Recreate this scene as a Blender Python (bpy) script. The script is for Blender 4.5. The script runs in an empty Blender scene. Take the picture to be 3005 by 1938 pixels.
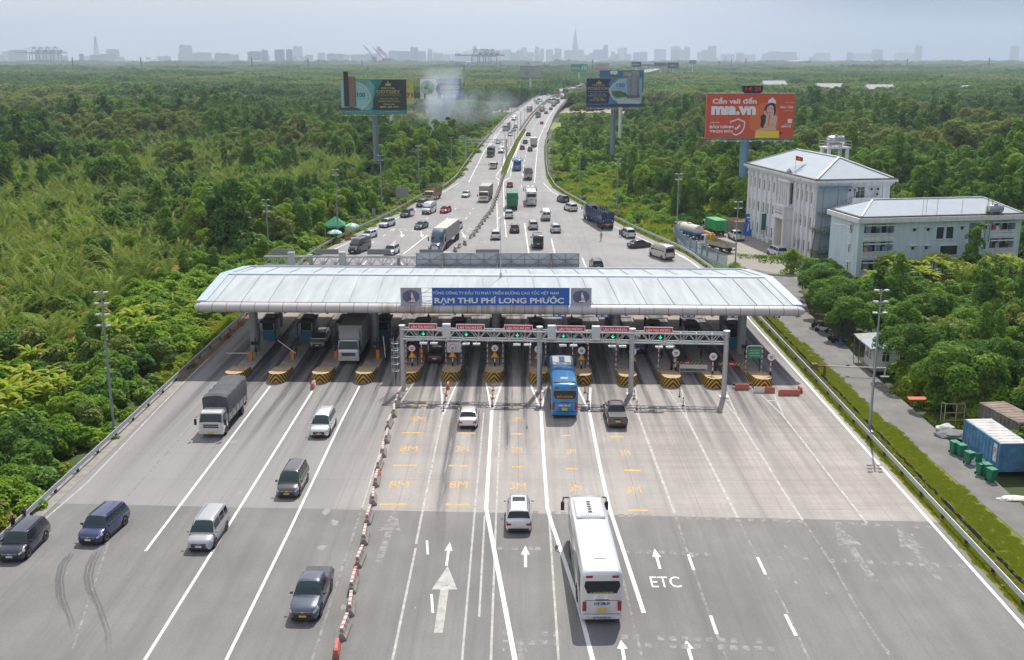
import bpy,bmesh,math,random
import numpy as np
from mathutils import Vector,Matrix,noise as mnoise
R=math.radians
PI=math.pi
random.seed(7)
SC=bpy.context.scene
COL=SC.collection
def dv(node,socket,value): setattr(node.inputs[socket],'default_value',value)

# ---------------------------------------------------------------- camera
cam=bpy.data.cameras.new("camera")
cam.sensor_fit='HORIZONTAL'
cam.sensor_width=36.0
cam.lens=36.0 * 3146.0 / 3005.0
cam.clip_start=0.5
cam.clip_end=120000.0
cam_o=bpy.data.objects.new("camera",cam)
COL.objects.link(cam_o)
cam_o.location=(0,0,34)
cam_o.rotation_euler=(R(90 - 14.079),0,R(0.355))
SC.camera=cam_o

# ---------------------------------------------------------------- sky and sun
SUN_DIR=Vector((1.15,4.3,6.0)).normalized()      # towards the sun
SUN_EL=math.asin(SUN_DIR.z)
SUN_AZ=math.atan2(SUN_DIR.x,SUN_DIR.y)
world=bpy.data.worlds.new("World")
SC.world=world
world.use_nodes=True
nt=world.node_tree
nt.nodes.clear()
def wn(t,**k):
 n=nt.nodes.new(t)
 for a,b in k.items():
  setattr(n,a,b)
 return n
w_out=wn('ShaderNodeOutputWorld')
w_bg=wn('ShaderNodeBackground')
dv(w_bg,'Strength',0.115)
sky=wn('ShaderNodeTexSky',sky_type='NISHITA',sun_disc=False)
sky.sun_elevation=SUN_EL
sky.sun_rotation=SUN_AZ
sky.air_density=1.2
sky.dust_density=4.0
sky.ozone_density=1.2
w_tc=wn('ShaderNodeTexCoord')
# thin high overcast: soft cloud cover over the clear sky, thicker and darker towards the north-east (+X)
cl_map=wn('ShaderNodeMapping')
dv(cl_map,'Scale',(2.0,2.0,7.0))
cl=wn('ShaderNodeTexNoise')
dv(cl,'Scale',2.2)
dv(cl,'Detail',6.0)
cl_r=wn('ShaderNodeMapRange')
dv(cl_r,1,0.3)
dv(cl_r,2,0.7)
dv(cl_r,3,0.72)
dv(cl_r,4,0.95)
mixc=wn('ShaderNodeMixRGB')
dv(mixc,2,(6.3,6.3,6.6,1))
sep=wn('ShaderNodeSeparateXYZ')
dk=wn('ShaderNodeMath',operation='MULTIPLY_ADD')
dv(dk,1,0.22)
rain_r=wn('ShaderNodeMapRange',interpolation_type='SMOOTHSTEP')
dv(rain_r,1,0.16)
dv(rain_r,2,0.48)
dv(rain_r,3,0.0)
dv(rain_r,4,0.95)
mixd=wn('ShaderNodeMixRGB')
dv(mixd,2,(.75,1.2,2.6,1))
L=nt.links.new
L(w_tc.outputs['Generated'],cl_map.inputs[0])
L(cl_map.outputs[0],cl.inputs['Vector'])
L(cl.outputs['Fac'],cl_r.inputs[0])
L(cl_r.outputs[0],mixc.inputs[0])
L(sky.outputs[0],mixc.inputs[1])
L(w_tc.outputs['Generated'],sep.inputs[0])
L(cl.outputs['Fac'],dk.inputs[0])
L(sep.outputs['X'],dk.inputs[2])
L(dk.outputs[0],rain_r.inputs[0])
L(rain_r.outputs[0],mixd.inputs[0])
L(mixc.outputs[0],mixd.inputs[1])
L(mixd.outputs[0],w_bg.inputs['Color'])
L(w_bg.outputs[0],w_out.inputs['Surface'])

sun=bpy.data.lights.new("sun",'SUN')
sun.energy=4.2
sun.angle=R(0.6)
sun.color=(1.0,0.95,0.87)
sun_o=bpy.data.objects.new("sun",sun)
COL.objects.link(sun_o)
sun_o.rotation_euler=SUN_DIR.to_track_quat('Z','Y').to_euler()
sun_o.location=(0,0,300)

SC.view_settings.view_transform='Standard'
SC.view_settings.look='None'
SC.view_settings.exposure=0.24
SC.view_settings.gamma=1.0
SC.cycles.max_bounces=6
SC.cycles.diffuse_bounces=3
SC.cycles.glossy_bounces=3
SC.cycles.transmission_bounces=4
SC.cycles.transparent_max_bounces=6
SC.cycles.volume_bounces=1
SC.cycles.caustics_reflective=False
SC.cycles.caustics_refractive=False
SC.cycles.use_denoising=True

# ---------------------------------------------------------------- materials
MATS={}
def mat(name,col,rough=0.65,metal=0.0,var=0.0,vscale=3.0,coat=0.0,spec=0.5,objcol=False,hue=0.0,trans=0.0,bump=0.0,coord='Object'):
 if name in MATS:
  return MATS[name]
 m=bpy.data.materials.new(name)
 m.use_nodes=True
 n,l=m.node_tree.nodes,m.node_tree.links
 p=n['Principled BSDF']
 dv(p,'Roughness',rough)
 dv(p,'Metallic',metal)
 dv(p,'Specular IOR Level',spec)
 dv(p,'Coat Weight',coat)
 dv(p,'Coat Roughness',0.06)
 c=(col[0],col[1],col[2],1)
 dv(p,'Base Color',c)
 src=None
 if objcol:
  oi=n.new('ShaderNodeObjectInfo')
  src=oi.outputs['Color']
 if var or bump:
  tc=n.new('ShaderNodeTexCoord')
  nz=n.new('ShaderNodeTexNoise')
  dv(nz,'Scale',vscale)
  dv(nz,'Detail',5)
  dv(nz,'Roughness',0.65)
  l.new(tc.outputs[coord],nz.inputs['Vector'])
  if var:
   mr=n.new('ShaderNodeMapRange')
   dv(mr,1,0.3)
   dv(mr,2,0.7)
   dv(mr,3,1 - var)
   dv(mr,4,1 + var)
   l.new(nz.outputs['Fac'],mr.inputs[0])
   mx=n.new('ShaderNodeMixRGB')
   mx.blend_type='MULTIPLY'
   dv(mx,0,1)
   if src:
    l.new(src,mx.inputs[1])
   else:
    dv(mx,1,c)
   l.new(mr.outputs[0],mx.inputs[2])
   src=mx.outputs[0]
  if bump:
   b=n.new('ShaderNodeBump')
   dv(b,'Strength',bump)
   l.new(nz.outputs['Fac'],b.inputs['Height'])
   l.new(b.outputs[0],p.inputs['Normal'])
 if src:
  l.new(src,p.inputs['Base Color'])
 MATS[name]=m
 return m

def leafmat(name,c0,c1,c2,trans=0.3):
 """leaf material: hue differs from plant to plant (object random) and from clump to clump"""
 m=bpy.data.materials.new(name)
 m.use_nodes=True
 n,l=m.node_tree.nodes,m.node_tree.links
 n.remove(n['Principled BSDF'])
 out=n['Material Output']
 oi=n.new('ShaderNodeObjectInfo')
 geo=n.new('ShaderNodeTexCoord')
 nz=n.new('ShaderNodeTexNoise')
 dv(nz,'Scale',0.55)
 dv(nz,'Detail',4)
 l.new(geo.outputs['Object'],nz.inputs['Vector'])
 a=n.new('ShaderNodeMixRGB')
 dv(a,1,(*c0,1))
 dv(a,2,(*c1,1))
 pz=n.new('ShaderNodeTexNoise')
 dv(pz,'Scale',0.018)
 dv(pz,'Detail',3)
 l.new(oi.outputs['Location'],pz.inputs['Vector'])
 pm=n.new('ShaderNodeMath')
 pm.operation='MULTIPLY_ADD'
 dv(pm,1,2.6)
 dv(pm,2,-1.15)
 l.new(pz.outputs['Fac'],pm.inputs[0])
 pa=n.new('ShaderNodeMath')
 pa.operation='MULTIPLY_ADD'
 dv(pa,1,0.75)
 pa.use_clamp=True
 l.new(oi.outputs['Random'],pa.inputs[0])
 l.new(pm.outputs[0],pa.inputs[2])
 l.new(pa.outputs[0],a.inputs[0])
 r=n.new('ShaderNodeMapRange')
 dv(r,1,0.42)
 dv(r,2,0.72)
 l.new(nz.outputs['Fac'],r.inputs[0])
 b=n.new('ShaderNodeMixRGB')
 dv(b,2,(*c2,1))
 l.new(a.outputs[0],b.inputs[1])
 l.new(r.outputs[0],b.inputs[0])
 d=n.new('ShaderNodeBsdfDiffuse')
 t=n.new('ShaderNodeBsdfTranslucent')
 g=n.new('ShaderNodeBsdfGlossy')
 dv(g,'Roughness',0.45)
 l.new(b.outputs[0],d.inputs[0])
 l.new(b.outputs[0],t.inputs[0])
 s=n.new('ShaderNodeMixShader')
 dv(s,0,trans + .08)
 l.new(d.outputs[0],s.inputs[1])
 l.new(t.outputs[0],s.inputs[2])
 s2=n.new('ShaderNodeMixShader')
 dv(s2,0,0.012)
 l.new(s.outputs[0],s2.inputs[1])
 l.new(g.outputs[0],s2.inputs[2])
 l.new(s2.outputs[0],out.inputs['Surface'])
 MATS[name]=m
 return m

def worn(m,scale,lo,hi,stretch=(1,1,1),attr=None):
 """let the surface below show through where the paint or rubber has worn away"""
 n,l=m.node_tree.nodes,m.node_tree.links
 out,p=n['Material Output'],n['Principled BSDF']
 tc=n.new('ShaderNodeTexCoord');mp=n.new('ShaderNodeMapping');dv(mp,'Scale',stretch)
 z=n.new('ShaderNodeTexNoise');dv(z,'Scale',scale);dv(z,'Detail',6);dv(z,'Roughness',.7)
 l.new(tc.outputs['Object'],mp.inputs[0]);l.new(mp.outputs[0],z.inputs['Vector'])
 r=n.new('ShaderNodeMapRange');dv(r,1,lo);dv(r,2,hi);l.new(z.outputs['Fac'],r.inputs[0])
 f=r.outputs[0]
 if attr:
  a=n.new('ShaderNodeAttribute');a.attribute_name=attr
  q=n.new('ShaderNodeMath');q.operation='MULTIPLY';l.new(a.outputs['Fac'],q.inputs[0]);l.new(f,q.inputs[1]);f=q.outputs[0]
 t=n.new('ShaderNodeBsdfTransparent');s=n.new('ShaderNodeMixShader')
 l.new(f,s.inputs[0]);l.new(t.outputs[0],s.inputs[1]);l.new(p.outputs[0],s.inputs[2]);l.new(s.outputs[0],out.inputs['Surface'])
def soft_tracks(name,strips,z,m):
 """strips with a 'wear' value: full along the middle, nothing at the edges and at the far end"""
 V,F,A=[],[],[]
 for k,(pts,w,fade) in enumerate(strips):
  i0=len(V)
  Q=[]
  for p,q in zip(pts,pts[1:]):
   for j in range(6): Q.append(Vector(p[:2]).lerp(Vector(q[:2]),j/6))
  Q.append(Vector(pts[-1][:2]))
  for i,p in enumerate(Q):
   d=(Q[min(i+1,len(Q)-1)]-Q[max(i-1,0)]).normalized();nr=Vector((-d.y,d.x))*w
   t=i/(len(Q)-1);e=min(1,t*8)*(min(1,(1-t)/fade) if fade else 1)
   for u,a in ((-1,0),(-.45,.85),(.45,.85),(1,0)): V.append((p.x+nr.x*u,p.y+nr.y*u,z+k*.0004));A.append(a*e)
  for i in range(len(Q)-1):
   for c in range(3): a=i0+i*4+c;F.append((a,a+1,a+5,a+4))
 me=bpy.data.meshes.new(name);me.from_pydata(V,[],F);me.materials.append(m)
 at=me.attributes.new('wear','FLOAT','POINT');at.data.foreach_set('value',A);me.update()
 o=bpy.data.objects.new(name,me);COL.objects.link(o);return o

def emit(name,col,s):
 if name in MATS:
  return MATS[name]
 m=bpy.data.materials.new(name)
 m.use_nodes=True
 p=m.node_tree.nodes['Principled BSDF']
 dv(p,'Base Color',(*col,1))
 dv(p,'Emission Color',(*col,1))
 dv(p,'Emission Strength',s)
 MATS[name]=m
 return m

def ground_mat(name,c_lo,c_hi,streak=0.0,streak_c=(0.03,0.03,0.032),scale=0.25,joints=None,rough=0.8,rub=None,side=None):
 """paved ground: blotches, fine grain, wheel-worn streaks along the road (Y), optional slab joints and rubber tracks"""
 m=bpy.data.materials.new(name)
 m.use_nodes=True
 n,l=m.node_tree.nodes,m.node_tree.links
 p=n['Principled BSDF']
 dv(p,'Roughness',rough)
 dv(p,'Specular IOR Level',0.35)
 tc=n.new('ShaderNodeTexCoord')
 def noise(sc,detail=5,mp=None,rough_=0.6):
  z=n.new('ShaderNodeTexNoise')
  dv(z,'Scale',sc)
  dv(z,'Detail',detail)
  dv(z,'Roughness',rough_)
  if mp:
   q=n.new('ShaderNodeMapping')
   dv(q,'Scale',mp)
   l.new(tc.outputs['Object'],q.inputs[0])
   l.new(q.outputs[0],z.inputs['Vector'])
  else:
   l.new(tc.outputs['Object'],z.inputs['Vector'])
  return z.outputs['Fac']
 def mrange(s,a,b,c,d):
  q=n.new('ShaderNodeMapRange')
  dv(q,1,a);dv(q,2,b)
  dv(q,3,c);dv(q,4,d)
  l.new(s,q.inputs[0])
  return q.outputs[0]
 def mix(f,a,b,mode='MIX'):
  q=n.new('ShaderNodeMixRGB')
  q.blend_type=mode
  for i,x in ((0,f),(1,a),(2,b)):
   if isinstance(x,(int,float)):
    dv(q,i,x)
   elif isinstance(x,tuple):
    dv(q,i,(*x,1))
   else:
    l.new(x,q.inputs[i])
  return q.outputs[0]
 def mul(a,b):
  q=n.new('ShaderNodeMath');q.operation='MULTIPLY'
  for i,x in ((0,a),(1,b)):
   if isinstance(x,(int,float)): dv(q,i,x)
   else: l.new(x,q.inputs[i])
  return q.outputs[0]
 c=mix(mrange(noise(scale,6),0.3,0.7,0,1),c_lo,c_hi)
 c=mix(1.0,c,mrange(noise(7.0,3),0.3,0.7,0.9,1.1),'MULTIPLY')
 c=mix(1.0,c,mrange(noise(0.9,4,(1,0.25,1)),0.3,0.7,0.93,1.07),'MULTIPLY')
 if side:
  # the carriageway leaving the toll is greyer with exhaust and oil than the pale lanes on the right
  sq=n.new('ShaderNodeSeparateXYZ')
  l.new(tc.outputs['Object'],sq.inputs[0])
  c=mix(mul(mrange(sq.outputs['X'],side[0],side[1],0.0,1.0),0.85),c,side[2])
 if side:
  f=mul(mrange(noise(1.0,4,(0.05,1.1,1)),0.45,0.7,0,0.4),mrange(sq.outputs['X'],6.0,14.0,0.0,1.0))
  c=mix(f,c,(0.27,0.225,0.185))
 if streak:
  f=mul(mrange(noise(1.0,3,(0.55,0.012,1)),0.48,0.68,0,1),streak)
  c=mix(f,c,streak_c)
  f=mul(mrange(noise(1.0,2,(2.3,0.01,1)),0.52,0.7,0,1),streak * 0.6)
  c=mix(f,c,streak_c)
 if rub:
  # rubber marks where traffic brakes and pulls away: strongest between y0..y1, fading out before them
  y0,y1,amt=rub
  sp=n.new('ShaderNodeSeparateXYZ')
  l.new(tc.outputs['Object'],sp.inputs[0])
  fade=mrange(sp.outputs['Y'],y0,y1,0.0,amt)
  f=mul(mrange(noise(1.0,3,(0.75,0.02,1)),0.44,0.62,0.15,1),fade)
  c=mix(f,c,(0.035,0.036,0.04))
 if joints:
  br=n.new('ShaderNodeTexBrick')
  br.offset=0.0
  dv(br,'Scale',1.0)
  dv(br,'Brick Width',joints[0])
  dv(br,'Row Height',joints[1])
  dv(br,'Mortar Size',0.025)
  dv(br,'Mortar Smooth',0.3)
  l.new(tc.outputs['Object'],br.inputs['Vector'])
  c=mix(mul(br.outputs['Fac'],0.4),c,(0.09,0.085,0.08))
 l.new(c,p.inputs['Base Color'])
 MATS[name]=m
 return m

# ---------------------------------------------------------------- mesh builder
_TXT={}
def text_geo(s,bold=0.0,shear=0.0):
 s=s.replace('Đ','Ð')      # the built-in lettering has the stroked D only under this code
 k=(s,bold,shear)
 if k in _TXT:
  return _TXT[k]
 c=bpy.data.curves.new('lettering','FONT')
 c.body=s
 c.offset=bold
 c.shear=shear
 c.resolution_u=3
 o=bpy.data.objects.new('lettering',c)
 COL.objects.link(o)
 dg=bpy.context.evaluated_depsgraph_get()
 me=o.evaluated_get(dg).to_mesh()
 vs=[(v.co.x,v.co.y) for v in me.vertices]
 fs=[tuple(p.vertices) for p in me.polygons]
 bpy.data.objects.remove(o)
 bpy.data.curves.remove(c)
 if not vs:
  vs,fs=[(0,0),(.1,0),(0,.1)],[(0,1,2)]
 x0=min(v[0] for v in vs);x1=max(v[0] for v in vs)
 y0=min(v[1] for v in vs);y1=max(v[1] for v in vs)
 _TXT[k]=(vs,fs,x0,x1,y0,y1)
 return _TXT[k]

class MB:
 def __init__(s):
  s.v,s.f,s.m=[],[],[]
  s.lift=0.0            # each strip laid a hair above the one before
 def add(s,vs,fs,mi=0,M=None):
  b=len(s.v)
  if M is not None:
   vs=[tuple(M @ Vector(v)) for v in vs]
  s.v.extend(tuple(v) for v in vs)
  s.f.extend(tuple(b + i for i in f) for f in fs)
  s.m.extend([mi] * len(fs))
  return s
 def bx(s,x0,x1,y0,y1,z0,z1,mi=0,M=None):
  return s.add([(x0,y0,z0),(x1,y0,z0),(x1,y1,z0),(x0,y1,z0),(x0,y0,z1),(x1,y0,z1),(x1,y1,z1),(x0,y1,z1)],
      [(3,2,1,0),(4,5,6,7),(0,1,5,4),(1,2,6,5),(2,3,7,6),(3,0,4,7)],mi,M)
 def box(s,c,d,mi=0,rz=0,M=None):
  T=Matrix.Translation(c) @ Matrix.Rotation(rz,4,'Z')
  if M is not None:
   T=M @ T
  return s.bx(-d[0]/2,d[0]/2,-d[1]/2,d[1]/2,-d[2]/2,d[2]/2,mi,T)
 def bar(s,a,b,w,h=None,mi=0):
  """square bar from a to b"""
  a,b=Vector(a),Vector(b)
  h=h or w
  d=b - a
  q=d.to_track_quat('Y','Z').to_matrix().to_4x4()
  return s.bx(-w/2,w/2,0,d.length,-h/2,h/2,mi,Matrix.Translation(a) @ q)
 def tube(s,pts,r,n=8,mi=0,cap=True):
  pts=[Vector(p) for p in pts]
  if not isinstance(r,(list,tuple)):
   r=[r] * len(pts)
  rings=[]
  for i,p in enumerate(pts):
   d=(pts[min(i+1,len(pts)-1)] - pts[max(i-1,0)]).normalized()
   q=d.to_track_quat('Z','Y')
   rings.append([tuple(p + q @ Vector((math.cos(2*PI*k/n)*r[i],math.sin(2*PI*k/n)*r[i],0))) for k in range(n)])
  return s.loft(rings,mi,cap)
 def loft(s,rings,mi=0,cap=True,closed=True):
  n=len(rings[0])
  vs=[p for r in rings for p in r]
  fs=[]
  for i in range(len(rings)-1):
   for k in range(n if closed else n-1):
    k2=(k+1) % n
    fs.append((i*n+k,i*n+k2,(i+1)*n+k2,(i+1)*n+k))
  if cap:
   fs.append(tuple(reversed(range(n))))
   fs.append(tuple((len(rings)-1)*n+k for k in range(n)))
  return s.add(vs,fs,mi)
 def quad(s,a,b,c,d,mi=0):
  return s.add([a,b,c,d],[(0,1,2,3)],mi)
 def poly(s,pts,mi=0):
  return s.add(pts,[tuple(range(len(pts)))],mi)
 def prism(s,poly,z0,z1,mi=0,mt=None):
  n=len(poly)
  s.add([(x,y,z0) for x,y in poly] + [(x,y,z1) for x,y in poly],
    [(i,(i+1)%n,n+(i+1)%n,n+i) for i in range(n)] + [tuple(reversed(range(n)))],mi)
  s.add([(x,y,z1) for x,y in poly],[tuple(range(n))],mi if mt is None else mt)
  return s
 def ribbon(s,pts,w,z,mi=0):
  """flat strip of width w along ground points (x, y) or (x, y, z)"""
  P=[Vector(p[:2]) for p in pts]
  s.lift += 0.0002
  z += s.lift
  Zs=[p[2] + z if len(p) > 2 else z for p in pts]
  L_,R_=[],[]
  for i,p in enumerate(P):
   d=(P[min(i+1,len(P)-1)] - P[max(i-1,0)]).normalized()
   nrm=Vector((-d.y,d.x)) * (w/2)
   L_.append((p.x+nrm.x,p.y+nrm.y,Zs[i]));R_.append((p.x-nrm.x,p.y-nrm.y,Zs[i]))
  for i in range(len(P)-1):
   s.quad(R_[i],R_[i+1],L_[i+1],L_[i],mi)
  return s
 def disc(s,c,r,n=20,mi=0,ax='Y',ry=None):
  ry=ry or r
  pts=[]
  for k in range(n):
   a=2*PI*k/n
   u,v=math.cos(a)*r,math.sin(a)*ry
   pts.append((c[0]+u,c[1],c[2]+v) if ax == 'Y' else ((c[0],c[1]+u,c[2]+v) if ax == 'X' else (c[0]+u,c[1]+v,c[2])))
  return s.poly(pts,mi)
 def text(s,t,o,width=None,height=None,mi=0,bold=0.0,M=None,center=True,shear=0.0):
  """lettering in the local XZ plane (facing -Y) with its centre (or left end) at o; M places it"""
  vs,fs,x0,x1,y0,y1=text_geo(t,bold,shear)
  sx=(width / (x1-x0)) if width else None
  sy=(height / (y1-y0)) if height else None
  sx=sx or sy
  sy=sy or sx
  ox=(x0+x1)/2 if center else x0
  oy=(y0+y1)/2
  return s.add([(o[0]+(v[0]-ox)*sx,o[1],o[2]+(v[1]-oy)*sy) for v in vs],fs,mi,M)
 def build(s,name,mats,parent=None,smooth=None,bevel=0.0,seg=1,loc=None,rz=None):
  me=bpy.data.meshes.new(name)
  me.from_pydata(s.v,[],s.f)
  if not isinstance(mats,(list,tuple)):
   mats=[mats]
  for m in mats:
   me.materials.append(m)
  me.polygons.foreach_set('material_index',s.m)
  if bevel:
   bm=bmesh.new()
   bm.from_mesh(me)
   bmesh.ops.remove_doubles(bm,verts=bm.verts,dist=0.0005)
   es=[e for e in bm.edges if len(e.link_faces) == 2 and e.calc_face_angle(0) > R(28)]
   bmesh.ops.bevel(bm,geom=es,offset=bevel,segments=seg,affect='EDGES',clamp_overlap=True)
   bm.to_mesh(me)
   bm.free()
  if smooth:
   me.polygons.foreach_set('use_smooth',[True] * len(me.polygons))
   me.set_sharp_from_angle(angle=R(smooth))
  me.update()
  o=bpy.data.objects.new(name,me)
  COL.objects.link(o)
  if parent:
   o.parent=parent
  if loc:
   o.location=loc
  if rz:
   o.rotation_euler.z=rz
  return o

def tag(o,label=None,cat=None,group=None,kind=None):
 for k,v in (('label',label),('category',cat),('group',group),('kind',kind)):
  if v:
   o[k]=v
 return o
def thing(name,label,cat,loc=(0,0,0),rz=0.0,group=None):
 o=bpy.data.objects.new(name,None)
 o.empty_display_size=0.3
 COL.objects.link(o)
 o.location=loc
 o.rotation_euler.z=rz
 return tag(o,label,cat,group)
def kids(o):
 return list(o.children)
def copy_tree(o,parent=None):
 c=o.copy()
 COL.objects.link(c)
 c.parent=parent
 for ch in kids(o):
  copy_tree(ch,c)
 return c
def paint(o,col):
 """body colour of a vehicle and of its painted parts"""
 o.color=(*col,1)
 for ch in kids(o):
  paint(ch,col)

def deck_z(y):
 """height of the carriageway: level at the toll plaza, climbing to the river bridge"""
 P=[(0,0),(520,0),(560,.25),(650,1.3),(750,3.0),(850,5.6),(940,7.5),(1010,8.4),(1065,8.5),(1150,8.8),(1300,11),(1500,14),(1700,17),(1e6,17)]
 for (a,za),(b,zb) in zip(P,P[1:]):
  if a <= y <= b:
   return za + (zb-za)*(y-a)/(b-a)
 return 0.0

# ================================================================ the ground, roads and markings
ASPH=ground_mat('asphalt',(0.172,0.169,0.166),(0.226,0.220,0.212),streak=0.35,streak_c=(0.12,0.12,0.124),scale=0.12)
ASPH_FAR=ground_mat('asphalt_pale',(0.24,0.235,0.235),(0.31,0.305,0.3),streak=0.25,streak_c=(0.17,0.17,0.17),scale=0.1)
CONC=ground_mat('concrete_apron',(0.33,0.305,0.285),(0.42,0.388,0.36),streak=0.5,streak_c=(0.215,0.205,0.205),scale=0.14,joints=(4.75,6.0),rub=(80.0,122.0,0.75),side=(-9.0,-16.0,(0.26,0.252,0.248)))
LANE=ground_mat('side_road_asphalt',(0.13,0.125,0.12),(0.2,0.195,0.185),scale=0.35)
YARD=ground_mat('yard_paving',(0.24,0.22,0.2),(0.3,0.275,0.25),scale=0.2)
DIRT=mat('bare_earth',(0.17,0.12,0.075),0.95,var=0.35,vscale=0.6)
KERB=mat('kerb_concrete',(0.3,0.28,0.25),0.9,var=0.25,vscale=1.2)
GRASS=ground_mat('grass_soil',(0.12,0.165,0.022),(0.25,0.19,0.06),scale=0.45,rough=.95)
WHITE_LINE=mat('white_road_paint',(0.78,0.78,0.76),0.6,var=0.08,vscale=2)
WORN_LINE=mat('worn_road_paint',(0.42,0.41,0.39),0.7,var=0.3,vscale=1.5)
FAINT_LINE=mat('faint_road_paint',(0.30,0.297,0.285),0.75,var=0.12,vscale=1.2)
YELLOW_LINE=mat('yellow_road_paint',(0.62,0.36,0.09),0.65,var=0.3,vscale=2.5)
RUBBER=mat('tyre_rubber_mark',(0.15,0.15,0.152),0.7,var=0.14,vscale=0.8)
RUBBER_D=mat('dark_tyre_rubber_mark',(0.075,0.078,0.09),0.6,var=0.35,vscale=0.9)

b=MB()
b.quad((-40000,-3000,-0.5),(40000,-3000,-0.5),(40000,45000,-0.5),(-40000,45000,-0.5))
m_ter=mat('terrain_soil',(0.06,0.085,0.02),0.95,var=0.5,vscale=0.02)
tag(b.build('terrain',m_ter),kind='structure')

# river, crossed by the bridge
b=MB()
b.ribbon([(-6000,1900),(-1500,1050),(-420,872),(-110,808),(60,785),(170,760),(420,715),(1500,560),(6000,100)],88,-0.44)
b.ribbon([(-9000,5600),(-2600,4300),(-1650,4700),(-900,6200)],260,-0.44)
m=mat('muddy_water',(0.36,0.29,0.22),0.28,var=0.12,vscale=0.01,bump=0.04)
tag(b.build('river',m),kind='structure')
b=MB()
b.ribbon([(90,1420),(420,1310),(900,1180)],150,-0.42)
tag(b.build('pale_field',mat('pale_field_grass',(0.2,0.24,0.07),0.9,var=0.3,vscale=0.02)),kind='structure')

FIELDS=[((263.31,941.56)[0],(263.31,941.56)[1],130,55),((158.3,354.29)[0],(158.3,354.29)[1],26,22),((-365.77,777.17)[0],(-365.77,777.17)[1],45,24),((-296.83,789.2)[0],(-296.83,789.2)[1],34,18),((-174.99,896.72)[0],(-174.99,896.72)[1],26,22),((354.41,1066.35)[0],(354.41,1066.35)[1],150,34),(-300,1500,160,70),(620,1900,260,80),(-900,2500,300,90),((20.87,594.94)[0],(20.87,594.94)[1],11,34)]
b=MB()
for k,(fx,fy,ra,rb) in enumerate(FIELDS):
 b.poly([(fx+ra*math.cos(a)*(1+.15*math.sin(3*a+k)),fy+rb*math.sin(a),-.43+.004*k) for a in [2*PI*j/28 for j in range(28)]])
tag(b.build('grass_field',mat('field_grass',(.2,.26,.05),.9,var=.35,vscale=.05)),kind='structure')

# toll plaza slabs
SEAM=lambda x: 77.2 - 0.045*x
FSEAM=lambda x: 181.0 - 0.11*x
b=MB()
b.prism([(-36.6,15),(31.9,15),(31.9,SEAM(31.9)),(-36.6,SEAM(-36.6))],-0.6,0)
tag(b.build('expressway',ASPH),kind='structure')
b=MB()
b.prism([(-36.6,SEAM(-36.6)),(31.9,SEAM(31.9)),(31.9,FSEAM(31.9)),(-36.6,FSEAM(-36.6))],-0.6,0)
tag(b.build('toll_apron',CONC),kind='structure')
b=MB()
b.prism([(-37.9,15),(-36.6,15),(-36.6,112),(-37.9,112)],-0.6,0.03)
b.prism([(-37.9,112),(-36.6,112),(-36.6,185),(-37.9,185)],-0.6,0.0,1)
tag(b.build('roadside_kerb',[KERB,DIRT]),kind='structure')

# carriageway beyond the plaza: left edge, right edge by distance
EDGE=[(FSEAM(-36.6),-36.6,FSEAM(31.9),31.9)]
LE=[(185,-36.7),(197,-35.9),(214,-33.4),(230,-30.4),(246,-27.8),(262,-25.9),(276,-24.1),(286,-21.7),(300,-19.4),(322,-17.9),(358,-17.3),(415,-16.3),(468,-14.6),(551,-12.2),(650,-7.4),(754,0.6),(850,10.5),(936,21.2),(1010,34),(1065,44),(1150,62),(1300,92),(1500,132),(1900,202),(2600,312),(3400,430),(4600,600)]
RE_=[(177.5,31.9),(186,31.1),(193,30.1),(204,27.4),(224,22.7),(233,21.1),(257,15.9),(281,11.8),(297,9.4),(329,8.3),(400,9.3),(465,10.8),(551,15.4),(650,20.8),(754,28.3),(850,38.2),(936,49),(1010,61),(1065,71),(1150,89),(1300,119),(1500,159),(1900,229),(2600,339),(3400,457),(4600,627)]
def lerp_tab(T,y):
 if y <= T[0][0]: return T[0][1]
 for (a,xa),(c,xc) in zip(T,T[1:]):
  if a <= y <= c:
   return xa + (xc-xa)*(y-a)/(c-a)
 return T[-1][1]
def left_edge(y): return lerp_tab(LE,y) if y > 185 else -36.6
def right_edge(y): return lerp_tab(RE_,y) if y > 177.5 else 31.9
b=MB()
b.prism([(-36.6,FSEAM(-36.6)),(31.9,FSEAM(31.9)),(31.1,186),(30.1,193),(29.1,197),(-35.9,197),(-36.7,185.2)],-0.6,0)
ys=[197,204,214,224,233,246,257,269,281,289,297,311,329,358,400,440,480,520]
for a,c in zip(ys,ys[1:]):
 b.prism([(left_edge(a),a),(right_edge(a),a),(right_edge(c),c),(left_edge(c),c)],-0.6,0)
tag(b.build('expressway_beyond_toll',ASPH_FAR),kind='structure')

ys=[520,560,605,650,700,754,800,850,893,936,973,1010,1040,1065,1105,1150,1220,1300,1400,1500,1600,1700]
b=MB()
for a,c in zip(ys,ys[1:]):
 A,B,Cc,D=(left_edge(a),a,deck_z(a)),(right_edge(a),a,deck_z(a)),(right_edge(c),c,deck_z(c)),(left_edge(c),c,deck_z(c))
 lo=lambda p: (p[0],p[1],max(p[2]-1.6,-0.6))
 b.quad(A,B,Cc,D)
 b.quad(lo(B),lo(A),lo(D),lo(Cc))
 b.quad(lo(A),A,D,lo(D));b.quad(B,lo(B),lo(Cc),Cc)
 for s,p,q in ((1,A,D),(-1,B,Cc)):
  b.add([p,q,(q[0],q[1],q[2]+1.0),(p[0],p[1],p[2]+1.0),(p[0]+.35*s,p[1],p[2]+.01),(q[0]+.35*s,q[1],q[2]+.01),(q[0]+.3*s,q[1],q[2]+1.0),(p[0]+.3*s,p[1],p[2]+1.0)],
    [(0,1,2,3),(5,4,7,6),(3,2,6,7)],1)
b.build('bridge',[ASPH_FAR,mat('bridge_concrete',(0.36,0.33,0.29),0.9,var=0.18,vscale=0.3)])
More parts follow.
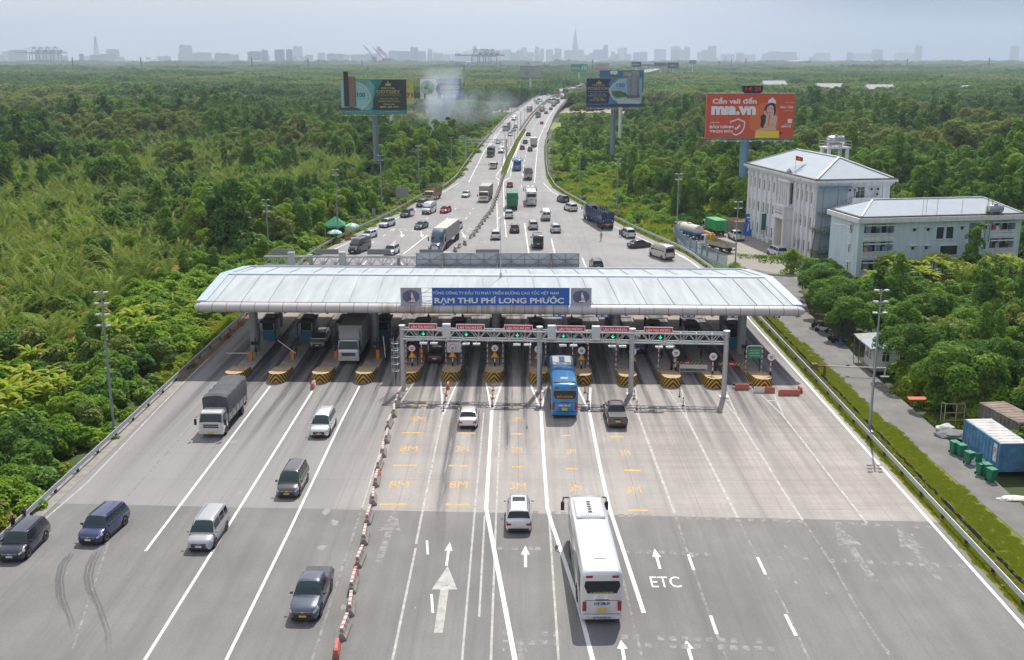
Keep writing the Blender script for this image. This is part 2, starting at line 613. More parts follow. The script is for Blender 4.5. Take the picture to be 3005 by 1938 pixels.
bridge=bpy.data.objects['bridge']
tag(bridge,'long concrete bridge carrying the expressway over the brown river','bridge',kind='structure')
for y in (640,690,735,782,845,895,940,985,1030,1075,1120):
 p=MB()
 xl,xr,z=left_edge(y),right_edge(y),deck_z(y)-1.6
 if z < 0.2: continue
 p.bx(xl+1.5,xr-1.5,y-1.0,y+1.0,max(z-1.3,-0.3),z-0.01)
 for x in (xl+3.5,xl+10,xr-10,xr-3.5):
  p.tube([(x,y,-1),(x,y,max(z-1.28,-0.2))],0.9,10)
 p.build('pier',MATS['bridge_concrete'],bridge)
b=MB()
ys=[1700,1900,2200,2600,3000,3400,4600]
for a,c in zip(ys,ys[1:]):
 b.prism([(left_edge(a),a),(right_edge(a),a),(right_edge(c),c),(left_edge(c),c)],15,17)
 for k in range(int((c-a)/50)):
  t_=a+k*50;b.bx(left_edge(t_)+4,right_edge(t_)-4,t_-1,t_+1,-.5,15)
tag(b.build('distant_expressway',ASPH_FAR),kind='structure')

# right-hand verge, drain and service road, the yard behind it
b=MB()
b.prism([(31.9,40),(33.7,40),(33.55,150),(33.0,168),(31.9,176)],-0.6,-0.02)
b.prism([(34.25,40),(37.7,60),(37.1,73),(36.2,92),(35.1,111),(34.9,120),(34.5,133),(34.2,150),(34.1,150)],-0.6,-0.02)
tag(b.build('grass_verge',GRASS),kind='structure')
b=MB()
b.prism([(33.7,40),(34.25,40),(34.1,150),(33.55,150)],-0.6,-0.35)
b.bx(33.66,33.72,40,150,-.5,0.02);b.bx(34.12,34.18,40,150,-.5,0.02)
tag(b.build('drain_channel',mat('dirty_drain_concrete',(0.12,0.11,0.08),0.95,var=0.4,vscale=0.8)),kind='structure')
b=MB()
b.prism([(37.7,60),(39.9,60),(39.85,79),(39.8,94),(39.7,118),(40.4,128),(40.4,145),(45,170),(40,178),(34.5,176),(34.0,168),(34.2,150),(34.5,133),(34.9,120),(35.1,111),(36.2,92),(37.1,73)],-0.6,0.0)
tag(b.build('service_road',LANE),kind='structure')
b=MB()
b.prism([(34.5,176),(40,178),(45,170),(54,168),(56,182),(53,184),(51.9,186),(45.6,222),(38,222),(33,212),(31.4,206),(31.6,198),(32.8,188)],-0.6,0.004)
tag(b.build('yard',YARD),kind='structure')
b=MB()
b.prism([(31.1,178),(31.9,176),(33.5,174.5),(34.8,177.5),(33.0,187),(31.6,196),(31.2,206),(24.5,224),(16.5,257),(12.3,282),(9.9,297),(9.2,330),(8.4,329),(9.5,297),(12,281),(16,257),(22.8,224),(27.5,204),(30.2,193)],-0.55,-0.02)
tag(b.build('far_grass_verge',GRASS),kind='structure')

# ---- markings
Z1_,Z2_,Z3_=0.004,0.008,0.012
wl,wn_,fl,yl=MB(),MB(),MB(),MB()
def arrow(mb,x,y,ln,w,hl,hw,ang=0.0,z=Z1_):
 M_=Matrix.Translation((x,y,z)) @ Matrix.Rotation(ang,4,'Z')
 mb.add([(-w/2,0,0),(w/2,0,0),(w/2,ln-hl,0),(-w/2,ln-hl,0)],[(0,1,2,3)],0,M_)
 mb.add([(-hw/2,ln-hl,0),(hw/2,ln-hl,0),(0,ln,0)],[(0,1,2)],0,M_)
W_=0.2
for pts,w_ in (
 ([(-26.77,110.56),(-26.66,70.37)],W_),([(-21.88,108.78),(-21.85,56.01)],W_),([(-17.14,110.61),(-17.22,98.59),(-17.07,73.92),(-17.08,56.03)],W_),
 ([(-8.47,112.14),(-7.45,101.06)],.16),([(-6.65,112.16),(-7.45,101.06)],.16),([(-8.29,110.09),(-7.03,109.96)],.14),([(-7.99,107.45),(-7.22,107.33)],.14),
 ([(-3.5,111.83),(-2.65,101.67)],.18),([(-1.78,111.84),(-2.65,101.67)],.18),([(-3.41,110.8),(-2.64,109.45),(-1.87,110.81)],.14),([(-3.19,107.81),(-2.61,106.72),(-2.11,107.81)],.14),
 ([(-2.65,101.96),(-2.51,78.13),(-1.28,66.6),(-0.17,56.14),(0.15,52.73)],.3),
 ([(1.34,111.17),(2.27,102.29)],.2),([(3.15,111.18),(2.27,102.29)],.2),
 ([(2.27,102.29),(2.25,89.09),(2.29,78.15),(2.5,75.71),(3.28,68.85),(3.88,63.03),(4.38,56.17),(4.59,53.12)],.28),
 ([(6.33,110.86),(7.07,102.02)],.2),([(7.75,110.19),(7.11,102.02)],.22),([(7.11,101.73),(7.07,86.89),(7.16,78.18),(7.99,61.73)],.28),
 ([(12.09,70.07),(12.1,67.64)],.2),([(12.17,61.41),(12.17,59.15)],.2),([(16.91,69.66),(16.9,67.04)],.2),([(16.93,61.61),(16.96,58.99)],.2),
 ([(31.35,40),(31.35,85),(31.4,110),(31.35,143),(31.3,165),(30.9,177),(29.6,190),(26.5,203)],.24),
 ([(-6.67,72.23),(-6.41,69.96)],.16),([(-5.69,64.09),(-5.41,61.65)],.16),
):
 wl.ribbon(pts,w_,Z2_)
for pts,w_ in (
 ([(-7.51,101.06),(-7.45,78.09),(-7.41,71.7)],.17),([(-7.37,71),(-7.34,56.1),(-7.25,53.05)],.16),
 ([(11.51,105.67),(11.88,100.21)],.14),([(12.57,110.22),(11.88,100.21)],.14),([(11.88,100.21),(12.14,76.98)],.22),
 ([(15.91,109.9),(16.55,99.79)],.16),([(17.45,109.91),(16.55,99.79)],.16),([(16.55,99.79),(16.84,76.48)],.22),([(16.11,107.09),(17.25,106.97)],.3),([(16.26,104.77),(17.07,104.47)],.3),
 ([(20.97,108.28),(21.58,100.5)],.16),([(22.07,108.94),(21.58,100.5)],.16),([(21.58,100.5),(21.63,81.64),(21.72,75.98)],.2),([(21.15,106.05),(21.95,105.74)],.3),
 ([(25.53,107.66),(26.19,100.7)],.16),([(26.99,108.97),(26.19,100.7)],.16),([(26.19,100.7),(26.34,84.83),(26.45,75.47)],.2),([(25.78,105.76),(26.64,105.77)],.3),
 ([(-3.44,101.67),(-3.38,78.12),(-3.27,56.12)],.14),([(-1.78,101.68),(-1.71,78.13),(-1.58,56.13)],.15),([(-2.58,76.71),(-2.45,61.2)],.14),
 ([(-12.68,110.74),(-12.25,78.06)],.12),([(-11.41,112.13),(-12.24,103.09)],.16),([(-36.55,121.93),(-36.5,109.4),(-35.84,83.01),(-36.23,75.91)],.16),
 ([(2.38,76.05),(2.38,56.16)],.15),
):
 wn_.ribbon(pts,w_,Z1_)
for pts,w_ in (
 ([(-31.45,100.28),(-31.44,78.95),(-26.57,57.27)],.14),([(-12.25,78.06),(-12.06,56.07)],.18),
 ([(6.93,73.75),(7.31,56.19)],.16),([(12.14,76.98),(12.09,70.07),(12.11,61.41),(12.24,56.22)],.16),
 ([(16.84,76.48),(16.87,69.66),(17.14,62.87),(17.04,56.25)],.16),([(21.72,75.98),(21.91,68.5),(21.72,62.47),(21.92,56.28)],.18),
):
 fl.ribbon(pts,w_,Z1_)
# worn dashes across the lanes (rumble squares)
for (x0,y0),(x1,y1),n_ in (((-1.36,71.04),(2.51,70.97),8),((-1.49,59.17),(2.37,59.09),6),((-1.47,58.13),(2.33,58.07),6),
        ((1.33,77.37),(16.76,76.07),22),((6.94,70.63),(13.47,70.08),9),((16.7,69.67),(30.78,68.38),17),((6.47,58.78),(15.26,58.3),13),
        ((6.39,57.93),(15.07,57.46),13),((17.79,76.06),(30.83,74.74),15)):
 for k in range(n_):
  t=k/(n_-1)
  if random.random() < 0.18: continue
  x,y=x0+(x1-x0)*t,y0+(y1-y0)*t
  fl.quad((x-.22,y-.28,Z2_),(x+.22,y-.28,Z2_),(x+.22,y+.28,Z2_),(x-.22,y+.28,Z2_))
p=(-9.74,68.63);q=(-9.91,77.72);arrow(fl,p[0],p[1],q[1]-p[1],.5,(q[1]-p[1])*.42,1.75,-.02)
p=(-4.88,59.22);q=(-4.92,68.18);arrow(wn_,p[0],p[1],q[1]-p[1],.55,(q[1]-p[1])*.38,1.7,-.0)
p=(-4.98,68.23);q=(-5,72.03);arrow(wl,p[0],p[1],q[1]-p[1],.17,(q[1]-p[1])*.38,.55)
p=(0.52,68.04);q=(0.51,71.44);arrow(wl,p[0],p[1],q[1]-p[1],.2,(q[1]-p[1])*.42,.62)
p=(9.8,67.82);q=(9.77,71.01);arrow(wl,p[0],p[1],q[1]-p[1],.2,(q[1]-p[1])*.42,.62)
p=(6.23,56.08);q=(6.16,58.46);arrow(wl,p[0],p[1],q[1]-p[1],.2,(q[1]-p[1])*.42,.62)
p=(10.17,56.1);q=(10.17,58.48);arrow(wl,p[0],p[1],q[1]-p[1],.2,(q[1]-p[1])*.42,.62)
p=(0.2,55.75);q=(-0.01,58.53);arrow(fl,p[0],p[1]-1,q[1]-p[1]+1,.4,1.6,.9)
p=(24.02,66.05);q=(24.03,75.34);arrow(fl,p[0],p[1],q[1]-p[1],.55,(q[1]-p[1])*.4,1.8)
p=(28.43,66.08);q=(29,74.63);arrow(fl,p[0],p[1],q[1]-p[1],.5,(q[1]-p[1])*.4,1.8)
FLAT=lambda x,y,z: Matrix.Translation((x,y,z)) @ Matrix.Rotation(R(-90),4,'X')
p=(9.92,65.92);wl.text('ETC',(0,0,0),2.0,1.55,0,0.0,FLAT(p[0],p[1],Z2_))
for (x,y),ww in (((-9.87,99.8),1.6),((-9.9,91.44),1.6),((-9.87,82.94),1.65),((-5.08,91.38),1.2),((-4.95,82.97),1.5),((-0.2,99.69),.95),((-0.13,91.17),.95),((-0.04,82.68),1.3),
     ((4.72,90.72),.9),((4.71,82.35),1.0),((9.55,90.43),.9),((9.44,81.99),1.2),):
 yl.text('8M' if ww > 1.3 else '3M',(0,0,0),ww,1.4,0,0.0,FLAT(x,y,Z1_))
for (x,y),ww in (((-9.99,104.12),2.1),((-9.94,95.69),2.1),((-9.85,87.22),2.1),((-9.86,78.8),2.2),((-5.16,104.15),1.0),((-4.86,95.61),1.6),((-5.15,87.21),1.7),((-4.8,78.8),1.9),
     ((-0.34,103.76),1.2),((-0.08,95.38),1.2),((-0.04,86.98),1.0),((4.54,94.95),.8),((4.65,86.57),1.0),((9.2,94.67),1.4),((9.8,86.21),1.5),((9.37,77.8),1.6),((4.44,98.88),.7)):
 yl.quad((x-ww/2,y-.17,Z1_),(x+ww/2,y-.17,Z1_),(x+ww/2,y+.17,Z1_),(x-ww/2,y+.17,Z1_))
# beyond the toll
for pts,w_ in (
 ([(-20.97,191.91),(-18.37,213.9)],.22),([(-14.09,213.62),(-12.35,230.88)],.22),([(1.28,230.35),(1.89,191.03),(2.4,172)],.22),([(6.45,209.56),(6.63,191.06),(9.8,172)],.22),([(11.34,188.55),(11.52,175.47),(18.6,168)],.22),
 ([(-14.46,310.96),(-13.41,422.65),(-10.1,545.99),(-5.73,662.54)],.2),([(4.56,309.75),(5.96,372.23),(8.26,465.25),(10.9,534.54)],.2),
 ([(-5.84,312.31),(-5.39,264.82),(-4.31,219.77)],.18),([(-4.39,312.32),(-3.37,246.83),(-2.46,211.99)],.18),
 ([(-35.07,192.64),(-29.59,223.68),(-24.32,254.14)],.2),([(-21.6,277.3),(-17.27,308.98)],.2),
 ([(7.14,309.24),(8.74,290.17),(10.93,276.99)],.2),([(14.6,254.74),(15.49,247.79)],.2),([(20.23,226.13),(26.91,199.19)],.2),([(28.83,191.71),(30.27,184.74),(30.66,176.03)],.2),
 ([(-17.8,173.43),(-21.26,186.75)],.16),([(-26.9,177.55),(-26.65,185.97)],.2),([(-22.14,177.58),(-21.67,186)],.2),
 ([(-6.91,329.07),(-5.52,357.78),(-4.58,465.17)],.18),([(-6.91,324.71),(-5.14,313.65)],.25),([(-2.6,324.74),(-4.41,313.66)],.25),([(-2.48,327.63),(-2.37,357.8),(0.56,465.2)],.18),
 ([(-4.56,236.34),(-3.94,242.21)],.15),
):
 wl.ribbon(pts,w_,Z1_)
for (xa,ya),(xc,yc) in (((-28.35,203.96),(-28.1,206.09)),((-27.19,212.55),(-26.87,214.85)),((-24.25,203.99),(-23.91,206.12)),((-23.24,212.08),(-23,214.27)),((-26.06,220.25),(-25.92,222.61)),((-20.51,236.54),(-20.25,238.63)),
       ((-16.11,236.57),(-15.82,238.66)),((-11.89,236.6),(-11.53,239.31)),((-11.22,245.04),(-11.04,247.01)),((-15.44,244.76),(-15.17,246.33)),((-15.06,252.81),(-14.9,255.19)),((-10.96,252.84),(-10.68,254.79))):
 wl.ribbon([(xa,ya),(xc,yc)],.18,Z1_)
for (xa,ya),(xc,yc) in (((0.71,298.39),(0.78,304.58)),((0.98,313.69),(1.03,319.97)),((1.17,329.12),(1.23,335.71)),((1.45,344.48),(1.51,351.7)),((1.67,359.56),(1.74,366.68)),((2.03,375.98),(2.14,383.76)),((2.46,396.04),(2.58,403.78)),((2.87,414.57),(3,422.09)),((3.43,437.95),(3.57,445.8)),((3.84,458.38),(4.02,465.22))):
 wl.ribbon([(xa,ya),(xc,yc)],.18,Z1_)
for (x,y),s_ in (((-24.36,221.11),1),((-19.72,220.29),1),((-11.5,220.13),1)):
 wn_.text('ETC',(0,0,0),4.6,3.2,0,0.0,FLAT(x,y,Z1_) )
for (x,y) in ((-24.24,219.2),(-20.19,219.23),(-11.64,218.23)):
 arrow(wl,x,y,8.0,.22,3.0,.8,PI+.14)
for (xa,ya),(xc,yc),n_ in (((-12.67,205.63),(-4.14,205.49),12),((-9.92,223.03),(-4.66,223.39),8),((-10.78,243.11),(-5.07,243.4),8),((-7.55,292.2),(-5.84,292.03),4)):
 for k in range(n_):
  t=k/(n_-1);x,y=xa+(xc-xa)*t,ya+(yc-ya)*t
  wn_.quad((x-.5,y-.3,Z1_),(x+.5,y-.3,Z1_),(x+.5,y+.3,Z1_),(x-.5,y+.3,Z1_))
# bridge lines
for off in (3.2,):
 for f_ in (0.0,1.0):
  pts=[]
  for y in range(430,1100,20):
   xl,xr=left_edge(y),right_edge(y)
   pts.append((xl+off if f_ == 0 else xr-off,y,deck_z(y)))
  wl.ribbon(pts,.22,.012)
for f_ in (0.3,0.7):
 for y in range(430,1080,14):
  xl,xr=left_edge(y),right_edge(y);x2l,x2r=left_edge(y+5),right_edge(y+5)
  wl.ribbon([(xl+(xr-xl)*f_,y,deck_z(y)),(x2l+(x2r-x2l)*f_,y+5,deck_z(y+5))],.18,.012)
tag(wl.build('white_road_markings',WHITE_LINE),kind='structure')
tag(wn_.build('worn_road_markings',WORN_LINE),kind='structure')
tag(fl.build('faded_road_markings',FAINT_LINE),kind='structure')
tag(yl.build('yellow_road_markings',YELLOW_LINE),kind='structure')
worn(WORN_LINE,2.2,.22,.44);worn(YELLOW_LINE,2.2,.26,.42,(1,.6,1));worn(FAINT_LINE,1.6,.22,.62);worn(WHITE_LINE,2.5,.2,.36)
worn(RUBBER,1.0,.25,.6,(1,.4,1),'wear');worn(RUBBER_D,1.0,.3,.62,(3,.12,1),'wear')
C_=[[(-31.93,70.34),(-31.68,68.03),(-31.04,66),(-29.91,63.54),(-28.39,60.99),(-27.1,58.62)],[(-32.02,69.86),(-31.88,68.03),(-31.23,66),(-30.14,63.54),(-28.84,61.49)],
  [(-30.16,70.76),(-29.86,68.64),(-29.29,66.58),(-28.4,64.62),(-26.85,62),(-25.26,59.1),(-24.04,55.99)],[(-30.31,70.35),(-29.97,68.04),(-29.42,66.29),(-28.63,64.62),(-27.07,62.26)]]
tag(soft_tracks('curved_tyre_marks',[(c,.11,.3) for c in C_]+[([(x+.26,y) for x,y in c],.08,.4) for c in C_],.006,RUBBER),kind='structure')
T_=[([(-6.33,130.17),(-6.21,120.08),(-6.01,112.1),(-6.25,104.94),(-6.18,87.69),(-6.05,78.83),(-5.63,69.09)],.5,.4),([(-4.26,129.2),(-4.23,117.32),(-4.23,112.11),(-4.25,104.96),(-4,87.7)],.4,.5),
  ([(-1.4,129.22),(-1.35,117.34),(-1.3,112.13),(-1.05,99.13),(-0.85,87.72)],.32,.5),([(1.17,131.3),(0.72,117.65),(0.56,108.69),(0.93,87.73)],.32,.6),
  ([(-1.36,131.29),(-1.33,117.64),(-1.26,101.97),(-1.13,84.3)],.25,.6)]
for xl in (-28.7,-24.0,-19.3,-14.5,-9.7,-5.0,-.2,4.6,9.4,14.2,18.8,23.7):      # wheel paths through each lane
 for s in (-.85,.85):
  k=random.uniform(.25,.5);T_.append(([(xl+s,146),(xl+s+random.uniform(-.15,.15),125),(xl+s+random.uniform(-.3,.3),108),(xl+s*1.1-xl*.0+random.uniform(-.5,.5),96-14*k)],k,.55))
tag(soft_tracks('dark_tyre_tracks',T_,.0025,RUBBER_D),kind='structure')
# oil drips, patches and cracks
sp_=MB()
for k in range(150):
 x,y=random.uniform(-35,31),random.uniform(57,108);r_=random.choice((.06,.09,.12,.2,.3))
 sp_.poly([(x+r_*random.uniform(.6,1.2)*math.cos(a),y+2.2*r_*random.uniform(.6,1.2)*math.sin(a),.0015) for a in [2*PI*j/9 for j in range(9)]],0 if random.random() < .7 else 1)
for x,y in ((-13.99,75.4),(-14.19,71.09)):
 sp_.poly([(x+.45*random.uniform(.4,1.2)*math.cos(a),y+.6*random.uniform(.4,1.2)*math.sin(a),.002) for a in [2*PI*j/11 for j in range(11)]],1)
for k in range(14):
 x,y=random.uniform(-34,30),random.uniform(55,76);pts=[(x,y)]
 for j in range(7): x += random.uniform(.5,1.5);y += random.uniform(-.25,.25);pts.append((x,y))
 sp_.ribbon(pts,.05,.001,0)
tag(sp_.build('pavement_stains',[RUBBER,mat('pale_patch',(.3,.29,.27),.85,var=.2)]),kind='structure')

# ================================================================ toll plaza: canopy, islands, booths, gantries
STEEL=mat('galvanised_steel',(0.5,0.51,0.52),0.45,0.55,var=0.12,vscale=1.5)
STEEL_D=mat('grey_painted_steel',(0.22,0.23,0.25),0.5,0.2,var=0.1)
WPAINT=mat('white_paint',(0.78,0.78,0.76),0.5,var=0.05,vscale=2)
BLACK=mat('black_plastic',(0.02,0.02,0.022),0.5)
DGLASS=mat('dark_glass',(0.02,0.025,0.03),0.08,spec=0.8)
ORANGE=mat('orange_paint',(0.75,0.22,0.02),0.5)
REDP=mat('red_paint',(0.55,0.03,0.03),0.5)
YELP=mat('yellow_paint',(0.72,0.42,0.03),0.6,var=0.15,vscale=2)
BLUEP=mat('blue_sign_paint',(0.015,0.13,0.5),0.45,var=0.06)
WSIGN=mat('white_sign_lettering',(0.8,0.8,0.8),0.5)
TEAL=mat('teal_paint',(0.02,0.19,0.28),0.5)
CONC_O=mat('old_concrete',(0.33,0.29,0.25),0.9,var=0.25,vscale=0.9)
PIER_C=mat('grey_cladding',(0.38,0.39,0.4),0.45,0.3,var=0.1,vscale=1.0)

def roof_mat():
 m=bpy.data.materials.new('standing_seam_roof')
 m.use_nodes=True
 n,l=m.node_tree.nodes,m.node_tree.links
 p=n['Principled BSDF']
 dv(p,'Roughness',0.72)
 dv(p,'Specular IOR Level',0.25)
 tc=n.new('ShaderNodeTexCoord')
 wv=n.new('ShaderNodeTexWave');wv.bands_direction='X';wv.wave_profile='SAW'
 dv(wv,'Scale',0.22);dv(wv,'Distortion',0)
 l.new(tc.outputs['Object'],wv.inputs['Vector'])
 nz=n.new('ShaderNodeTexNoise');dv(nz,'Scale',0.4);dv(nz,'Detail',5)
 mp=n.new('ShaderNodeMapping');dv(mp,'Scale',(2.2,0.25,1))
 l.new(tc.outputs['Object'],mp.inputs[0]);l.new(mp.outputs[0],nz.inputs['Vector'])
 a=n.new('ShaderNodeMixRGB');dv(a,1,(0.42,0.465,0.485,1));dv(a,2,(0.455,0.495,0.51,1))
 l.new(wv.outputs['Fac'],a.inputs[0])
 r=n.new('ShaderNodeMapRange');dv(r,1,.35);dv(r,2,.7);dv(r,3,1.06);dv(r,4,.84)
 l.new(nz.outputs['Fac'],r.inputs[0])
 b_=n.new('ShaderNodeMixRGB');b_.blend_type='MULTIPLY';dv(b_,0,1)
 l.new(a.outputs[0],b_.inputs[1]);l.new(r.outputs[0],b_.inputs[2])
 l.new(b_.outputs[0],p.inputs['Base Color'])
 w2=n.new('ShaderNodeTexWave');w2.bands_direction='X';w2.wave_profile='SIN';dv(w2,'Scale',1.3);dv(w2,'Distortion',0)
 l.new(tc.outputs['Object'],w2.inputs['Vector'])
 bp=n.new('ShaderNodeBump');dv(bp,'Strength',.08);dv(bp,'Distance',.05)
 l.new(w2.outputs['Fac'],bp.inputs['Height']);l.new(bp.outputs[0],p.inputs['Normal'])
 return m
ROOF=roof_mat()
RIDGE=mat('ridge_flashing',(0.4,0.5,0.6),0.45,0.2,var=0.1)
def fascia_mat():
 m=bpy.data.materials.new('weathered_fascia')
 m.use_nodes=True
 n,l=m.node_tree.nodes,m.node_tree.links
 p=n['Principled BSDF'];dv(p,'Roughness',.5)
 tc=n.new('ShaderNodeTexCoord')
 sp=n.new('ShaderNodeSeparateXYZ');l.new(tc.outputs['Object'],sp.inputs[0])
 # panel joints every 1.6 m
 md=n.new('ShaderNodeMath');md.operation='PINGPONG';dv(md,1,0.8)
 l.new(sp.outputs['X'],md.inputs[0])
 lt=n.new('ShaderNodeMath');lt.operation='LESS_THAN';dv(lt,1,0.035);l.new(md.outputs[0],lt.inputs[0])
 nz=n.new('ShaderNodeTexNoise');dv(nz,'Scale',1);dv(nz,'Detail',5)
 mp=n.new('ShaderNodeMapping');dv(mp,'Scale',(1.5,.3,.3));l.new(tc.outputs['Object'],mp.inputs[0]);l.new(mp.outputs[0],nz.inputs['Vector'])
 # rusty run-off under the name board (x -13..8)
 g1=n.new('ShaderNodeMapRange');g1.interpolation_type='SMOOTHSTEP';dv(g1,1,-13.6);dv(g1,2,-12.4);l.new(sp.outputs['X'],g1.inputs[0])
 g2=n.new('ShaderNodeMapRange');g2.interpolation_type='SMOOTHSTEP';dv(g2,1,8.4);dv(g2,2,7.6);l.new(sp.outputs['X'],g2.inputs[0])
 mu=n.new('ShaderNodeMath');mu.operation='MULTIPLY';l.new(g1.outputs[0],mu.inputs[0]);l.new(g2.outputs[0],mu.inputs[1])
 r=n.new('ShaderNodeMapRange');dv(r,1,.38);dv(r,2,.72);dv(r,3,.15);dv(r,4,.95);l.new(nz.outputs['Fac'],r.inputs[0])
 m2=n.new('ShaderNodeMath');m2.operation='MULTIPLY';l.new(mu.outputs[0],m2.inputs[0]);l.new(r.outputs[0],m2.inputs[1])
 a=n.new('ShaderNodeMixRGB');dv(a,1,(.56,.53,.52,1));dv(a,2,(.3,.235,.16,1));l.new(m2.outputs[0],a.inputs[0])
 j=n.new('ShaderNodeMixRGB');dv(j,2,(.2,.15,.12,1));l.new(lt.outputs[0],j.inputs[0]);l.new(a.outputs[0],j.inputs[1])
 l.new(j.outputs[0],p.inputs['Base Color'])
 return m
FASCIA=fascia_mat()

# ---- canopy
CY0=lambda x: 118.1 - 0.022*(x+36)          # front eave line (slightly skewed to the lanes)
canopy=thing('toll_canopy','long pale metal roof canopy spanning all lanes of the toll plaza','canopy',(-2.5,132,0))
OFF=Vector((-2.5,132,0))
def loc_(p): return tuple(Vector(p) - OFF)
FL,FR=(-36.0,118.6,7.55),(31.3,117.3,7.45)
RL,RR=(-36.9,132.3,8.05),(31.0,131.0,7.95)
BL,BR=(-37.6,146.0,6.35),(30.8,144.2,6.35)
NS=44
b=MB()
lp=lambda A,B_,t: tuple(A[i]+(B_[i]-A[i])*t for i in range(3))
for (A0,A1,B0,B1) in ((FL,FR,RL,RR),(RL,RR,BL,BR)):
 for k in range(NS):
  t0,t1=k/NS,(k+1)/NS
  q=[lp(A0,A1,t0),lp(A0,A1,t1),lp(B0,B1,t1),lp(B0,B1,t0)]
  q=[loc_(x) for x in q]
  b.quad(*q)
  r_=[(x[0],x[1],x[2]+.07) for x in (q[1],q[2])]
  if k % 2 == 0: b.bar(r_[0],r_[1],.06,.06,0)          # standing seam
b.build('roof_sheets',ROOF,canopy)
b=MB()
b.bar(loc_(lp(RL,RR,-.003)),loc_(lp(RL,RR,1.003)),1.0,.22,0)
for A,B_ in ((FL,RL),(RL,BL),(FR,RR),(RR,BR)):
 b.bar(loc_((A[0],A[1],A[2]+.02)),loc_((B_[0],B_[1],B_[2]+.02)),1.1,.2,0)
b.bar(loc_((BL[0],BL[1],BL[2]+.02)),loc_((BR[0],BR[1],BR[2]+.02)),.25,.35,0)
b.build('ridge_flashing',RIDGE,canopy)
b=MB()
n=16
rings=[]
for t,s in ((0,.25),(.004,.7),(.012,1),(.988,1),(.996,.7),(1,.25)):
 c=lp((-36.7,118.2,7.0),(32.0,116.9,6.9),t)
 rings.append([loc_((c[0],c[1]+math.cos(2*PI*k/n)*.8*s,c[2]+math.sin(2*PI*k/n)*.55*s)) for k in range(n)])
b.loft(list(reversed(rings)))
fo=b.build('eave_fascia',FASCIA,canopy,smooth=50)
b=MB()      # soffit and trusses
s_=[(-36.2,118.5,6.45),(31.5,117.2,6.35),(30.8,144.1,5.9),(-37.4,145.9,5.9)]
b.poly([loc_(p) for p in s_])
for k in range(15):
 t=k/14
 b.bar(loc_(lp(s_[0],s_[1],t)),loc_(lp(s_[3],s_[2],t)),.25,.45,0)
b.build('soffit',mat('soffit_grey',(.3,.31,.33),.7),canopy)
b=MB()
for side,pts in ((0,(FL,RL,BL)),(1,(FR,RR,BR))):
 for P0,P1 in zip(pts,pts[1:]):
  z0=6.4
  b.quad(loc_((P0[0],P0[1],z0-.4)),loc_((P1[0],P1[1],z0-.4)),loc_(P1),loc_(P0))
b.quad(loc_((BL[0],BL[1],5.8)),loc_((BR[0],BR[1],5.8)),loc_(BR),loc_(BL))
b.build('gable_panel',RIDGE,canopy)
for x,y in ((-31.76,124.8),(-17.33,125.4),(-2.71,126.0),(11.67,124.4),(26.47,123.4),(-31.4,136.5),(-17.3,136.5),(-2.7,136.2),(11.7,135.6),(26.4,134.6)):
 b=MB()
 b.tube([loc_((x,y,0.2)),loc_((x,y,6.6))],.52,20)
 for z in (1.6,3.0,4.4,5.8):
  b.tube([loc_((x,y,z)),loc_((x,y,z+.04))],.535,20)
 b.build('column',PIER_C,canopy,smooth=40)
b=MB()
b.tube([loc_((-2.2,130.8,8.0)),loc_((-2.2,130.8,16.2))],[.05,.02],6)
b.tube([loc_((-2.2,130.8,8.0)),loc_((-2.2,130.8,8.5))],.14,8)
b.build('lightning_rod',STEEL,canopy)

# ---- name board on the front eave
LOGO_BG=mat('logo_panel_grey',(.42,.42,.47),.6,var=.08)
LOGO_BL=mat('logo_oval_blue',(.1,.15,.28),.5,var=.1)
LOGO_RD=mat('logo_red',(.32,.05,.06),.5)
board=thing('name_board','long blue name board with white letters between two round logos on canopy edge','sign',(-2.5,117.3,7.4))
def logo(x):
 b=MB()
 b.bx(x-1.16,x+1.16,-.06,.06,0,2.05)
 b.build('logo_panel',LOGO_BG,board)
 lo=board.children[-1]
 b=MB()
 b.disc((x,-.075,1.03),.95,32,0,'Y',.74)
 b.poly([(x-.48,-.085,.4),(x-.28,-.085,.4),(x+.12,-.085,1.62),(x-.02,-.085,1.62)],2)
 b.poly([(x-.02,-.085,1.62),(x+.12,-.085,1.62),(x+.5,-.085,.42),(x-.38,-.085,.42),(x-.33,-.085,.56),(x+.02,-.085,.56)],1)
 b.text('VEC',(x+.02,-.09,.78),1.0,.26,2,.02)
 b.build('emblem',[LOGO_BL,WSIGN,LOGO_RD],lo)
logo(-10.7+1.16)
logo(8.3+1.2)
b=MB()
b.bx(-7.15,8.22,-.06,.06,0,2.05)
for k in range(13):
 b.bx(-7.15+k*1.18-.02,-7.15+k*1.18+.02,-.064,-.05,0.02,2.03,1)
bp_=b.build('blue_panel',[BLUEP,mat('panel_joint_blue',(.01,.09,.36),.5)],board)
b=MB()
b.text('TỔNG CÔNG TY ĐẦU TƯ PHÁT TRIỂN ĐƯỜNG CAO TỐC VIỆT NAM',(-.05,-.085,1.5),14.1,.58,0,.012)
b.text('RẠM THU PHÍ LONG PHƯỚC',(.35,-.085,.62),14.5,1.02,0,.035)
b.build('lettering',WSIGN,bp_)
b=MB()
for z in (.06,.55,1.05,1.5,2.0):
 b.bar((-8.4,.05,z),(-7.1,.05,z),.05)
b.bar((-8.35,.05,1.3),(-7.2,.05,2.0),.05);b.bar((-8.35,.05,.3),(-7.2,.05,.55),.05)
for x in (-10.6,-8.4,-7.1,-3,1,5,8.1,10.5):
 q=MB();q.bar((x,.1,0),(x,.9,-.1),.07);q.bar((x,.1,1.9),(x,1.0,.15),.06);q.bar((x,.09,0),(x,.09,2.0),.07);q.build('stay',STEEL,board)
b.build('open_frame',STEEL,board)

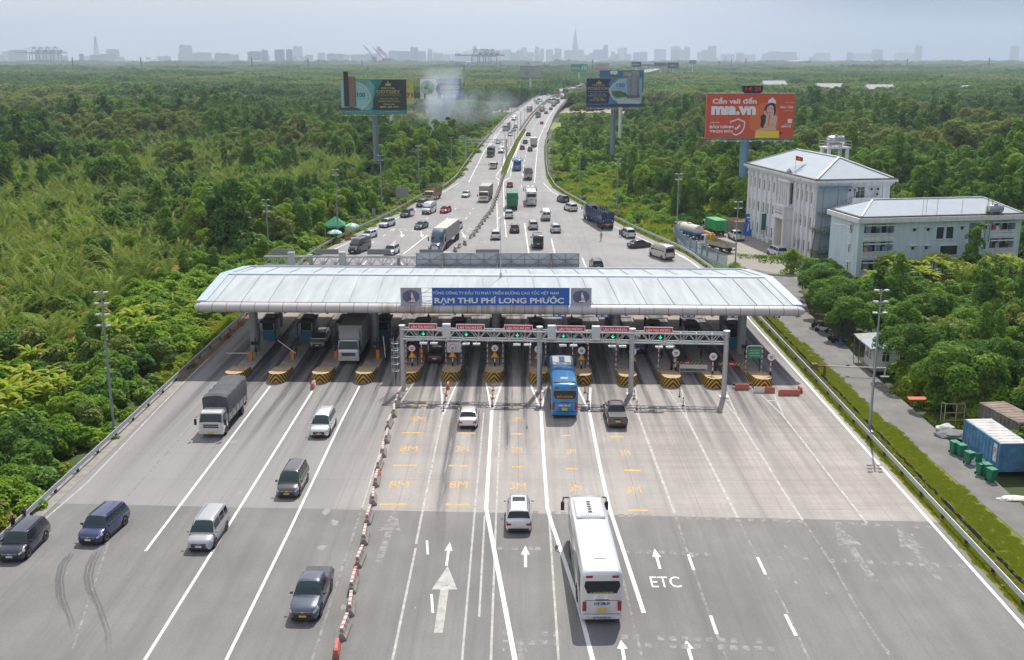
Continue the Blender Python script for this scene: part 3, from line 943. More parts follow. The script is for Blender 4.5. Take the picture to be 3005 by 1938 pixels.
# ---- the far name board, seen from behind: grey sheet and lattice
bb=thing('rear_name_board','grey back of a long sign with steel lattice on far canopy edge','sign',(-2.9,145.6,6.2))
b=MB()
b.bx(-11.3,11.3,.55,.63,-.15,2.1)
b.build('sheet',mat('sign_back_sheet',(.42,.45,.47),.55,.2,var=.1,vscale=.8),bb)
b=MB()
for k in range(13):
 x=-11.25 + k*1.875
 b.bar((x,.49,-.15),(x,.49,2.1),.06)
for z in (-.1,.55,1.2,2.05):
 b.bar((-11.3,.45,z),(11.3,.45,z),.05)
for k in range(6):
 x0,x1=-11.25+k*3.75,-11.25+(k+1)*3.75
 b.bar((x0,.42,-.1),(x1,.42,2.0),.05);b.bar((x0,.4,2.0),(x1,.4,-.1),.05)
b.build('lattice',STEEL_D,bb)
for x in (-7.5,0,7.4):
 b=MB()
 b.bar((x,.36,-.2),(x,.36,2.1),.14);b.bar((x,.3,1.5),(x,-1.6,-.05),.1);b.bar((x,.3,-.1),(x,-1.6,-.08),.1)
 b.build('stay',mat('rusty_steel',(.3,.17,.12),.8,var=.4,vscale=2),bb)

# ---- islands
def chevron_mat():
 m=bpy.data.materials.new('black_yellow_chevrons')
 m.use_nodes=True
 n,l=m.node_tree.nodes,m.node_tree.links
 p=n['Principled BSDF'];dv(p,'Roughness',.65)
 tc=n.new('ShaderNodeTexCoord');sp=n.new('ShaderNodeSeparateXYZ');l.new(tc.outputs['Object'],sp.inputs[0])
 ab=n.new('ShaderNodeMath');ab.operation='ABSOLUTE';l.new(sp.outputs['X'],ab.inputs[0])
 # along the flanks the stripes keep running back with Y
 yy=n.new('ShaderNodeMath');yy.operation='MULTIPLY';dv(yy,1,.9);l.new(sp.outputs['Y'],yy.inputs[0])
 a=n.new('ShaderNodeMath');a.operation='ADD';l.new(ab.outputs[0],a.inputs[0]);l.new(sp.outputs['Z'],a.inputs[1])
 a2=n.new('ShaderNodeMath');a2.operation='ADD';l.new(a.outputs[0],a2.inputs[0]);l.new(yy.outputs[0],a2.inputs[1])
 mm=n.new('ShaderNodeMath');mm.operation='PINGPONG';dv(mm,1,.27);l.new(a2.outputs[0],mm.inputs[0])
 gt=n.new('ShaderNodeMath');gt.operation='GREATER_THAN';dv(gt,1,.135);l.new(mm.outputs[0],gt.inputs[0])
 nz=n.new('ShaderNodeTexNoise');dv(nz,'Scale',3);dv(nz,'Detail',5);l.new(tc.outputs['Object'],nz.inputs['Vector'])
 r=n.new('ShaderNodeMapRange');dv(r,1,.3);dv(r,2,.7);dv(r,3,.7);dv(r,4,1.15);l.new(nz.outputs['Fac'],r.inputs[0])
 c=n.new('ShaderNodeMixRGB');dv(c,1,(.03,.03,.03,1));dv(c,2,(.62,.36,.02,1));l.new(gt.outputs[0],c.inputs[0])
 d=n.new('ShaderNodeMixRGB');d.blend_type='MULTIPLY';dv(d,0,1);l.new(c.outputs[0],d.inputs[1]);l.new(r.outputs[0],d.inputs[2])
 l.new(d.outputs[0],p.inputs['Base Color'])
 return m
CHEV=chevron_mat()
NOSE_TOP=mat('worn_yellow_concrete',(.46,.33,.18),.85,var=.25,vscale=1.5)
ISL=[(-31.1,111.5),(-26.35,111.5),(-21.6,111.5),(-16.86,111.6),(-11.9,112.0),(-7.39,112.2),(-2.64,112.1),(2.21,111.6),(7.0,111.1),(11.87,110.7),(16.58,110.2),(21.16,109.9),(26.29,109.8)]
def nose_proto():
 outl=lambda w,h: [(-w,4.2),(-w,1.1),(-w*.86,.5),(-w*.55,.12),(-w*.2,0),(w*.2,0),(w*.55,.12),(w*.86,.5),(w,1.1),(w,4.2)]
 b=MB()
 lo,hi=outl(1.08,0),outl(1.0,0)
 hh=lambda y: 1.05 if y < 2.2 else 1.05 - .35*(y-2.2)/2.0
 n=len(lo)
 b.add([(x,y,0) for x,y in lo] + [(x,y+.05,hh(y)) for x,y in hi],[((i+1) % n,i,n+i,n+(i+1) % n) for i in range(n)][::1],0)
 b.f[-n:]=[tuple(reversed(f)) for f in b.f[-n:]]
 b.poly([(x*.999,y+.05,hh(y)+.001) for x,y in hi],1)
 return b
nose_me=None
island_src=None
ORD=['first','second','third','fourth','fifth','sixth','seventh','eighth','ninth','tenth','eleventh','twelfth','thirteenth']
for i,(x,y) in enumerate(ISL):
 lab='concrete lane island with chevron nose, ' + ORD[i] + ' from the left guardrail'
 if island_src is None:
  t=thing('lane_island',lab,'traffic island',(x,y,0),0,'toll lane islands with striped noses')
  b=MB()
  ln=33.0
  b.prism([(-1.0,4.26),(1.0,4.26),(1.0,ln-1),(.6,ln-.2),(0,ln),(-.6,ln-.2),(-1.0,ln-1)],0.0,.26)
  b.build('kerbed_base',CONC_O,t)
  nose_proto().build('striped_nose',[CHEV,NOSE_TOP],t,smooth=35)
  island_src=t
 else:
  t=copy_tree(island_src);t.location=(x,y,0);t['label']=lab

# ---- booths
BW=mat('booth_white',(.62,.64,.64),.6,var=.1)
def booth_proto():
 t=thing('toll_booth','x','toll booth',(0,0,0),0,'toll booths under the canopy')
 b=MB()
 b.bx(-.75,.75,-1.6,1.6,0,1.05,0)
 b.bx(-.76,.76,-1.62,-1.2,0,1.3,1)
 for sx in (-1,1):
  for y in (-1.55,-.4,.5,1.55):
   b.bx(sx*.72-.04,sx*.72+.04,y-.06,y+.06,1.05,2.3)
 b.bx(-.74,.74,.7,1.58,1.05,2.3,0)
 b.build('cabin',[BW,TEAL],t,bevel=.02)
 b=MB()
 for sx in (-1,1):
  b.bx(sx*.69-.01,sx*.69+.01,-1.5,.68,1.06,2.28)
 b.bx(-.68,.68,-1.56,-1.53,1.32,2.28)
 b.build('window',DGLASS,t)
 b=MB()
 b.bx(-.95,.95,-1.9,1.9,2.3,2.55)
 b.build('roof',mat('booth_roof_dark',(.06,.06,.065),.6,var=.2),t,bevel=.04)
 b=MB();b.bx(-.6,.6,-.3,.6,2.56,2.95);b.build('air_conditioner',mat('brown_grey_metal',(.17,.14,.12),.6),t,bevel=.03)
 for sx in (-1,1):
  b=MB();b.tube([(sx*.98,-2.1,0),(sx*.98,-2.1,2.2),(sx*.8,-2.1,2.6)],.07,8);b.build('guard_post',mat('dark_post',(.05,.045,.045),.5),t)
 return t
bp=booth_proto()
for i,(x,y) in enumerate(ISL):
 t=bp if i == 0 else copy_tree(bp)
 t.location=(x,128.6 + (y-111.5)*.6 + (2 if i < 4 else 0),.26)
 t['label']='small white toll booth with dark roof on the ' + ORD[i] + ' lane island from the left'

# ---- barrier machines (orange) and arms, displays
def barrier_proto():
 t=thing('barrier_gate','x','barrier gate')
 b=MB();b.bx(-.2,.2,-.17,.17,0,1.1);b.build('cabinet',ORANGE,t,bevel=.02)
 b=MB();b.bx(-2.75,-.15,-.24,-.19,.86,.95);b.build('arm',mat('barrier_arm',(.72,.7,.68),.5),t)
 return t
bg=barrier_proto()
def half_arm(t,a):
 for c in kids(t):
  if c.name.startswith('arm'): c.rotation_euler.y=a
for i,(x,y,a,lab) in enumerate(((-31.3,119.9,0,'orange barrier gate with its arm down on the leftmost lane'),(-26.5,120.2,R(38),'orange barrier gate with its arm half raised on the second island'),(-21.5,120.6,R(86),'orange barrier gate with raised arm beside silver car'),(-16.6,120.6,R(86),'orange barrier gate with raised arm beside the tall box truck'),(-11.6,121.5,R(86),'orange barrier gate with raised arm behind the gantry ladder'))):
 t=bg if i == 0 else copy_tree(bg)
 t.location=(x+.2,y,.26);tag(t,lab,group='orange barrier gates');half_arm(t,a)
def disp_proto():
 t=thing('payment_display','x','display',group='black display posts on the islands')
 b=MB();b.tube([(0,0,0),(0,0,2.2)],.06,8);b.build('post',BLACK,t)
 b=MB();b.bx(-.5,.5,-.1,.1,1.35,1.75);b.bx(-.15,.15,-.14,.14,.5,.95);b.build('screen_box',BLACK,t,bevel=.02)
 return t
dp=disp_proto()
for i,(x,y) in enumerate(ISL):
 t=dp if i == 0 else copy_tree(dp)
 t.location=(x+.15,121.8+(y-111.5)*.7,.26)
 t['label']='black display post standing on the ' + ORD[i] + ' lane island from the left'
def swing_proto():
 t=thing('lane_barrier','x','boom barrier',group='dark boom arms at the far side of the lanes')
 b=MB();b.bx(-.15,.15,-.15,.15,0,1.2);b.tube([(.0,.3,0),(.0,.3,2.6)],.06,6);b.bx(-.25,.25,.2,.4,2.2,2.7);b.build('housing',BLACK,t)
 b=MB();b.bar((.1,0,1.05),(2.9,0,1.15),.08);b.build('arm',STEEL_D,t)
 return t
sw=swing_proto()
for i,(x,y) in enumerate(ISL[4:12]):
 t=sw if i == 0 else copy_tree(sw)
 t.location=(x,137.5+(y-111.5)*.8,.26)
 t['label']='dark boom arm at the far end of the ' + ORD[i+4] + ' lane island'

# ---- height-limit hoops with signs on the ETC islands
def band_mat():
 m=bpy.data.materials.new('red_white_bands');m.use_nodes=True
 n,l=m.node_tree.nodes,m.node_tree.links
 tc=n.new('ShaderNodeTexCoord');sp=n.new('ShaderNodeSeparateXYZ');l.new(tc.outputs['Object'],sp.inputs[0])
 mm=n.new('ShaderNodeMath');mm.operation='PINGPONG';dv(mm,1,.3);l.new(sp.outputs['Z'],mm.inputs[0])
 gt=n.new('ShaderNodeMath');gt.operation='GREATER_THAN';dv(gt,1,.19);l.new(mm.outputs[0],gt.inputs[0])
 c=n.new('ShaderNodeMixRGB');dv(c,1,(.72,.7,.68,1));dv(c,2,(.42,.06,.04,1));l.new(gt.outputs[0],c.inputs[0])
 l.new(c.outputs[0],n['Principled BSDF'].inputs['Base Color'])
 return m
BAND=band_mat()
ORANGE_S=mat('orange_sign',(.85,.3,.02),.5)
def hoop(x,y,red,tri,board_,lab):
 t=thing('height_hoop',lab,'sign frame',(x,y,.26),0,'hoop frames on the lane islands')
 b=MB()
 b.tube([(-.88,0,0),(-.88,0,2.75),(-.78,0,2.95),(-.6,0,3.02),(.6,0,3.02),(.78,0,2.95),(.88,0,2.75),(.88,0,0)],.075,8)
 b.build('frame',BAND,t)
 if board_:
  b=MB();b.bx(-.75,.8,.02,.06,1.55,2.8)
  b.build('board',WPAINT if board_ == 1 else mat('green_notice',(.02,.3,.14),.5),t)
  if board_ == 2:
   lo=t.children[-1];b=MB()
   for r_,s in enumerate(('CẤM DỪNG XE','NƠI ĐÓN','TRẢ KHÁCH')):
    b.text(s,(.05,.012,2.5-r_*.3),1.1,.15,0,.02)
   b.build('lettering',WSIGN,lo)
 return t
def round_sign(x,y,red,tri,lab):
 t=thing('lane_sign',lab,'traffic sign',(x,y,.26),0,'round lane signs on striped posts')
 b=MB();b.tube([(0,0,0),(0,0,2.55)],.07,8);b.build('post',BAND,t)
 b=MB()
 b.tube([(0,-.1,2.62),(0,-.06,2.62)],.42,24,0)
 b.disc((0,-.105,2.62),.36 if red else .4,24,1)
 b.box((0,-.11,2.68),(.4,.012,.1),2);b.box((0,-.11,2.52),(.26,.012,.14),2)
 b.build('round_plate',[REDP if red else WPAINT,WPAINT,STEEL_D],t)
 if tri:
  b=MB();b.add([(-.45,-.1,1.55),(.45,-.1,1.55),(0,-.1,2.28),(-.45,-.05,1.55),(.45,-.05,1.55),(0,-.05,2.28)],[(0,1,2),(5,4,3),(0,3,4,1),(1,4,5,2),(2,5,3,0)])
  b.add([(-.22,-.105,1.66),(.22,-.105,1.66),(0,-.105,2.02)],[(0,1,2)],1)
  b.build('warning_triangle',[ORANGE_S,mat('orange_sign_mark',(.75,.5,.1),.5)],t)
 b=MB();b.bx(-.1,.1,-.14,-.0,.55,.95);b.build('flasher_box',BLACK,t)
 return t
hs=[(4,1,1,0),(5,1,1,1),(6,1,1,0),(7,0,1,0),(8,0,1,0),(9,0,1,0),(10,0,0,0),(12,0,0,2)]
for i,red,tri,bd in hs:
 x,y=ISL[i]
 hoop(x,y+5.6,red,tri,bd,('red and white hoop frame' if not bd else ('hoop frame with white board' if bd == 1 else 'hoop frame with green notice board')) + ' on the ' + ORD[i] + ' lane island')
for i,red,tri,bd in hs + [(11,0,0,0)]:
 x,y=ISL[i]
 dx={9:.75,10:.75,12:1.15}.get(i,0)
 round_sign(x+dx,y+3.7 - (1.2 if i in (11,12) else 0),red,tri,('round red rimmed sign' if red else 'round white sign') + (' over orange triangle' if tri else '') + ' on the ' + ORD[i] + ' lane island')
 if i not in (11,):
  b=MB();b.tube([(x+.5,y+5.0,.26),(x+.5,y+5.0,1.6),(x+.42,y+4.9,2.0)],.07,8)
  tag(b.build('sensor_post',BLACK),'short black sensor post on the ' + ORD[i] + ' lane island','post','black sensor posts')

# ---- front gantry with red lane boards
def truss(mb,a,bb_,z0,z1,dpt,step,r=.07,mi=0):
 a,bb_=Vector(a),Vector(bb_)
 d=(bb_-a);ln=d.length;u=d.normalized();nrm=Vector((-u.y,u.x,0))*dpt/2
 for s in (-1,1):
  for z in (z0,z1):
   p,q=a + nrm*s,bb_ + nrm*s
   mb.tube([(p.x,p.y,z),(q.x,q.y,z)],r*1.25,6,mi)
 n=max(2,int(ln/step))
 for k in range(n):
  t0,t1,tm=k/n,(k+1)/n,(k+.5)/n
  for s in (-1,1):
   p0,p1,pm=a+d*t0+nrm*s,a+d*t1+nrm*s,a+d*tm+nrm*s
   mb.bar((p0.x,p0.y,z0),(pm.x,pm.y,z1),r*.9,None,mi);mb.bar((pm.x,pm.y,z1),(p1.x,p1.y,z0),r*.9,None,mi)
   mb.bar((p0.x,p0.y,z0),(p0.x,p0.y,z1),r*.7,None,mi)
  p0,p1=a+d*t0+nrm,a+d*t0-nrm
  mb.bar((p0.x,p0.y,z1),(p1.x,p1.y,z1),r*.7,None,mi);mb.bar((p0.x,p0.y,z0),(p1.x,p1.y,z0),r*.7,None,mi)
gan=thing('lane_gantry','grey steel truss gantry standing over the six electronic lanes','gantry',(0,0,0))
b=MB();truss(b,(-12.2,109.1,0),(21.6,107.2,0),5.75,6.75,.9,1.55);b.build('truss',STEEL,gan)
for x,y in ((-12.24,109.25),(2.22,108.7),(11.82,107.9),(21.43,107.0)):
 b=MB();b.tube([(x,y,0),(x,y,7.05)],.27,14);b.bx(x-.45,x+.45,y-.45,y+.45,0,.08);b.tube([(x,y,7.0),(x,y,7.12)],.36,14)
 b.build('post',STEEL,gan,smooth=40)
b=MB()
for z in np.arange(2.2,5.8,.75):
 b.tube([(-13.0+.42*math.cos(k*PI/6),109.2+.42*math.sin(k*PI/6),z) for k in range(12)]+[(-12.58,109.2,z)],.025,5)
for k in range(0,12,2):
 b.bar((-13.0+.42*math.cos(k*PI/6),109.2+.42*math.sin(k*PI/6),.6),(-13.0+.42*math.cos(k*PI/6),109.2+.42*math.sin(k*PI/6),5.7),.03)
b.build('caged_ladder',STEEL,gan)
LB=[(-9.95,1),(-5.0,1),(0.0,1),(5.4,1),(9.97,1),(14.4,1)]
XG=[-9.91,-5.43,-.11,4.67,9.75,14.6]
NM=['left-hand','second','third','fourth','fifth','right-hand']
gy=lambda x: 109.1 - (x+12.2)*.056
REDS=mat('red_lane_board',(.62,.02,.045),.45,var=.06)
for i,(x,_) in enumerate(LB):
 t=thing('lane_board','red board reading LÀN THU PHÍ ETC, ' + ['first','second','third','fourth','fifth','sixth'][i] + ' along the gantry','sign',(x,gy(x)-.6,0),R(-3.2),'red lane boards on the gantry')
 b=MB();b.bx(-1.48,1.48,-.04,.04,6.92,7.5,1);b.bx(-1.43,1.43,-.05,.0,6.97,7.45,0);b.build('panel',[REDS,WSIGN],t)
 pl=t.children[-1]
 b=MB();b.text('LÀN THU PHÍ ETC',(0,-.06,7.19),2.45,.33,0,.03);b.build('lettering',WSIGN,pl)
GREEN_E=emit('green_signal_light',(.02,.75,.25),1.1)
for i,x in enumerate(XG):
 t=thing('lane_signal','black signal box with green down arrow, ' + ['first','second','third','fourth','fifth','sixth'][i] + ' along the gantry','traffic signal',(x,gy(x)-.62,6.45),R(-3.2),'lane signals on the gantry')
 b=MB();b.bx(-.31,.31,-.1,.12,-.31,.31);b.build('case',BLACK,t,bevel=.02)
 b=MB();b.bx(-.035,.035,-.115,-.11,-.15,.2);b.add([(-.18,-.115,.0),(-.13,-.115,.05),(0,-.115,-.1),(.13,-.115,.05),(.18,-.115,0),(0,-.115,-.2)],[(0,1,2,5),(5,2,3,4)]);b.build('arrow',GREEN_E,t)
for i,x in enumerate((-7.5,3.45,8.02)):
 b=MB();b.bx(-.42,.42,-.3,.3,6.1,7.45)
 o=b.build('control_box',mat('pale_grey_box',(.6,.62,.6),.5,var=.06),None,bevel=.03,loc=(x,gy(x)-.35,0))
 tag(o,'pale grey control box on the gantry ' + ['between the first two red boards','left of the fourth red board','between the fourth and fifth red boards'][i],'control box','control boxes on the gantry')
for i,x in enumerate(XG):
 b=MB()
 for dx in (-.75,.35):
  b.bx(dx-.38,dx+.38,-.3,.3,5.28,5.38);b.bar((dx,0,5.38),(dx,0,5.7),.05)
 o=b.build('reader_antenna',WPAINT,None,loc=(x+.7,gy(x)-.4,0))
 tag(o,'flat white reader antennas hanging below signal ' + ['one','two','three','four','five','six'][i] + ' of the gantry','antenna','antennas under the gantry')

# ---- blue lane signs on the eave
for i,(p,two) in enumerate((((4.61,6.51),1),((9.4,6.46),1),((19.05,6.44),1),((24.01,6.41),1),((28.92,6.42),0))):
 b=MB()
 ww=1.5 if two else .78
 b.bx(-ww/2,ww/2,-.03,.03,-.33,.33)
 for cx in ((-.36,.36) if two else (0,)):
  b.bx(cx-.2,cx+.2,-.04,-.03,-.24,-.06,1);b.bx(cx-.03,cx+.03,-.04,-.03,.0,.26,1);b.add([(cx-.09,-.04,.14),(cx+.09,-.04,.14),(cx,-.04,.27)],[(0,1,2)],1)
 if two: b.bx(-.01,.01,-.04,-.03,-.33,.33,1)
 o=b.build('lane_use_sign',[BLUEP,WSIGN],None,loc=(p[0],117.0,p[1]))
 tag(o,('small blue lane sign on the eave, ' + ['first','second','third','fourth'][i] + ' right of the logo') if two else 'single blue vehicle sign at the right end of the eave','sign','blue lane signs along the eave')

# ---- rear gantry, left half seen behind the roof
g2=thing('rear_gantry','grey truss gantry with light panels beyond the canopy on the left','gantry')
b=MB();truss(b,(-38.0,158.0,0),(-6,157.0,0),3.75+.6,5.1+.6,.9,1.7,.08);b.build('truss',STEEL,g2)
for x in (-31.0,-17.9,-8.0):
 b=MB();b.tube([(x,157.6,0),(x,157.6,6.0)],.3,14);b.build('post',STEEL,g2,smooth=40)
for i,x in enumerate((-36.2,-29.6,-21.8,-14.0,-5.8+.2)):
 b=MB();b.bx(-1.75,1.75,-.05,.05,6.05,6.85)
 o=b.build('lane_board',mat('perforated_grey_panel',(.3,.31,.32),.6,.3,var=.15,vscale=6),None,loc=(x+1,157.6,0))
 tag(o,'grey back of a lane board on the rear gantry, ' + ['first','second','third','fourth','fifth'][i] + ' from the left','sign','backs of lane boards on the rear gantry')
for i,x in enumerate((-33.8,-26.2,-10.6)):
 b=MB();b.bx(-.5,.5,-.3,.3,4.6,6.5)
 o=b.build('control_box',MATS['pale_grey_box'],None,bevel=.03,loc=(x,157.2,0))
 tag(o,'pale control box on the rear gantry, ' + ['left one','middle one','right one'][i],'control box','control boxes on the rear gantry')

# ---- closed-lane barriers on the right
b=MB()
t=thing('folding_barrier','white folding barrier with grey triangles across a closed lane','barrier',((19.46,114.68)[0],(19.46,114.68)[1],0),R(-3))
b.bar((-1.5,0,0),(-1.5,0,1.25),.06);b.bar((1.5,0,0),(1.5,0,1.25),.06);b.bar((-1.5,0,1.25),(1.5,0,1.25),.08);b.bar((-1.5,0,.5),(1.5,0,.5),.06);b.bx(-1.5,1.5,-.02,.02,.85,1.2)
b.build('frame',WPAINT,t)
b=MB()
for k in range(3):
 x=-1.0+k*1.0
 b.add([(x-.45,-.03,.52),(x+.45,-.03,.52),(x,-.03,.84)],[(0,1,2)])
b.build('triangle',STEEL_D,t)
def stripe_mat():
 m=bpy.data.materials.new('yellow_black_boom');m.use_nodes=True
 n,l=m.node_tree.nodes,m.node_tree.links
 tc=n.new('ShaderNodeTexCoord');sp=n.new('ShaderNodeSeparateXYZ');l.new(tc.outputs['Object'],sp.inputs[0])
 a=n.new('ShaderNodeMath');a.operation='SUBTRACT';l.new(sp.outputs['X'],a.inputs[0]);l.new(sp.outputs['Z'],a.inputs[1])
 mm=n.new('ShaderNodeMath');mm.operation='PINGPONG';dv(mm,1,.2);l.new(a.outputs[0],mm.inputs[0])
 gt=n.new('ShaderNodeMath');gt.operation='GREATER_THAN';dv(gt,1,.1);l.new(mm.outputs[0],gt.inputs[0])
 c=n.new('ShaderNodeMixRGB');dv(c,1,(.03,.03,.03,1));dv(c,2,(.72,.48,.03,1));l.new(gt.outputs[0],c.inputs[0])
 l.new(c.outputs[0],n['Principled BSDF'].inputs['Base Color'])
 return m
BOOM=stripe_mat()
for i,(pa,pb,rx) in enumerate((((17.17,115.79),(0,0),.4),((22.03,115.37),(0,0),.4))):
 t=thing('closed_lane_boom',['striped boom with red disc closing the lane behind the folding barrier','striped boom with red disc closing the rightmost island lane'][i],'boom barrier',(pa[0],pa[1],.0),R(-2),'striped booms closing lanes')
 b=MB();b.bx(-.12,.12,-.12,.12,0,1.5);b.build('post',BLACK,t)
 b=MB();b.bx(.3,3.4,-.03,.03,1.05,1.35);b.build('arm',BOOM,t)
 b=MB();b.tube([(1.75,-.12,1.25),(1.75,-.06,1.25)],.34,20,0);b.bx(1.52,1.98,-.13,-.115,1.2,1.3,1);b.build('stop_disc',[REDP,WSIGN],t)

# ================================================================ billboards
POLE_B=mat('grey_blue_pole',(.2,.25,.32),.55,.1,var=.08)
POLE_L=mat('light_blue_pole',(.16,.3,.43),.55,var=.08)
SFRAME=mat('sign_frame_white',(.7,.7,.7),.5)
def bcol(n,c,v=0.0,vs=.3):
 return mat('print_'+n,c,.55,var=v,vscale=vs)
def billboard(label,cx,y,z0,z1,wd,face,rz=0,pole=POLE_B,pr=.85,group=None,depth=1.0,lit=True,pdx=0):
 t=thing('billboard',label,'billboard',(cx,y,-.4),rz,group)
 z0 += .4;z1 += .4
 b=MB();b.tube([(pdx,depth/2+pr,0),(pdx,depth/2+pr,z1-1.5)],pr,20)
 b.tube([(pdx,depth/2+pr,z0*.45),(pdx,depth/2+pr,z0*.45+.3)],pr*1.08,20)
 b.build('pole',pole,t,smooth=40)
 b=MB();b.bx(-wd/2,wd/2,0,depth,z0,z1);b.build('panel',[face],t)
 b=MB()
 b.bx(-wd/2-.15,wd/2+.15,-.06,depth+.06,z1,z1+.2);b.bx(-wd/2-.15,wd/2+.15,-.06,depth+.06,z0-.2,z0)
 for k in range(int(wd/2)):
  x=-wd/2+1+k*2
  b.bar((x,depth,z0),(x,depth+.5,z0),.1);b.bar((x,depth+.5,z0),(x,depth+.5,z1),.12)
 b.build('frame',STEEL_D,t)
 if lit:
  b=MB()
  for k in range(7):
   x=-wd/2+wd*(k+.5)/7
   b.bar((x,0,z0-.25),(x,-1.3,z0-.6),.06);b.bx(x-.25,x+.25,-1.6,-1.2,z0-.75,z0-.5)
  b.bar((-wd/2,-1.0,z0-.55),(wd/2,-1.0,z0-.55),.08)
  b.build('floodlight_bar',SFRAME,t)
 return t
def art(t,wd,z0,z1,items,mats):
 """printed shapes: (material index, kind, data) in panel coordinates u (0..1 across), v (0..1 up), stacked outwards a few mm each"""
 z0 += .4;z1 += .4
 b=MB()
 U=lambda u: -wd/2+u*wd
 V=lambda v: z0+v*(z1-z0)
 for k,it in enumerate(items):
  y=-.012-.006*k
  if it[1] == 'poly': b.poly([(U(u),y,V(v)) for u,v in it[2]],it[0])
  elif it[1] == 'disc': b.disc((U(it[2][0]),y,V(it[2][1])),it[2][2]*wd,28,it[0],'Y',(it[2][3] if len(it[2]) > 3 else it[2][2])*wd)
  elif it[1] == 'rect': u0,v0,u1,v1=it[2];b.quad((U(u0),y,V(v0)),(U(u1),y,V(v0)),(U(u1),y,V(v1)),(U(u0),y,V(v1)),it[0])
  elif it[1] == 'text':
   s,u,v,wf,hf=it[2][:5]
   b.text(s,(U(u),y,V(v)),wf*wd if wf else None,hf*(z1-z0) if hf else None,it[0],it[2][5] if len(it[2]) > 5 else .02,None,it[2][6] if len(it[2]) > 6 else True,it[2][7] if len(it[2]) > 7 else 0)
  elif it[1] == 'line':
   pts,w_=it[2]
   for p,q in zip(pts,pts[1:]):
    P_,Q_=Vector((U(p[0]),V(p[1]))),Vector((U(q[0]),V(q[1])))
    n_=(Q_-P_).normalized();n_=Vector((-n_.y,n_.x))*w_*wd/2
    b.quad((P_.x-n_.x,y,P_.y-n_.y),(Q_.x-n_.x,y,Q_.y-n_.y),(Q_.x+n_.x,y,Q_.y+n_.y),(P_.x+n_.x,y,P_.y+n_.y),it[0])
 pan=[c for c in t.children if c.name.startswith('panel')][0]
 return b.build('printed_poster',mats,pan)
def bez(pts,n=10):
 """smooth open curve through points"""
 out=[]
 for i in range(len(pts)-1):
  p0,p1,p2,p3=pts[max(i-1,0)],pts[i],pts[i+1],pts[min(i+2,len(pts)-1)]
  for k in range(n):
   t=k/n
   out.append(tuple(.5*((2*p1[j])+(-p0[j]+p2[j])*t+(2*p0[j]-5*p1[j]+4*p2[j]-p3[j])*t*t+(-p0[j]+3*p1[j]-3*p2[j]+p3[j])*t**3) for j in (0,1)))
 return out + [pts[-1]]

# ---- red billboard with the woman in a tiara (right)
uv=lambda x,y: ((x-165)/(1985-165),1-(y-325)/(1222-325))
def P3(*pts): return [uv(*p) for p in pts]
t=billboard('big orange red billboard with woman in tiara and yellow suitcase',50.0,236,17.85,27.13,19.0,bcol('orange_red',(.62,.085,.03),.06,.15),0,POLE_L,.95,None,1.2,True,-.6)
skin,hair=bcol('skin',(.68,.42,.32)),bcol('hair',(.03,.015,.015))
items=[
 (6,'poly',P3(*bez([(1200,560),(1330,500),(1560,520),(1640,740),(1640,1040),(1400,1160),(1190,1110),(1060,960),(1090,720),(1200,560)],6)[:-1])),
 (0,'text',('Cần vali đến',*uv(735,455),.5,.145,.03)),
 (0,'text',('mıa.vn',*uv(722,660),.505,.205,.06)),
 (0,'text',('MIỄN PHÍ',*uv(350,900),.1,.045,.02)),
 (0,'text',('BẢO HÀNH',*uv(487,985),.268,.085,.04)),
 (0,'text',('TRỌN ĐỜI',*uv(482,1085),.262,.085,.04)),
 (0,'line',(P3((675,915),(675,880),(740,870),(825,830),(910,870),(965,890),(960,980),(930,1070),(870,1130),(790,1165),(725,1130)),.014)),
 (0,'line',(P3((765,1010),(795,1045),(868,955)),.02)),
 (2,'poly',P3(*bez([(1385,560),(1440,505),(1530,500),(1580,560),(1590,700),(1555,770),(1480,765),(1430,700),(1400,760),(1330,740),(1350,640),(1385,560)],5)[:-1])),
 (2,'poly',P3(*bez([(1280,780),(1340,740),(1420,760),(1440,860),(1400,960),(1350,1020),(1290,960),(1300,880),(1280,780)],5)[:-1])),
 (1,'poly',P3((1500,740),(1560,760),(1625,765),(1635,830),(1600,1010),(1450,1020),(1470,860),(1490,800))),
 (1,'poly',P3((1480,700),(1530,700),(1545,780),(1480,790))),
 (1,'poly',P3(*bez([(1410,590),(1470,545),(1530,570),(1545,650),(1515,720),(1465,745),(1420,700),(1400,640),(1410,590)],5)[:-1])),
 (1,'poly',P3((1400,730),(1455,740),(1450,860),(1440,1010),(1350,1005),(1390,900))),
 (1,'poly',P3((1340,680),(1385,655),(1410,720),(1450,740),(1400,760),(1345,730))),
 (3,'poly',P3((1470,900),(1580,920),(1545,1010),(1455,1010))),
 (1,'poly',P3((1190,1100),(1215,1050),(1290,1025),(1600,1000),(1625,1060),(1340,1075),(1230,1095))),
 (0,'poly',P3((1420,515),(1425,450),(1510,390),(1580,460),(1585,530),(1545,505),(1480,500))),
 (2,'line',(P3((1422,612),(1448,610)),.006)),(2,'line',(P3((1492,622),(1520,626)),.006)),
 (4,'line',(P3((1440,690),(1465,703),(1495,692)),.008)),
 (0,'line',(P3((1545,660),(1545,750)),.006)),
 (5,'poly',P3((1180,1220),(1195,1110),(1250,1080),(1670,1070),(1690,1110),(1690,1220))),
 (2,'poly',P3((1675,1090),(1745,1120),(1740,1150),(1690,1140))),
 (0,'text',('ĐẠI SỨ THƯƠNG HIỆU',*uv(1865,495),.105,.022,.02)),
 (0,'text',('Ngọc Châu',*uv(1810,595),.155,.075,.02,True,.3)),
 (0,'text',('HOA HẬU HOÀN VŨ',*uv(1850,665),.105,.02,.02)),
 (0,'rect',(*uv(1845,915),*uv(1935,830))),
 (0,'text',('TỔNG ĐÀI MIỄN PHÍ',*uv(1845,945),.088,.017,.02)),
 (0,'text',('18006139',*uv(1818,985),.112,.045,.03)),
]
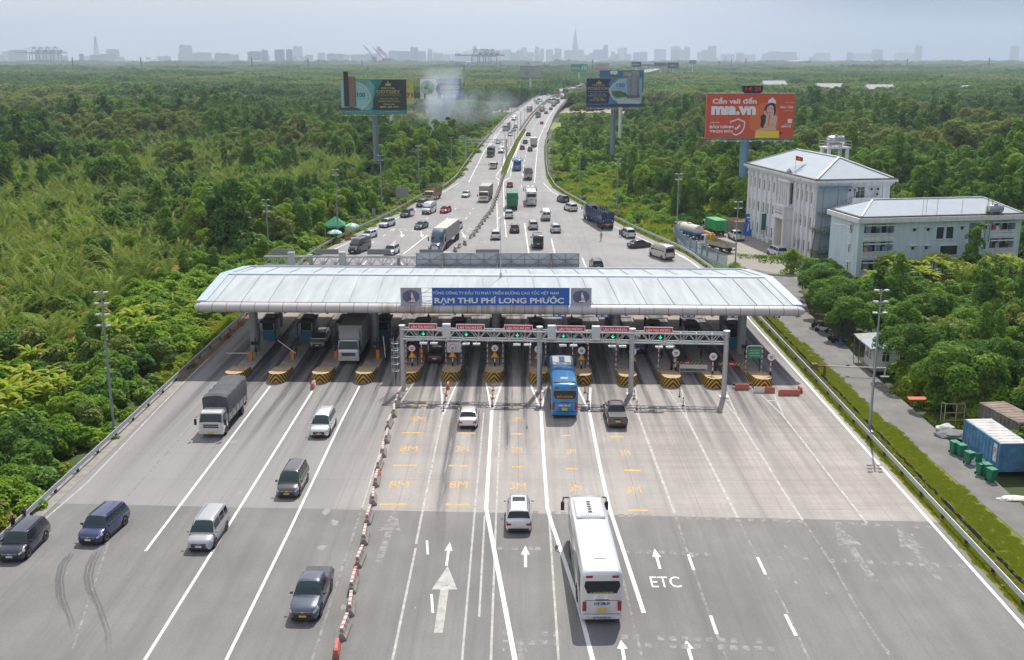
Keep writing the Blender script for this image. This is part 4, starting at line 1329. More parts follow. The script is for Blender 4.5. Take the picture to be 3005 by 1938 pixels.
art(t,19.0,17.85,27.13,items,[bcol('white',(.78,.78,.8)),skin,hair,bcol('pale_dress',(.7,.36,.2)),bcol('lip',(.5,.1,.1)),bcol('yellow',(.78,.6,.02)),bcol('orange_glow',(.68,.16,.035))])
clk=thing('clock_sign','black digital clock showing 14 25 on top of the red billboard','clock',(50.1,235.9,27.4),0)
b=MB();b.add([(-2.25,-.5,1.55),(2.25,-.5,1.55),(2.25,0.6,1.55),(-2.25,.6,1.55),(-2.0,0,0.2),(2.15,0,0.2),(2.15,.6,.2),(-2.0,.6,.2)],[(4,5,1,0),(5,6,2,1),(6,7,3,2),(7,4,0,3),(0,1,2,3),(7,6,5,4)])
b.bx(-1.7,1.9,.1,.5,-.1,.2);b.build('case',mat('clock_case',(.02,.015,.03),.5),clk)
b=MB()
sh=Matrix(((1,0,0,0),(0,1,-.37,.073-.03),(0,0,1,0),(0,0,0,1)))
for s,x in (('14',-.85),('25',1.15)):
 b.text(s,(x,0,.87),1.25,.8,0,.0,sh)
b.build('digits',emit('red_led',(.5,.02,.05),.35),clk)

# ---- teal resort billboard (left)
u2=lambda x,y: ((x-118)/(1208-118),1-(y-200)/(755-200))
def P2(*pts): return [u2(*p) for p in pts]
t=billboard('teal and black resort billboard with brown tower on a grey pole',-44.35,335,18.5,28.5,20.0,bcol('black_teal',(.015,.035,.035)),0,POLE_B,.85)
gold=bcol('gold',(.5,.42,.1))
items=[
 (0,'poly',P2((118,200),(820,200),(740,330),(690,430),(640,600),(650,755),(118,755))),
 (4,'poly',P2((330,200),(600,200),(690,320),(640,520),(650,640),(600,700),(480,700),(560,600),(600,480),(550,340),(430,260),(350,250))),
 (1,'poly',P2((118,200),(330,200),(350,255),(450,270),(545,350),(580,480),(550,590),(440,700),(118,700))),
 (2,'line',(bez(P2((340,235),(440,265),(550,350),(598,480),(560,590),(450,695)),8),.03)),
 (5,'line',(bez(P2((365,262),(470,300),(540,390),(570,480)),8),.008)),
 (6,'poly',P2((118,665),(300,650),(430,680),(455,715),(118,715))),
 (8,'rect',(*u2(130,755),*u2(1208,705))),
 (7,'text',('100',*u2(455,450),.125,.14,.04)),(7,'text',('Five Star',*u2(455,510),.11,.03,.0)),
 (3,'poly',P2((862,300),(866,255),(885,275),(905,215),(930,270),(950,250),(950,300))),
 (3,'text',('FIVE STAR',*u2(910,340),.215,.055,.02)),(3,'text',('ODYSSEY',*u2(910,398),.365,.1,.01)),
 (3,'line',(P2((710,440),(1110,440)),.003)),
 (3,'text',('ĐẲNG CẤP QUỐC TẾ - VỊ THẾ DẪN ĐẦU',*u2(910,463),.4,.028,.02)),
 (3,'text',('TỔ HỢP CĂN HỘ',*u2(915,513),.28,.055,.03)),(3,'text',('KHÁCH SẠN 5 SAO',*u2(915,557),.325,.055,.03)),(3,'text',('VŨNG TÀU',*u2(915,603),.18,.055,.03)),
 (3,'disc',(*u2(785,650),.016)),(3,'text',('093 989 7979',*u2(940,650),.25,.055,.03)),
 (9,'text',('28 Thuỳ Vân, Phường 2, TP. Vũng Tàu',*u2(400,733),.4,.03,.01)),(9,'text',('fivestarodyssey.com.vn',*u2(970,728),.22,.025,.01)),
]
art(t,20.0,18.5,28.5,items,[bcol('teal_sea',(.01,.27,.27),.35,.25),bcol('pale_sky',(.32,.6,.64)),bcol('surf',(.5,.57,.56)),gold,bcol('light_surf',(.15,.42,.42),.3,.3),bcol('sand',(.45,.38,.25)),bcol('brown_land',(.1,.06,.04)),bcol('dark_teal',(.02,.2,.22)),bcol('teal_band',(.02,.28,.3)),bcol('white',(.78,.78,.8))])
U=lambda u: -10+u*20
b=MB()
for (x0,x1,y0,y1,mi,th) in ((172,250,640,62,0,.55),(240,365,640,150,1,.35)):
 b.bx(U(u2(x0,0)[0]),U(u2(x1,0)[0]),-th,-.15,18.9+u2(0,y0)[1]*10,18.9+u2(0,y1)[1]*10,mi)
pan=[c for c in t.children if c.name.startswith('panel')][0]
b.build('tower_cutout',[bcol('dark_tower',(.035,.025,.05),.3,1.5),bcol('bronze_tower',(.27,.17,.11),.35,2.2)],pan,bevel=.15)
b=MB()
for cx,z0,z1 in ((-6.9,28.9,31.0),(-5.3,28.9,30.2)):
 b.bar((cx-.45,.6,z0),(cx-.45,.6,z1),.07);b.bar((cx+.45,.6,z0),(cx+.45,.6,z1),.07);b.bar((cx-.45,.6,z1),(cx+.45,.6,z1),.07);b.bar((cx-.45,.6,z0+.9),(cx+.45,.6,z0+.9),.07)
b.build('bracket',STEEL_D,t)

# ---- yellow board behind it and the SENKO board
t=billboard('yellow billboard reading 71 half hidden behind the teal one',-58.4,500,15.2,25.2,20.5,bcol('lime_yellow',(.55,.55,.06)),0,SFRAME,.8)
art(t,20.5,15.2,25.2,[(0,'text',('6771',.83,.36,.32,.25,.05)),(1,'line',([(.8,.05),(1,.3)],.03)),(0,'rect',(.88,.70,.9,.8))],[bcol('magenta',(.45,.02,.12)),bcol('amber',(.65,.4,.05))])
b=MB();b.bx(-6.3,0.2,-.3,-.2,12.3,14.2);pn=b.build('lower_panel',bcol('navy_strip',(.03,.05,.2)),t)
b=MB();b.text('LIÊN HỆ QUẢNG CÁO',(-3,-.32,13.6),4.6,.5);b.text('0 093 989 7979',(-3,-.32,12.8),5.4,.6);b.build('lettering',WSIGN,pn)
u4=lambda x,y: ((x-1436)/(2122-1436),1-(y-180)/(525-180))
t=billboard('blue and white billboard with electric fan beyond the smoke',-37.0,520,16.5,25.9,19.5,bcol('blue',(.015,.07,.33),.1,.2),0,SFRAME,.7)
art(t,19.5,16.5,25.9,[
 (0,'poly',[u4(*p) for p in ((1436,180),(1690,180),(1730,260),(1690,360),(1740,440),(1700,525),(1436,525))]),
 (1,'disc',(*u4(1560,330),.165)),(2,'disc',(*u4(1560,330),.155)),(1,'disc',(*u4(1530,330),.05)),(3,'poly',[u4(*p) for p in ((1560,330),(1500,230),(1570,200),(1600,260))]),(3,'poly',[u4(*p) for p in ((1560,330),(1650,360),(1630,430),(1570,420))]),
 (1,'rect',(*u4(1500,525),*u4(1530,430))),
 (5,'text',('Hiện Nguyên',*u4(1860,240),.36,.13,.02,True,.25)),(0,'text',('chỉ có',*u4(2040,258),.08,.05)),
 (4,'text',('SENKO',*u4(1925,325),.47,.19,.05)),(0,'text',('Làm mát cho cuộc sống',*u4(1915,397),.48,.07)),
 (0,'rect',(*u4(1785,500),*u4(1825,450))),(0,'rect',(*u4(1850,500),*u4(1890,450))),(0,'disc',(*u4(1930,472),.03)),(0,'rect',(*u4(1978,500),*u4(2030,450))),
],[bcol('white',(.7,.72,.78)),bcol('dark_green',(.03,.08,.07)),bcol('pale_green',(.36,.55,.48)),bcol('leaf_green',(.12,.35,.2)),bcol('cream',(.65,.5,.25)),bcol('salmon',(.6,.3,.25))])

# ---- navy resort billboard (right of the bridge)
u5=lambda x,y: ((x-1560)/(2320-1560),1-(y-237)/(650-237))
def P5(*pts): return [u5(*p) for p in pts]
t=billboard('navy resort billboard with two grey towers right of the bridge',33.4,385,18.45,28.1,19.3,bcol('navy',(.012,.025,.12)),0,POLE_B,.85)
items=[
 (0,'poly',P5((1900,237),(2320,237),(2320,620),(1860,620),(1880,500),(1960,420),(1860,330))),
 (1,'poly',P5((2000,237),(2320,237),(2320,600),(2060,600),(1910,480),(1880,410),(1920,320))),
 (2,'line',(bez(P5((2110,240),(1990,290),(1905,350),(1880,420),(1930,520),(2040,590)),8),.03)),
 (3,'poly',P5((1905,420),(2020,415),(2110,450),(2120,500),(1980,520),(1920,480))),
 (2,'poly',P5((1960,540),(2100,530),(2310,570),(2300,605),(2000,605))),
 (4,'poly',P5((2100,480),(2290,460),(2300,520),(2120,525))),
 (6,'text',('100',*u5(2028,335),.145,.15,.04)),(6,'text',('Five Star',*u5(2028,385),.13,.03)),
 (5,'poly',P5((1695,315),(1700,280),(1715,292),(1728,250),(1742,292),(1760,280),(1765,315))),
 (5,'text',('FIVE STAR',*u5(1722,333),.22,.055,.02)),(5,'text',('POSEIDON',*u5(1720,380),.375,.11,.01)),(7,'line',(P5((1575,428),(1880,428)),.003)),
 (5,'text',('TỔ HỢP CĂN HỘ',*u5(1715,460),.29,.055,.03)),(5,'text',('KHÁCH SẠN 5 SAO',*u5(1715,490),.34,.055,.03)),(5,'text',('VŨNG TÀU',*u5(1720,520),.19,.055,.03)),(5,'text',('0193 227 7979',*u5(1715,553),.29,.055,.03)),
 (8,'rect',(*u5(1560,650),*u5(2320,607))),(7,'text',('28 Thuỳ Vân, Phường 2, TP. Vũng Tàu',*u5(1720,612),.4,.025)),
]
art(t,19.3,18.45,28.1,items,[bcol('blue_wash',(.08,.22,.42),.3,.25),bcol('pale_blue',(.3,.5,.62)),bcol('foam',(.52,.6,.62)),bcol('islet_green',(.09,.15,.05),.3,.8),bcol('rust',(.28,.13,.09)),bcol('gold',(.5,.42,.1)),bcol('steel_blue',(.06,.18,.36)),bcol('white',(.78,.78,.8)),bcol('navy_band',(.02,.035,.16))])
b=MB()
for x0,x1,y1 in ((2118,2165,175),(2175,2262,135),(2262,2282,180)):
 b.bx(-9.65+u5(x0,0)[0]*19.3,-9.65+u5(x1,0)[0]*19.3,-.5,-.2,18.85+u5(0,480)[1]*9.65,18.85+u5(0,y1)[1]*9.65)
pan=[c for c in t.children if c.name.startswith('panel')][0]
b.build('tower_cutout',bcol('grey_tower',(.27,.31,.36),.3,2.0),pan,bevel=.12)
# blue board just behind it
pa,pc=(34.48,30.02),(53.27,21.27)
t=billboard('wide blue billboard with white oval and hill behind the navy one',(pa[0]+pc[0])/2,470,pc[1],pa[1],pc[0]-pa[0],bcol('sea_blue',(.02,.2,.38)),0,SFRAME,.8)
art(t,pc[0]-pa[0],pc[1],pa[1],[(0,'disc',(.32,.93,.09,.06)),(1,'poly',[(.15,.7),(.3,.85),(.45,.7)]),(2,'rect',(.53,.75,.9,.95))],[bcol('white',(.6,.63,.65)),bcol('islet_green',(.09,.15,.05)),bcol('tan',(.45,.33,.25))])
# ---- far boards
def far_board(lab,p0,p1,D,face,items,mats_):
 wd,hh=p1[0]-p0[0],p0[1]-p1[1]
 t=billboard(lab,(p0[0]+p1[0])/2,D,p1[1],p0[1],wd,face,0,SFRAME,.9,'small billboards far down the expressway',1.0,False)
 if items: art(t,wd,p1[1],p0[1],items,mats_)
far_board('pale faded billboard standing left of the far bridge',(0.88,29.63),(18.84,20.68),930,bcol('faded_white',(.42,.42,.44),.1,.1),[(0,'rect',(0,0,.7,.12)),(1,'rect',(0,.18,1,.26)),(2,'rect',(.22,.26,.44,.55)),(3,'text',('ĐẤT NỀN',.5,.7,.3,.12))],[bcol('sky_strip',(.2,.42,.55)),bcol('tan',(.45,.33,.25)),bcol('dun',(.35,.28,.22)),bcol('ink',(.2,.22,.3))])
far_board('green billboard with white stripes beyond the bridge crest',(63.86,30.45),(83.81,20.7),1350,bcol('green',(.02,.34,.2)),[(0,'poly',[(.62,.3),(.68,.3),(.76,.8),(.7,.8)]),(0,'line',([(.8,.2),(.8,.85),(.93,.25),(.93,.9)],.05)),(0,'text',('Bamboo',.3,.52,.44,.2,.04)),(0,'text',('airways.vn',.2,.18,.25,.08))],[bcol('pale_mint',(.55,.7,.6))])
far_board('small pale billboard with red strip behind the navy one',(90.17,31.56),(106.28,23.81),1300,bcol('faded_white',(.42,.42,.44)),[(0,'rect',(0,0,.95,.3)),(1,'text',('NAM LONG',.5,.7,.5,.2))],[bcol('pink_strip',(.5,.22,.25)),bcol('ink',(.2,.22,.3))])
far_board('dark billboard with spaced letters beyond the navy billboard',(152.87,33.06),(166.12,26.29),1500,bcol('dark_grey',(.06,.07,.11)),[(0,'text',('E V E L Y',.5,.5,.75,.2))],[bcol('white',(.78,.78,.8))])
far_board('blue and orange billboard beside the curving far road',(220.13,31.75),(241.48,22.52),1800,bcol('denim',(.05,.12,.25)),[(0,'rect',(0,0,1,.35))],[bcol('amber',(.4,.25,.1))])
far_board('dark brown billboard beside the blue and orange one',(242.18,31.75),(260.48,22.52),1800,bcol('dark_brown',(.05,.03,.05)),[(0,'text',('VISTA',.5,.5,.6,.3))],[bcol('tan',(.45,.33,.25))])
far_board('thin brown billboard cut off left of the far road',(210.25,28.46),(229.82,26.36),1900,bcol('maroon',(.2,.08,.09)),[],[])
far_board('tiny grey billboard on the plain at right',(354.15,35.89),(369.22,27.94),2300,bcol('slate',(.2,.25,.33)),[],[])

# ================================================================ buildings right of the plaza
def wall_mat(name,col,dirt=.25):
 m=bpy.data.materials.new(name);m.use_nodes=True
 n,l=m.node_tree.nodes,m.node_tree.links
 p=n['Principled BSDF'];dv(p,'Roughness',.8)
 tc=n.new('ShaderNodeTexCoord')
 nz=n.new('ShaderNodeTexNoise');dv(nz,'Scale',1.0);dv(nz,'Detail',6)
 mp=n.new('ShaderNodeMapping');dv(mp,'Scale',(1.6,1.6,.22));l.new(tc.outputs['Object'],mp.inputs[0]);l.new(mp.outputs[0],nz.inputs['Vector'])
 r=n.new('ShaderNodeMapRange');dv(r,1,.45);dv(r,2,.75);dv(r,3,0);dv(r,4,dirt);l.new(nz.outputs['Fac'],r.inputs[0])
 a=n.new('ShaderNodeMixRGB');dv(a,1,(*col,1));dv(a,2,(.22,.25,.24,1));l.new(r.outputs[0],a.inputs[0])
 l.new(a.outputs[0],p.inputs['Base Color'])
 MATS[name]=m
 return m
WALL_W=wall_mat('white_render',(.72,.77,.83),.3)
WALL_B=wall_mat('pale_blue_render',(.55,.68,.73),.3)
TRIM=wall_mat('white_trim',(.72,.73,.74),.35)
def metal_roof():
 m=mat('blue_grey_metal_roof',(.36,.42,.47),.7,0,var=.08,vscale=.5)
 return m
MROOF=metal_roof()
EAVE_D=mat('dark_stained_gutter',(.1,.075,.065),.9,var=.4,vscale=1)
CREAM=mat('cream_portal',(.55,.46,.33),.85,var=.05)
GLASS_B=mat('window_glass',(.03,.045,.055),.1,spec=.7)
GSTEEL=mat('grey_stair_steel',(.2,.21,.23),.6,.3)
ACW=mat('air_conditioner_white',(.62,.62,.58),.6)

# ---- three-storey office: long west front faces the plaza, gable end faces the camera.
# local frame: x along the gable end (0..14), y back along the west front (0..31)
RZ=R(9.9)
off=thing('office_building','white three storey office with hipped blue grey roof and columned portal','building',(51.6,186.0,0),RZ)
LX,LY,HT=13.6,31.0,13.2
b=MB()
b.bx(0,LX,0,LY,0,HT)
b.build('wall',WALL_W,off)
b=MB()   # cornice, in steps
for k,(o,z0,z1) in enumerate(((.2,12.95,13.3),(.5,13.3,13.65),(.9,13.65,14.05))):
 b.bx(-o,LX+o,-o,LY+o,z0,z1-.003)
b.build('cornice',TRIM,off)
b=MB();b.bx(-.8,LX+.8,-.8,LY+.8,14.053,14.22);b.build('gutter',EAVE_D,off)
b=MB()
e,zt,zr=.3,14.25,17.35
P_=[(-e,-e,zt),(LX+e,-e,zt),(LX+e,LY+e,zt),(-e,LY+e,zt),(LX/2,6.5,zr),(LX/2,LY-6.5,zr)]
b.add(P_,[(0,1,4),(1,2,5,4),(2,3,5),(3,0,4,5)])
b.build('roof',MROOF,off)
rf=off.children[-1]
b=MB()
for i,j in ((0,4),(1,4),(2,5),(3,5),(4,5)):
 p,q=P_[i],P_[j]
 b.bar((p[0],p[1],p[2]+.08),(q[0],q[1],q[2]+.08),.45,.12)
b.build('ridge_cap',TRIM,rf)
b=MB()
# gabled strip down the roof over the portal
b.add([(-.2,10.0,14.35),(-.2,13.0,14.35),(3.2,11.5,16.0),(-.2,11.5,15.05)],[(0,3,2),(3,1,2)])
b.build('portal_roof',MROOF,rf)
# pilasters on the west front
def win(parent,x,y,z,w,h,ax,frames=1,name='window',glass=GLASS_B):
 """window centred at (x,y,z) on a wall; ax 'X': wall faces -X, 'Y': wall faces -Y"""
 b=MB()
 if ax == 'X':
  b.bx(x-.05,x+.04,y-w/2-.09,y+w/2+.09,z-h/2-.1,z-h/2);b.bx(x-.05,x+.04,y-w/2-.09,y+w/2+.09,z+h/2,z+h/2+.1)
  b.bx(x-.05,x+.04,y-w/2-.09,y-w/2,z-h/2,z+h/2);b.bx(x-.05,x+.04,y+w/2,y+w/2+.09,z-h/2,z+h/2)
  for k in range(1,frames+1): yy=y-w/2+w*k/(frames+1);b.bx(x-.045,x+.03,yy-.03,yy+.03,z-h/2,z+h/2)
  b.bx(x-.045,x+.03,y-w/2,y+w/2,z+h*.22,z+h*.22+.05)
  f=b.build(name,TRIM,parent)
  g_=MB();g_.bx(x-.025,x+.05,y-w/2,y+w/2,z-h/2,z+h/2)
 else:
  b.bx(x-w/2-.09,x+w/2+.09,y-.05,y+.04,z-h/2-.1,z-h/2);b.bx(x-w/2-.09,x+w/2+.09,y-.05,y+.04,z+h/2,z+h/2+.1)
  b.bx(x-w/2-.09,x-w/2,y-.05,y+.04,z-h/2,z+h/2);b.bx(x+w/2,x+w/2+.09,y-.05,y+.04,z-h/2,z+h/2)
  for k in range(1,frames+1): xx=x-w/2+w*k/(frames+1);b.bx(xx-.03,xx+.03,y-.045,y+.03,z-h/2,z+h/2)
  b.bx(x-w/2,x+w/2,y-.045,y+.03,z+h*.22,z+h*.22+.05)
  f=b.build(name,TRIM,parent)
  g_=MB();g_.bx(x-w/2,x+w/2,y-.025,y+.05,z-h/2,z+h/2)
 g_.build('pane',glass,f)
 return f
PIL=[.6,2.6,4.6,6.4,8.2] + [14.9,17.0,19.4,21.6,24.0,26.4,28.6,30.4]
for y in PIL:
 b=MB()
 b.bx(-.3,-.003,y-.36,y+.36,.0,12.93);b.bx(-.42,-.004,y-.46,y+.46,12.2,12.75);b.bx(-.42,-.004,y-.46,y+.46,0.01,.6)
 b.build('pilaster',TRIM,off)
for y0,y1 in zip(PIL,PIL[1:]):
 if y1-y0 > 4: continue
 for z in (2.1,6.4,10.8):
  win(off,-.01,(y0+y1)/2,z,.62,1.9,'X',1)
# portal: tall cream doorway with balcony, and a colonnade above
b=MB()
b.bx(-1.7,-.002,9.2,9.9,0,6.3);b.bx(-1.7,-.002,13.2,13.9,0,6.3)
b.bx(-1.75,-.002,9.15,13.95,6.3,8.1);b.bx(-2.0,-.003,8.9,14.2,8.1,8.45);b.bx(-1.95,-.003,8.95,14.15,6.0,6.297)
b.build('portal',TRIM,off)
po=off.children[-1]
b=MB()
b.text('CÔNG TY CỔ PHẦN DỊCH VỤ KỸ THUẬT',(0,0,.42),3.6,.3,0,.02);b.text('ĐƯỜNG CAO TỐC VIỆT NAM',(0,0,-.12),3.2,.42,0,.03)
b.build('lettering',mat('brown_lettering',(.06,.035,.025),.5),po,loc=(-1.78,11.55,7.05),rz=R(-90))
b=MB();b.bx(-.5,-.006,9.9,13.2,0,6.0);b.build('doorway',CREAM,off)
b=MB()
for y in (9.6,10.6,11.5,12.5,13.5):
 b.tube([(-.9,y,8.45),(-.9,y,12.95)],.26,12)
b.bx(-1.3,-.003,9.1,14.0,12.6,12.94)
b.build('colonnade',TRIM,off,smooth=40)
b=MB()
for y in (10.1,11.05,12.0,13.0): b.bx(-.05,.02,y-.33,y+.33,8.7,12.4)
b.build('tall_window',GLASS_B,off)
# gable end: door, balcony, stairs, air conditioners
win(off,8.0,-.01,11.75,1.6,2.0,'Y',1)
b=MB();b.bx(5.9,11.0,-1.6,-.004,9.9,10.1);b.bx(5.9,11.0,-1.6,-1.48,10.1,11.1);b.bx(5.9,6.02,-1.48,-.004,10.1,11.1);b.bx(10.88,11.0,-1.48,-.004,10.1,11.1)
b.build('balcony',TRIM,off)
b=MB();b.add([(.1,-1.1,12.75),(6.2,-1.1,12.75),(6.2,0,12.92),(.1,0,12.92),(.1,-1.1,12.83),(6.2,-1.1,12.83),(6.2,0,13.0),(.1,0,13.0)],[(4,5,6,7),(3,2,1,0),(0,1,5,4),(1,2,6,5),(3,0,4,7)])
b.build('stair_canopy',mat('blue_sheet',(.16,.3,.44),.5),off)
b=MB();b.bx(.02,5.7,-.012,-.006,.1,12.7);b.build('stair_recess',wall_mat('shaded_blue_render',(.40,.49,.55),.25),off)  # flat sheet in a darker wall tone, painting the shade behind the stair
b=MB()
zz=[10.1,8.45,6.8,5.1,3.4,1.7,.05]
for k in range(6):
 ya=-1.35 if k % 2 == 0 else -.55
 p,q=((5.6,ya,zz[k]),(1.5,ya,zz[k+1])) if k % 2 == 0 else ((1.5,ya,zz[k]),(5.4,ya,zz[k+1]))
 b.bar(p,q,.8,.16)
 for t in (0,.2,.4,.6,.8,1):
  x,y,z=(p[i]+(q[i]-p[i])*t for i in range(3));b.bar((x,y-.38,z),(x,y-.38,z+1),.05)
 b.bar((p[0],p[1]-.38,p[2]+1),(q[0],q[1]-.38,q[2]+1),.07);b.bar((p[0],p[1]-.38,p[2]+.5),(q[0],q[1]-.38,q[2]+.5),.05)
 x0,x1=(.3,1.6) if k % 2 == 0 else (5.3,6.4)
 b.bx(x0,x1,-1.8,-.1,zz[k+1]-.1,zz[k+1]+.04)
 if k < 5:
  for x in (x0,(x0+x1)/2,x1): b.bar((x,-1.78,zz[k+1]),(x,-1.78,zz[k+1]+1),.05)
  b.bar((x0,-1.78,zz[k+1]+1),(x1,-1.78,zz[k+1]+1),.07)
for x in (.5,3.2,6.2): b.bar((x,-1.5,0),(x,-1.5,12.7),.12)
b.build('outside_stair',GSTEEL,off)
for i,(x,z) in enumerate(((6.9,12.3),(6.0,12.3),(10.0,12.4),(11.2,12.4),(11.1,11.5),(7.0,8.9),(8.1,8.9),(6.6,5.4),(6.6,3.0))):
 b=MB();b.bx(x-.42,x+.42,-.4,-.02,z-.32,z+.32);b.disc((x-.1,-.41,z),.24,14,1,'Y');b.build('air_conditioner',[ACW,BLACK],off)
b=MB();b.bx(12.2,13.2,-.2,-.004,0,12.94);b.bx(12.1,13.3,-.3,-.005,12.2,12.7);b.build('corner_pilaster',TRIM,off)
for i,(y,z) in enumerate(((16,6.6),(16,2.9),(25.2,6.9),(5.5,6.9),(5.5,3.1))):
 b=MB();b.bx(-.75,-.31,y-.42,y+.42,z-.3,z+.3);b.build('air_conditioner',ACW,off)
# flag on the portal roof
fl_=thing('flag','red flag with yellow star on a pole over the office portal','flag',(50.4,197.0,14.2),0)
b=MB();b.tube([(0,0,0),(0,0,3.2)],.035,6);b.build('pole',STEEL,fl_)
b=MB()
for k in range(6):
 f_=lambda u: (.03+u*1.25,.12*math.sin(u*5),0)
 u0,u1=k/6,(k+1)/6
 b.quad((f_(u0)[0],f_(u0)[1],2.3-.25*u0),(f_(u1)[0],f_(u1)[1],2.3-.25*u1),(f_(u1)[0],f_(u1)[1],3.15-.35*u1),(f_(u0)[0],f_(u0)[1],3.15-.35*u0))
b.disc((.55,-.1,2.6),.17,5,1,'Y')
b.build('cloth',[mat('flag_red',(.6,.03,.02),.7),mat('flag_yellow',(.75,.5,.03),.7)],fl_)
# water tower behind
wt=thing('water_tower','steel water tank on white concrete legs behind the office','water tower',(62.3,214,0),RZ)
b=MB()
for x in (-1.9,1.9):
 for y in (-1.5,1.5): b.bx(x-.28,x+.28,y-.28,y+.28,0,17.4)
b.bx(-2.4,2.4,-2.0,2.0,17.4,17.7);b.bx(-1.9,1.9,-.15,.15,13,13.3)
b.build('legs',TRIM,wt)
b=MB()
for z in (18.2,18.8):
 for p,q in (((-2.4,-2),(2.4,-2)),((2.4,-2),(2.4,2)),((2.4,2),(-2.4,2)),((-2.4,2),(-2.4,-2))): b.bar((*p,z),(*q,z),.06)
for x in (-2.4,-1.2,0,1.2,2.4): b.bar((x,-2,17.7),(x,-2,18.8),.06);b.bar((x,2,17.7),(x,2,18.8),.06)
for k in range(14): b.bar((-.3,-1.6,4+k),(.3,-1.6,4+k),.05)
b.bar((-.3,-1.6,0),(-.3,-1.6,17.6),.06);b.bar((.3,-1.6,0),(.3,-1.6,17.6),.06)
b.build('railing',STEEL,wt)
def tank(parent,L_=3.2,r=.85,z=18.9,loc=(0,0,0)):
 b=MB()
 n=18
 rings=[]
 for x,s in ((-L_/2-.25,.3),(-L_/2-.12,.75),(-L_/2,1),(-L_/4,1.0),(-L_/4+.05,1.03),(0,1),(L_/4,1.03),(L_/4+.05,1),(L_/2,1),(L_/2+.12,.75),(L_/2+.25,.3)):
  rings.append([(loc[0]+x,loc[1]+math.cos(2*PI*k/n)*r*s,loc[2]+z+math.sin(2*PI*k/n)*r*s) for k in range(n)])
 b.loft(rings)
 b.bx(loc[0]-.3,loc[0]+.3,loc[1]-.3,loc[1]+.3,loc[2]+z+r-.05,loc[2]+z+r+.22)
 for x in (-L_/3,L_/3): b.bx(loc[0]+x-.08,loc[0]+x+.08,loc[1]-r*.8,loc[1]+r*.8,loc[2]+z-r-.3,loc[2]+z-r+.25)
 return b.build('tank',mat('polished_tank_steel',(.62,.6,.58),.3,.8),parent,smooth=40)
tank(wt)

# ---- dormitory block, long front faces the camera
dor=thing('dormitory_building','pale blue three storey dormitory with open balconies and grey hipped roof','building',(54.6,171.0,0),R(10))
DX,DY,DH=28.6,10.0,8.9
b=MB()
# front wall built round its balcony bays: columns of wall between recesses
bays=[(.9,6.1),(23.2,27.6)]
lv=[(0.15,2.85),(3.15,5.85),(6.15,8.75)]
b.bx(0,DX,1.7,DY,0,DH)
solid=[(0,.9),(6.1,23.2),(27.6,DX)]
for x0,x1 in solid: b.bx(x0,x1,0,1.697,0,DH-.003)
for x0,x1 in bays:
 for z0,z1 in ((2.75,3.05),(5.75,6.05),(8.6,DH-.004)): b.bx(x0,x1,0.003,1.69,z0,z1)
b.build('wall',WALL_B,dor)
dw=dor.children[-1]
for x0,x1 in bays:
 for z in (.0,3.05,6.05):
  b=MB();b.bx(x0,x1,-.05,.08,z+.02,z+.55);b.bx(x0,x1,-.02,.06,z+.62,z+.95);b.bx(x0-.05,x1+.05,-.12,.12,z+.98,z+1.1)
  b.bx(x0+.1,x1-.1,-.25,-.06,z+2.25,z+2.45);b.build('balcony',TRIM,dor)
  b=MB()
  for k in range(3):
   xx=x0+.7+k*(x1-x0-1.2)/2.2;b.bx(xx-.4,xx+.4,1.66,1.695,z+.3,z+2.35)
  b.build('balcony_door',GLASS_B,dor)
for (x,z,c) in ((23.7,7.1,(.45,.05,.06)),(24.4,7.0,(.6,.6,.62)),(26.6,7.0,(.05,.08,.25)),(24.0,4.2,(.05,.05,.06)),(24.6,4.1,(.4,.4,.42)),(25.4,4.2,(.03,.03,.04)),(26.3,4.1,(.08,.06,.06)),(1.3,4.0,(.5,.28,.1)),(2.2,4.1,(.05,.15,.3)),(4.6,4.1,(.1,.3,.5)),(3.3,7.0,(.03,.12,.1)),(5.4,7.0,(.03,.1,.1))):
 b=MB();b.bx(x-.28,x+.28,-.02,.12,z-.05,z+.85)
 b.build('hanging_laundry',mat('laundry_%d%d' % (x*10,z*10),c,.9,var=.3,vscale=4),dor)
for x,z,w_,h_ in ((14.2,6.9,1.2,1.9),(15.9,6.9,1.2,1.9),(16.0,4.0,3.0,1.5)):
 b=MB();b.bx(x-w_/2,x+w_/2,-.02,.02,z-h_/2,z+h_/2);b.build('loggia_opening',GLASS_B,dor)
 b=MB();b.bx(x-w_/2-.1,x+w_/2+.1,-.18,.03,z+h_/2+.02,z+h_/2+.2);b.bx(x-w_/2-.1,x+w_/2+.1,-.12,.03,z-h_/2-.18,z-h_/2-.02);b.build('ledge',TRIM,dor)
for x,z in ((9.6,7.5),(12.0,7.5),(18.0,7.6),(25.0-5.4,4.7),(9.6,4.5),(12.0,4.5),(9.6,1.4),(22.2,7.6)):
 b=MB();b.bx(x-.65,x+.65,-.5,.02,z+.42,z+.52);b.bx(x-.36,x+.36,-.03,.0,z-.36,z+.36);b.build('vent_window',TRIM,dor)
 f_=dor.children[-1];b=MB();b.bx(x-.25,x+.25,-.045,-.03,z-.25,z+.25);b.build('pane',GLASS_B,f_)
b=MB();b.bx(19.3,21.0,-.02,.02,5.0,8.4);b.build('louvre_panel',mat('louvre_grey',(.16,.2,.2),.7),dor)
for z in (7.5,4.3,1.3): win(dor,-.01,2.6,z,.8,1.3,'X',1);
for z in (7.5,4.3,1.3):
 b=MB();b.bx(-.4,-.003,2.0,3.2,z+.85,z+.95);b.build('hood',TRIM,dor)
b=MB();b.bx(-.55,DX+.75,-.75,DY+.6,DH,DH+.75);b.build('parapet',TRIM,dor)
b=MB();b.bx(-.2,DX+.4,-.45,DY+.3,DH+.75,DH+.95);b.build('gutter',EAVE_D,dor)
b=MB()
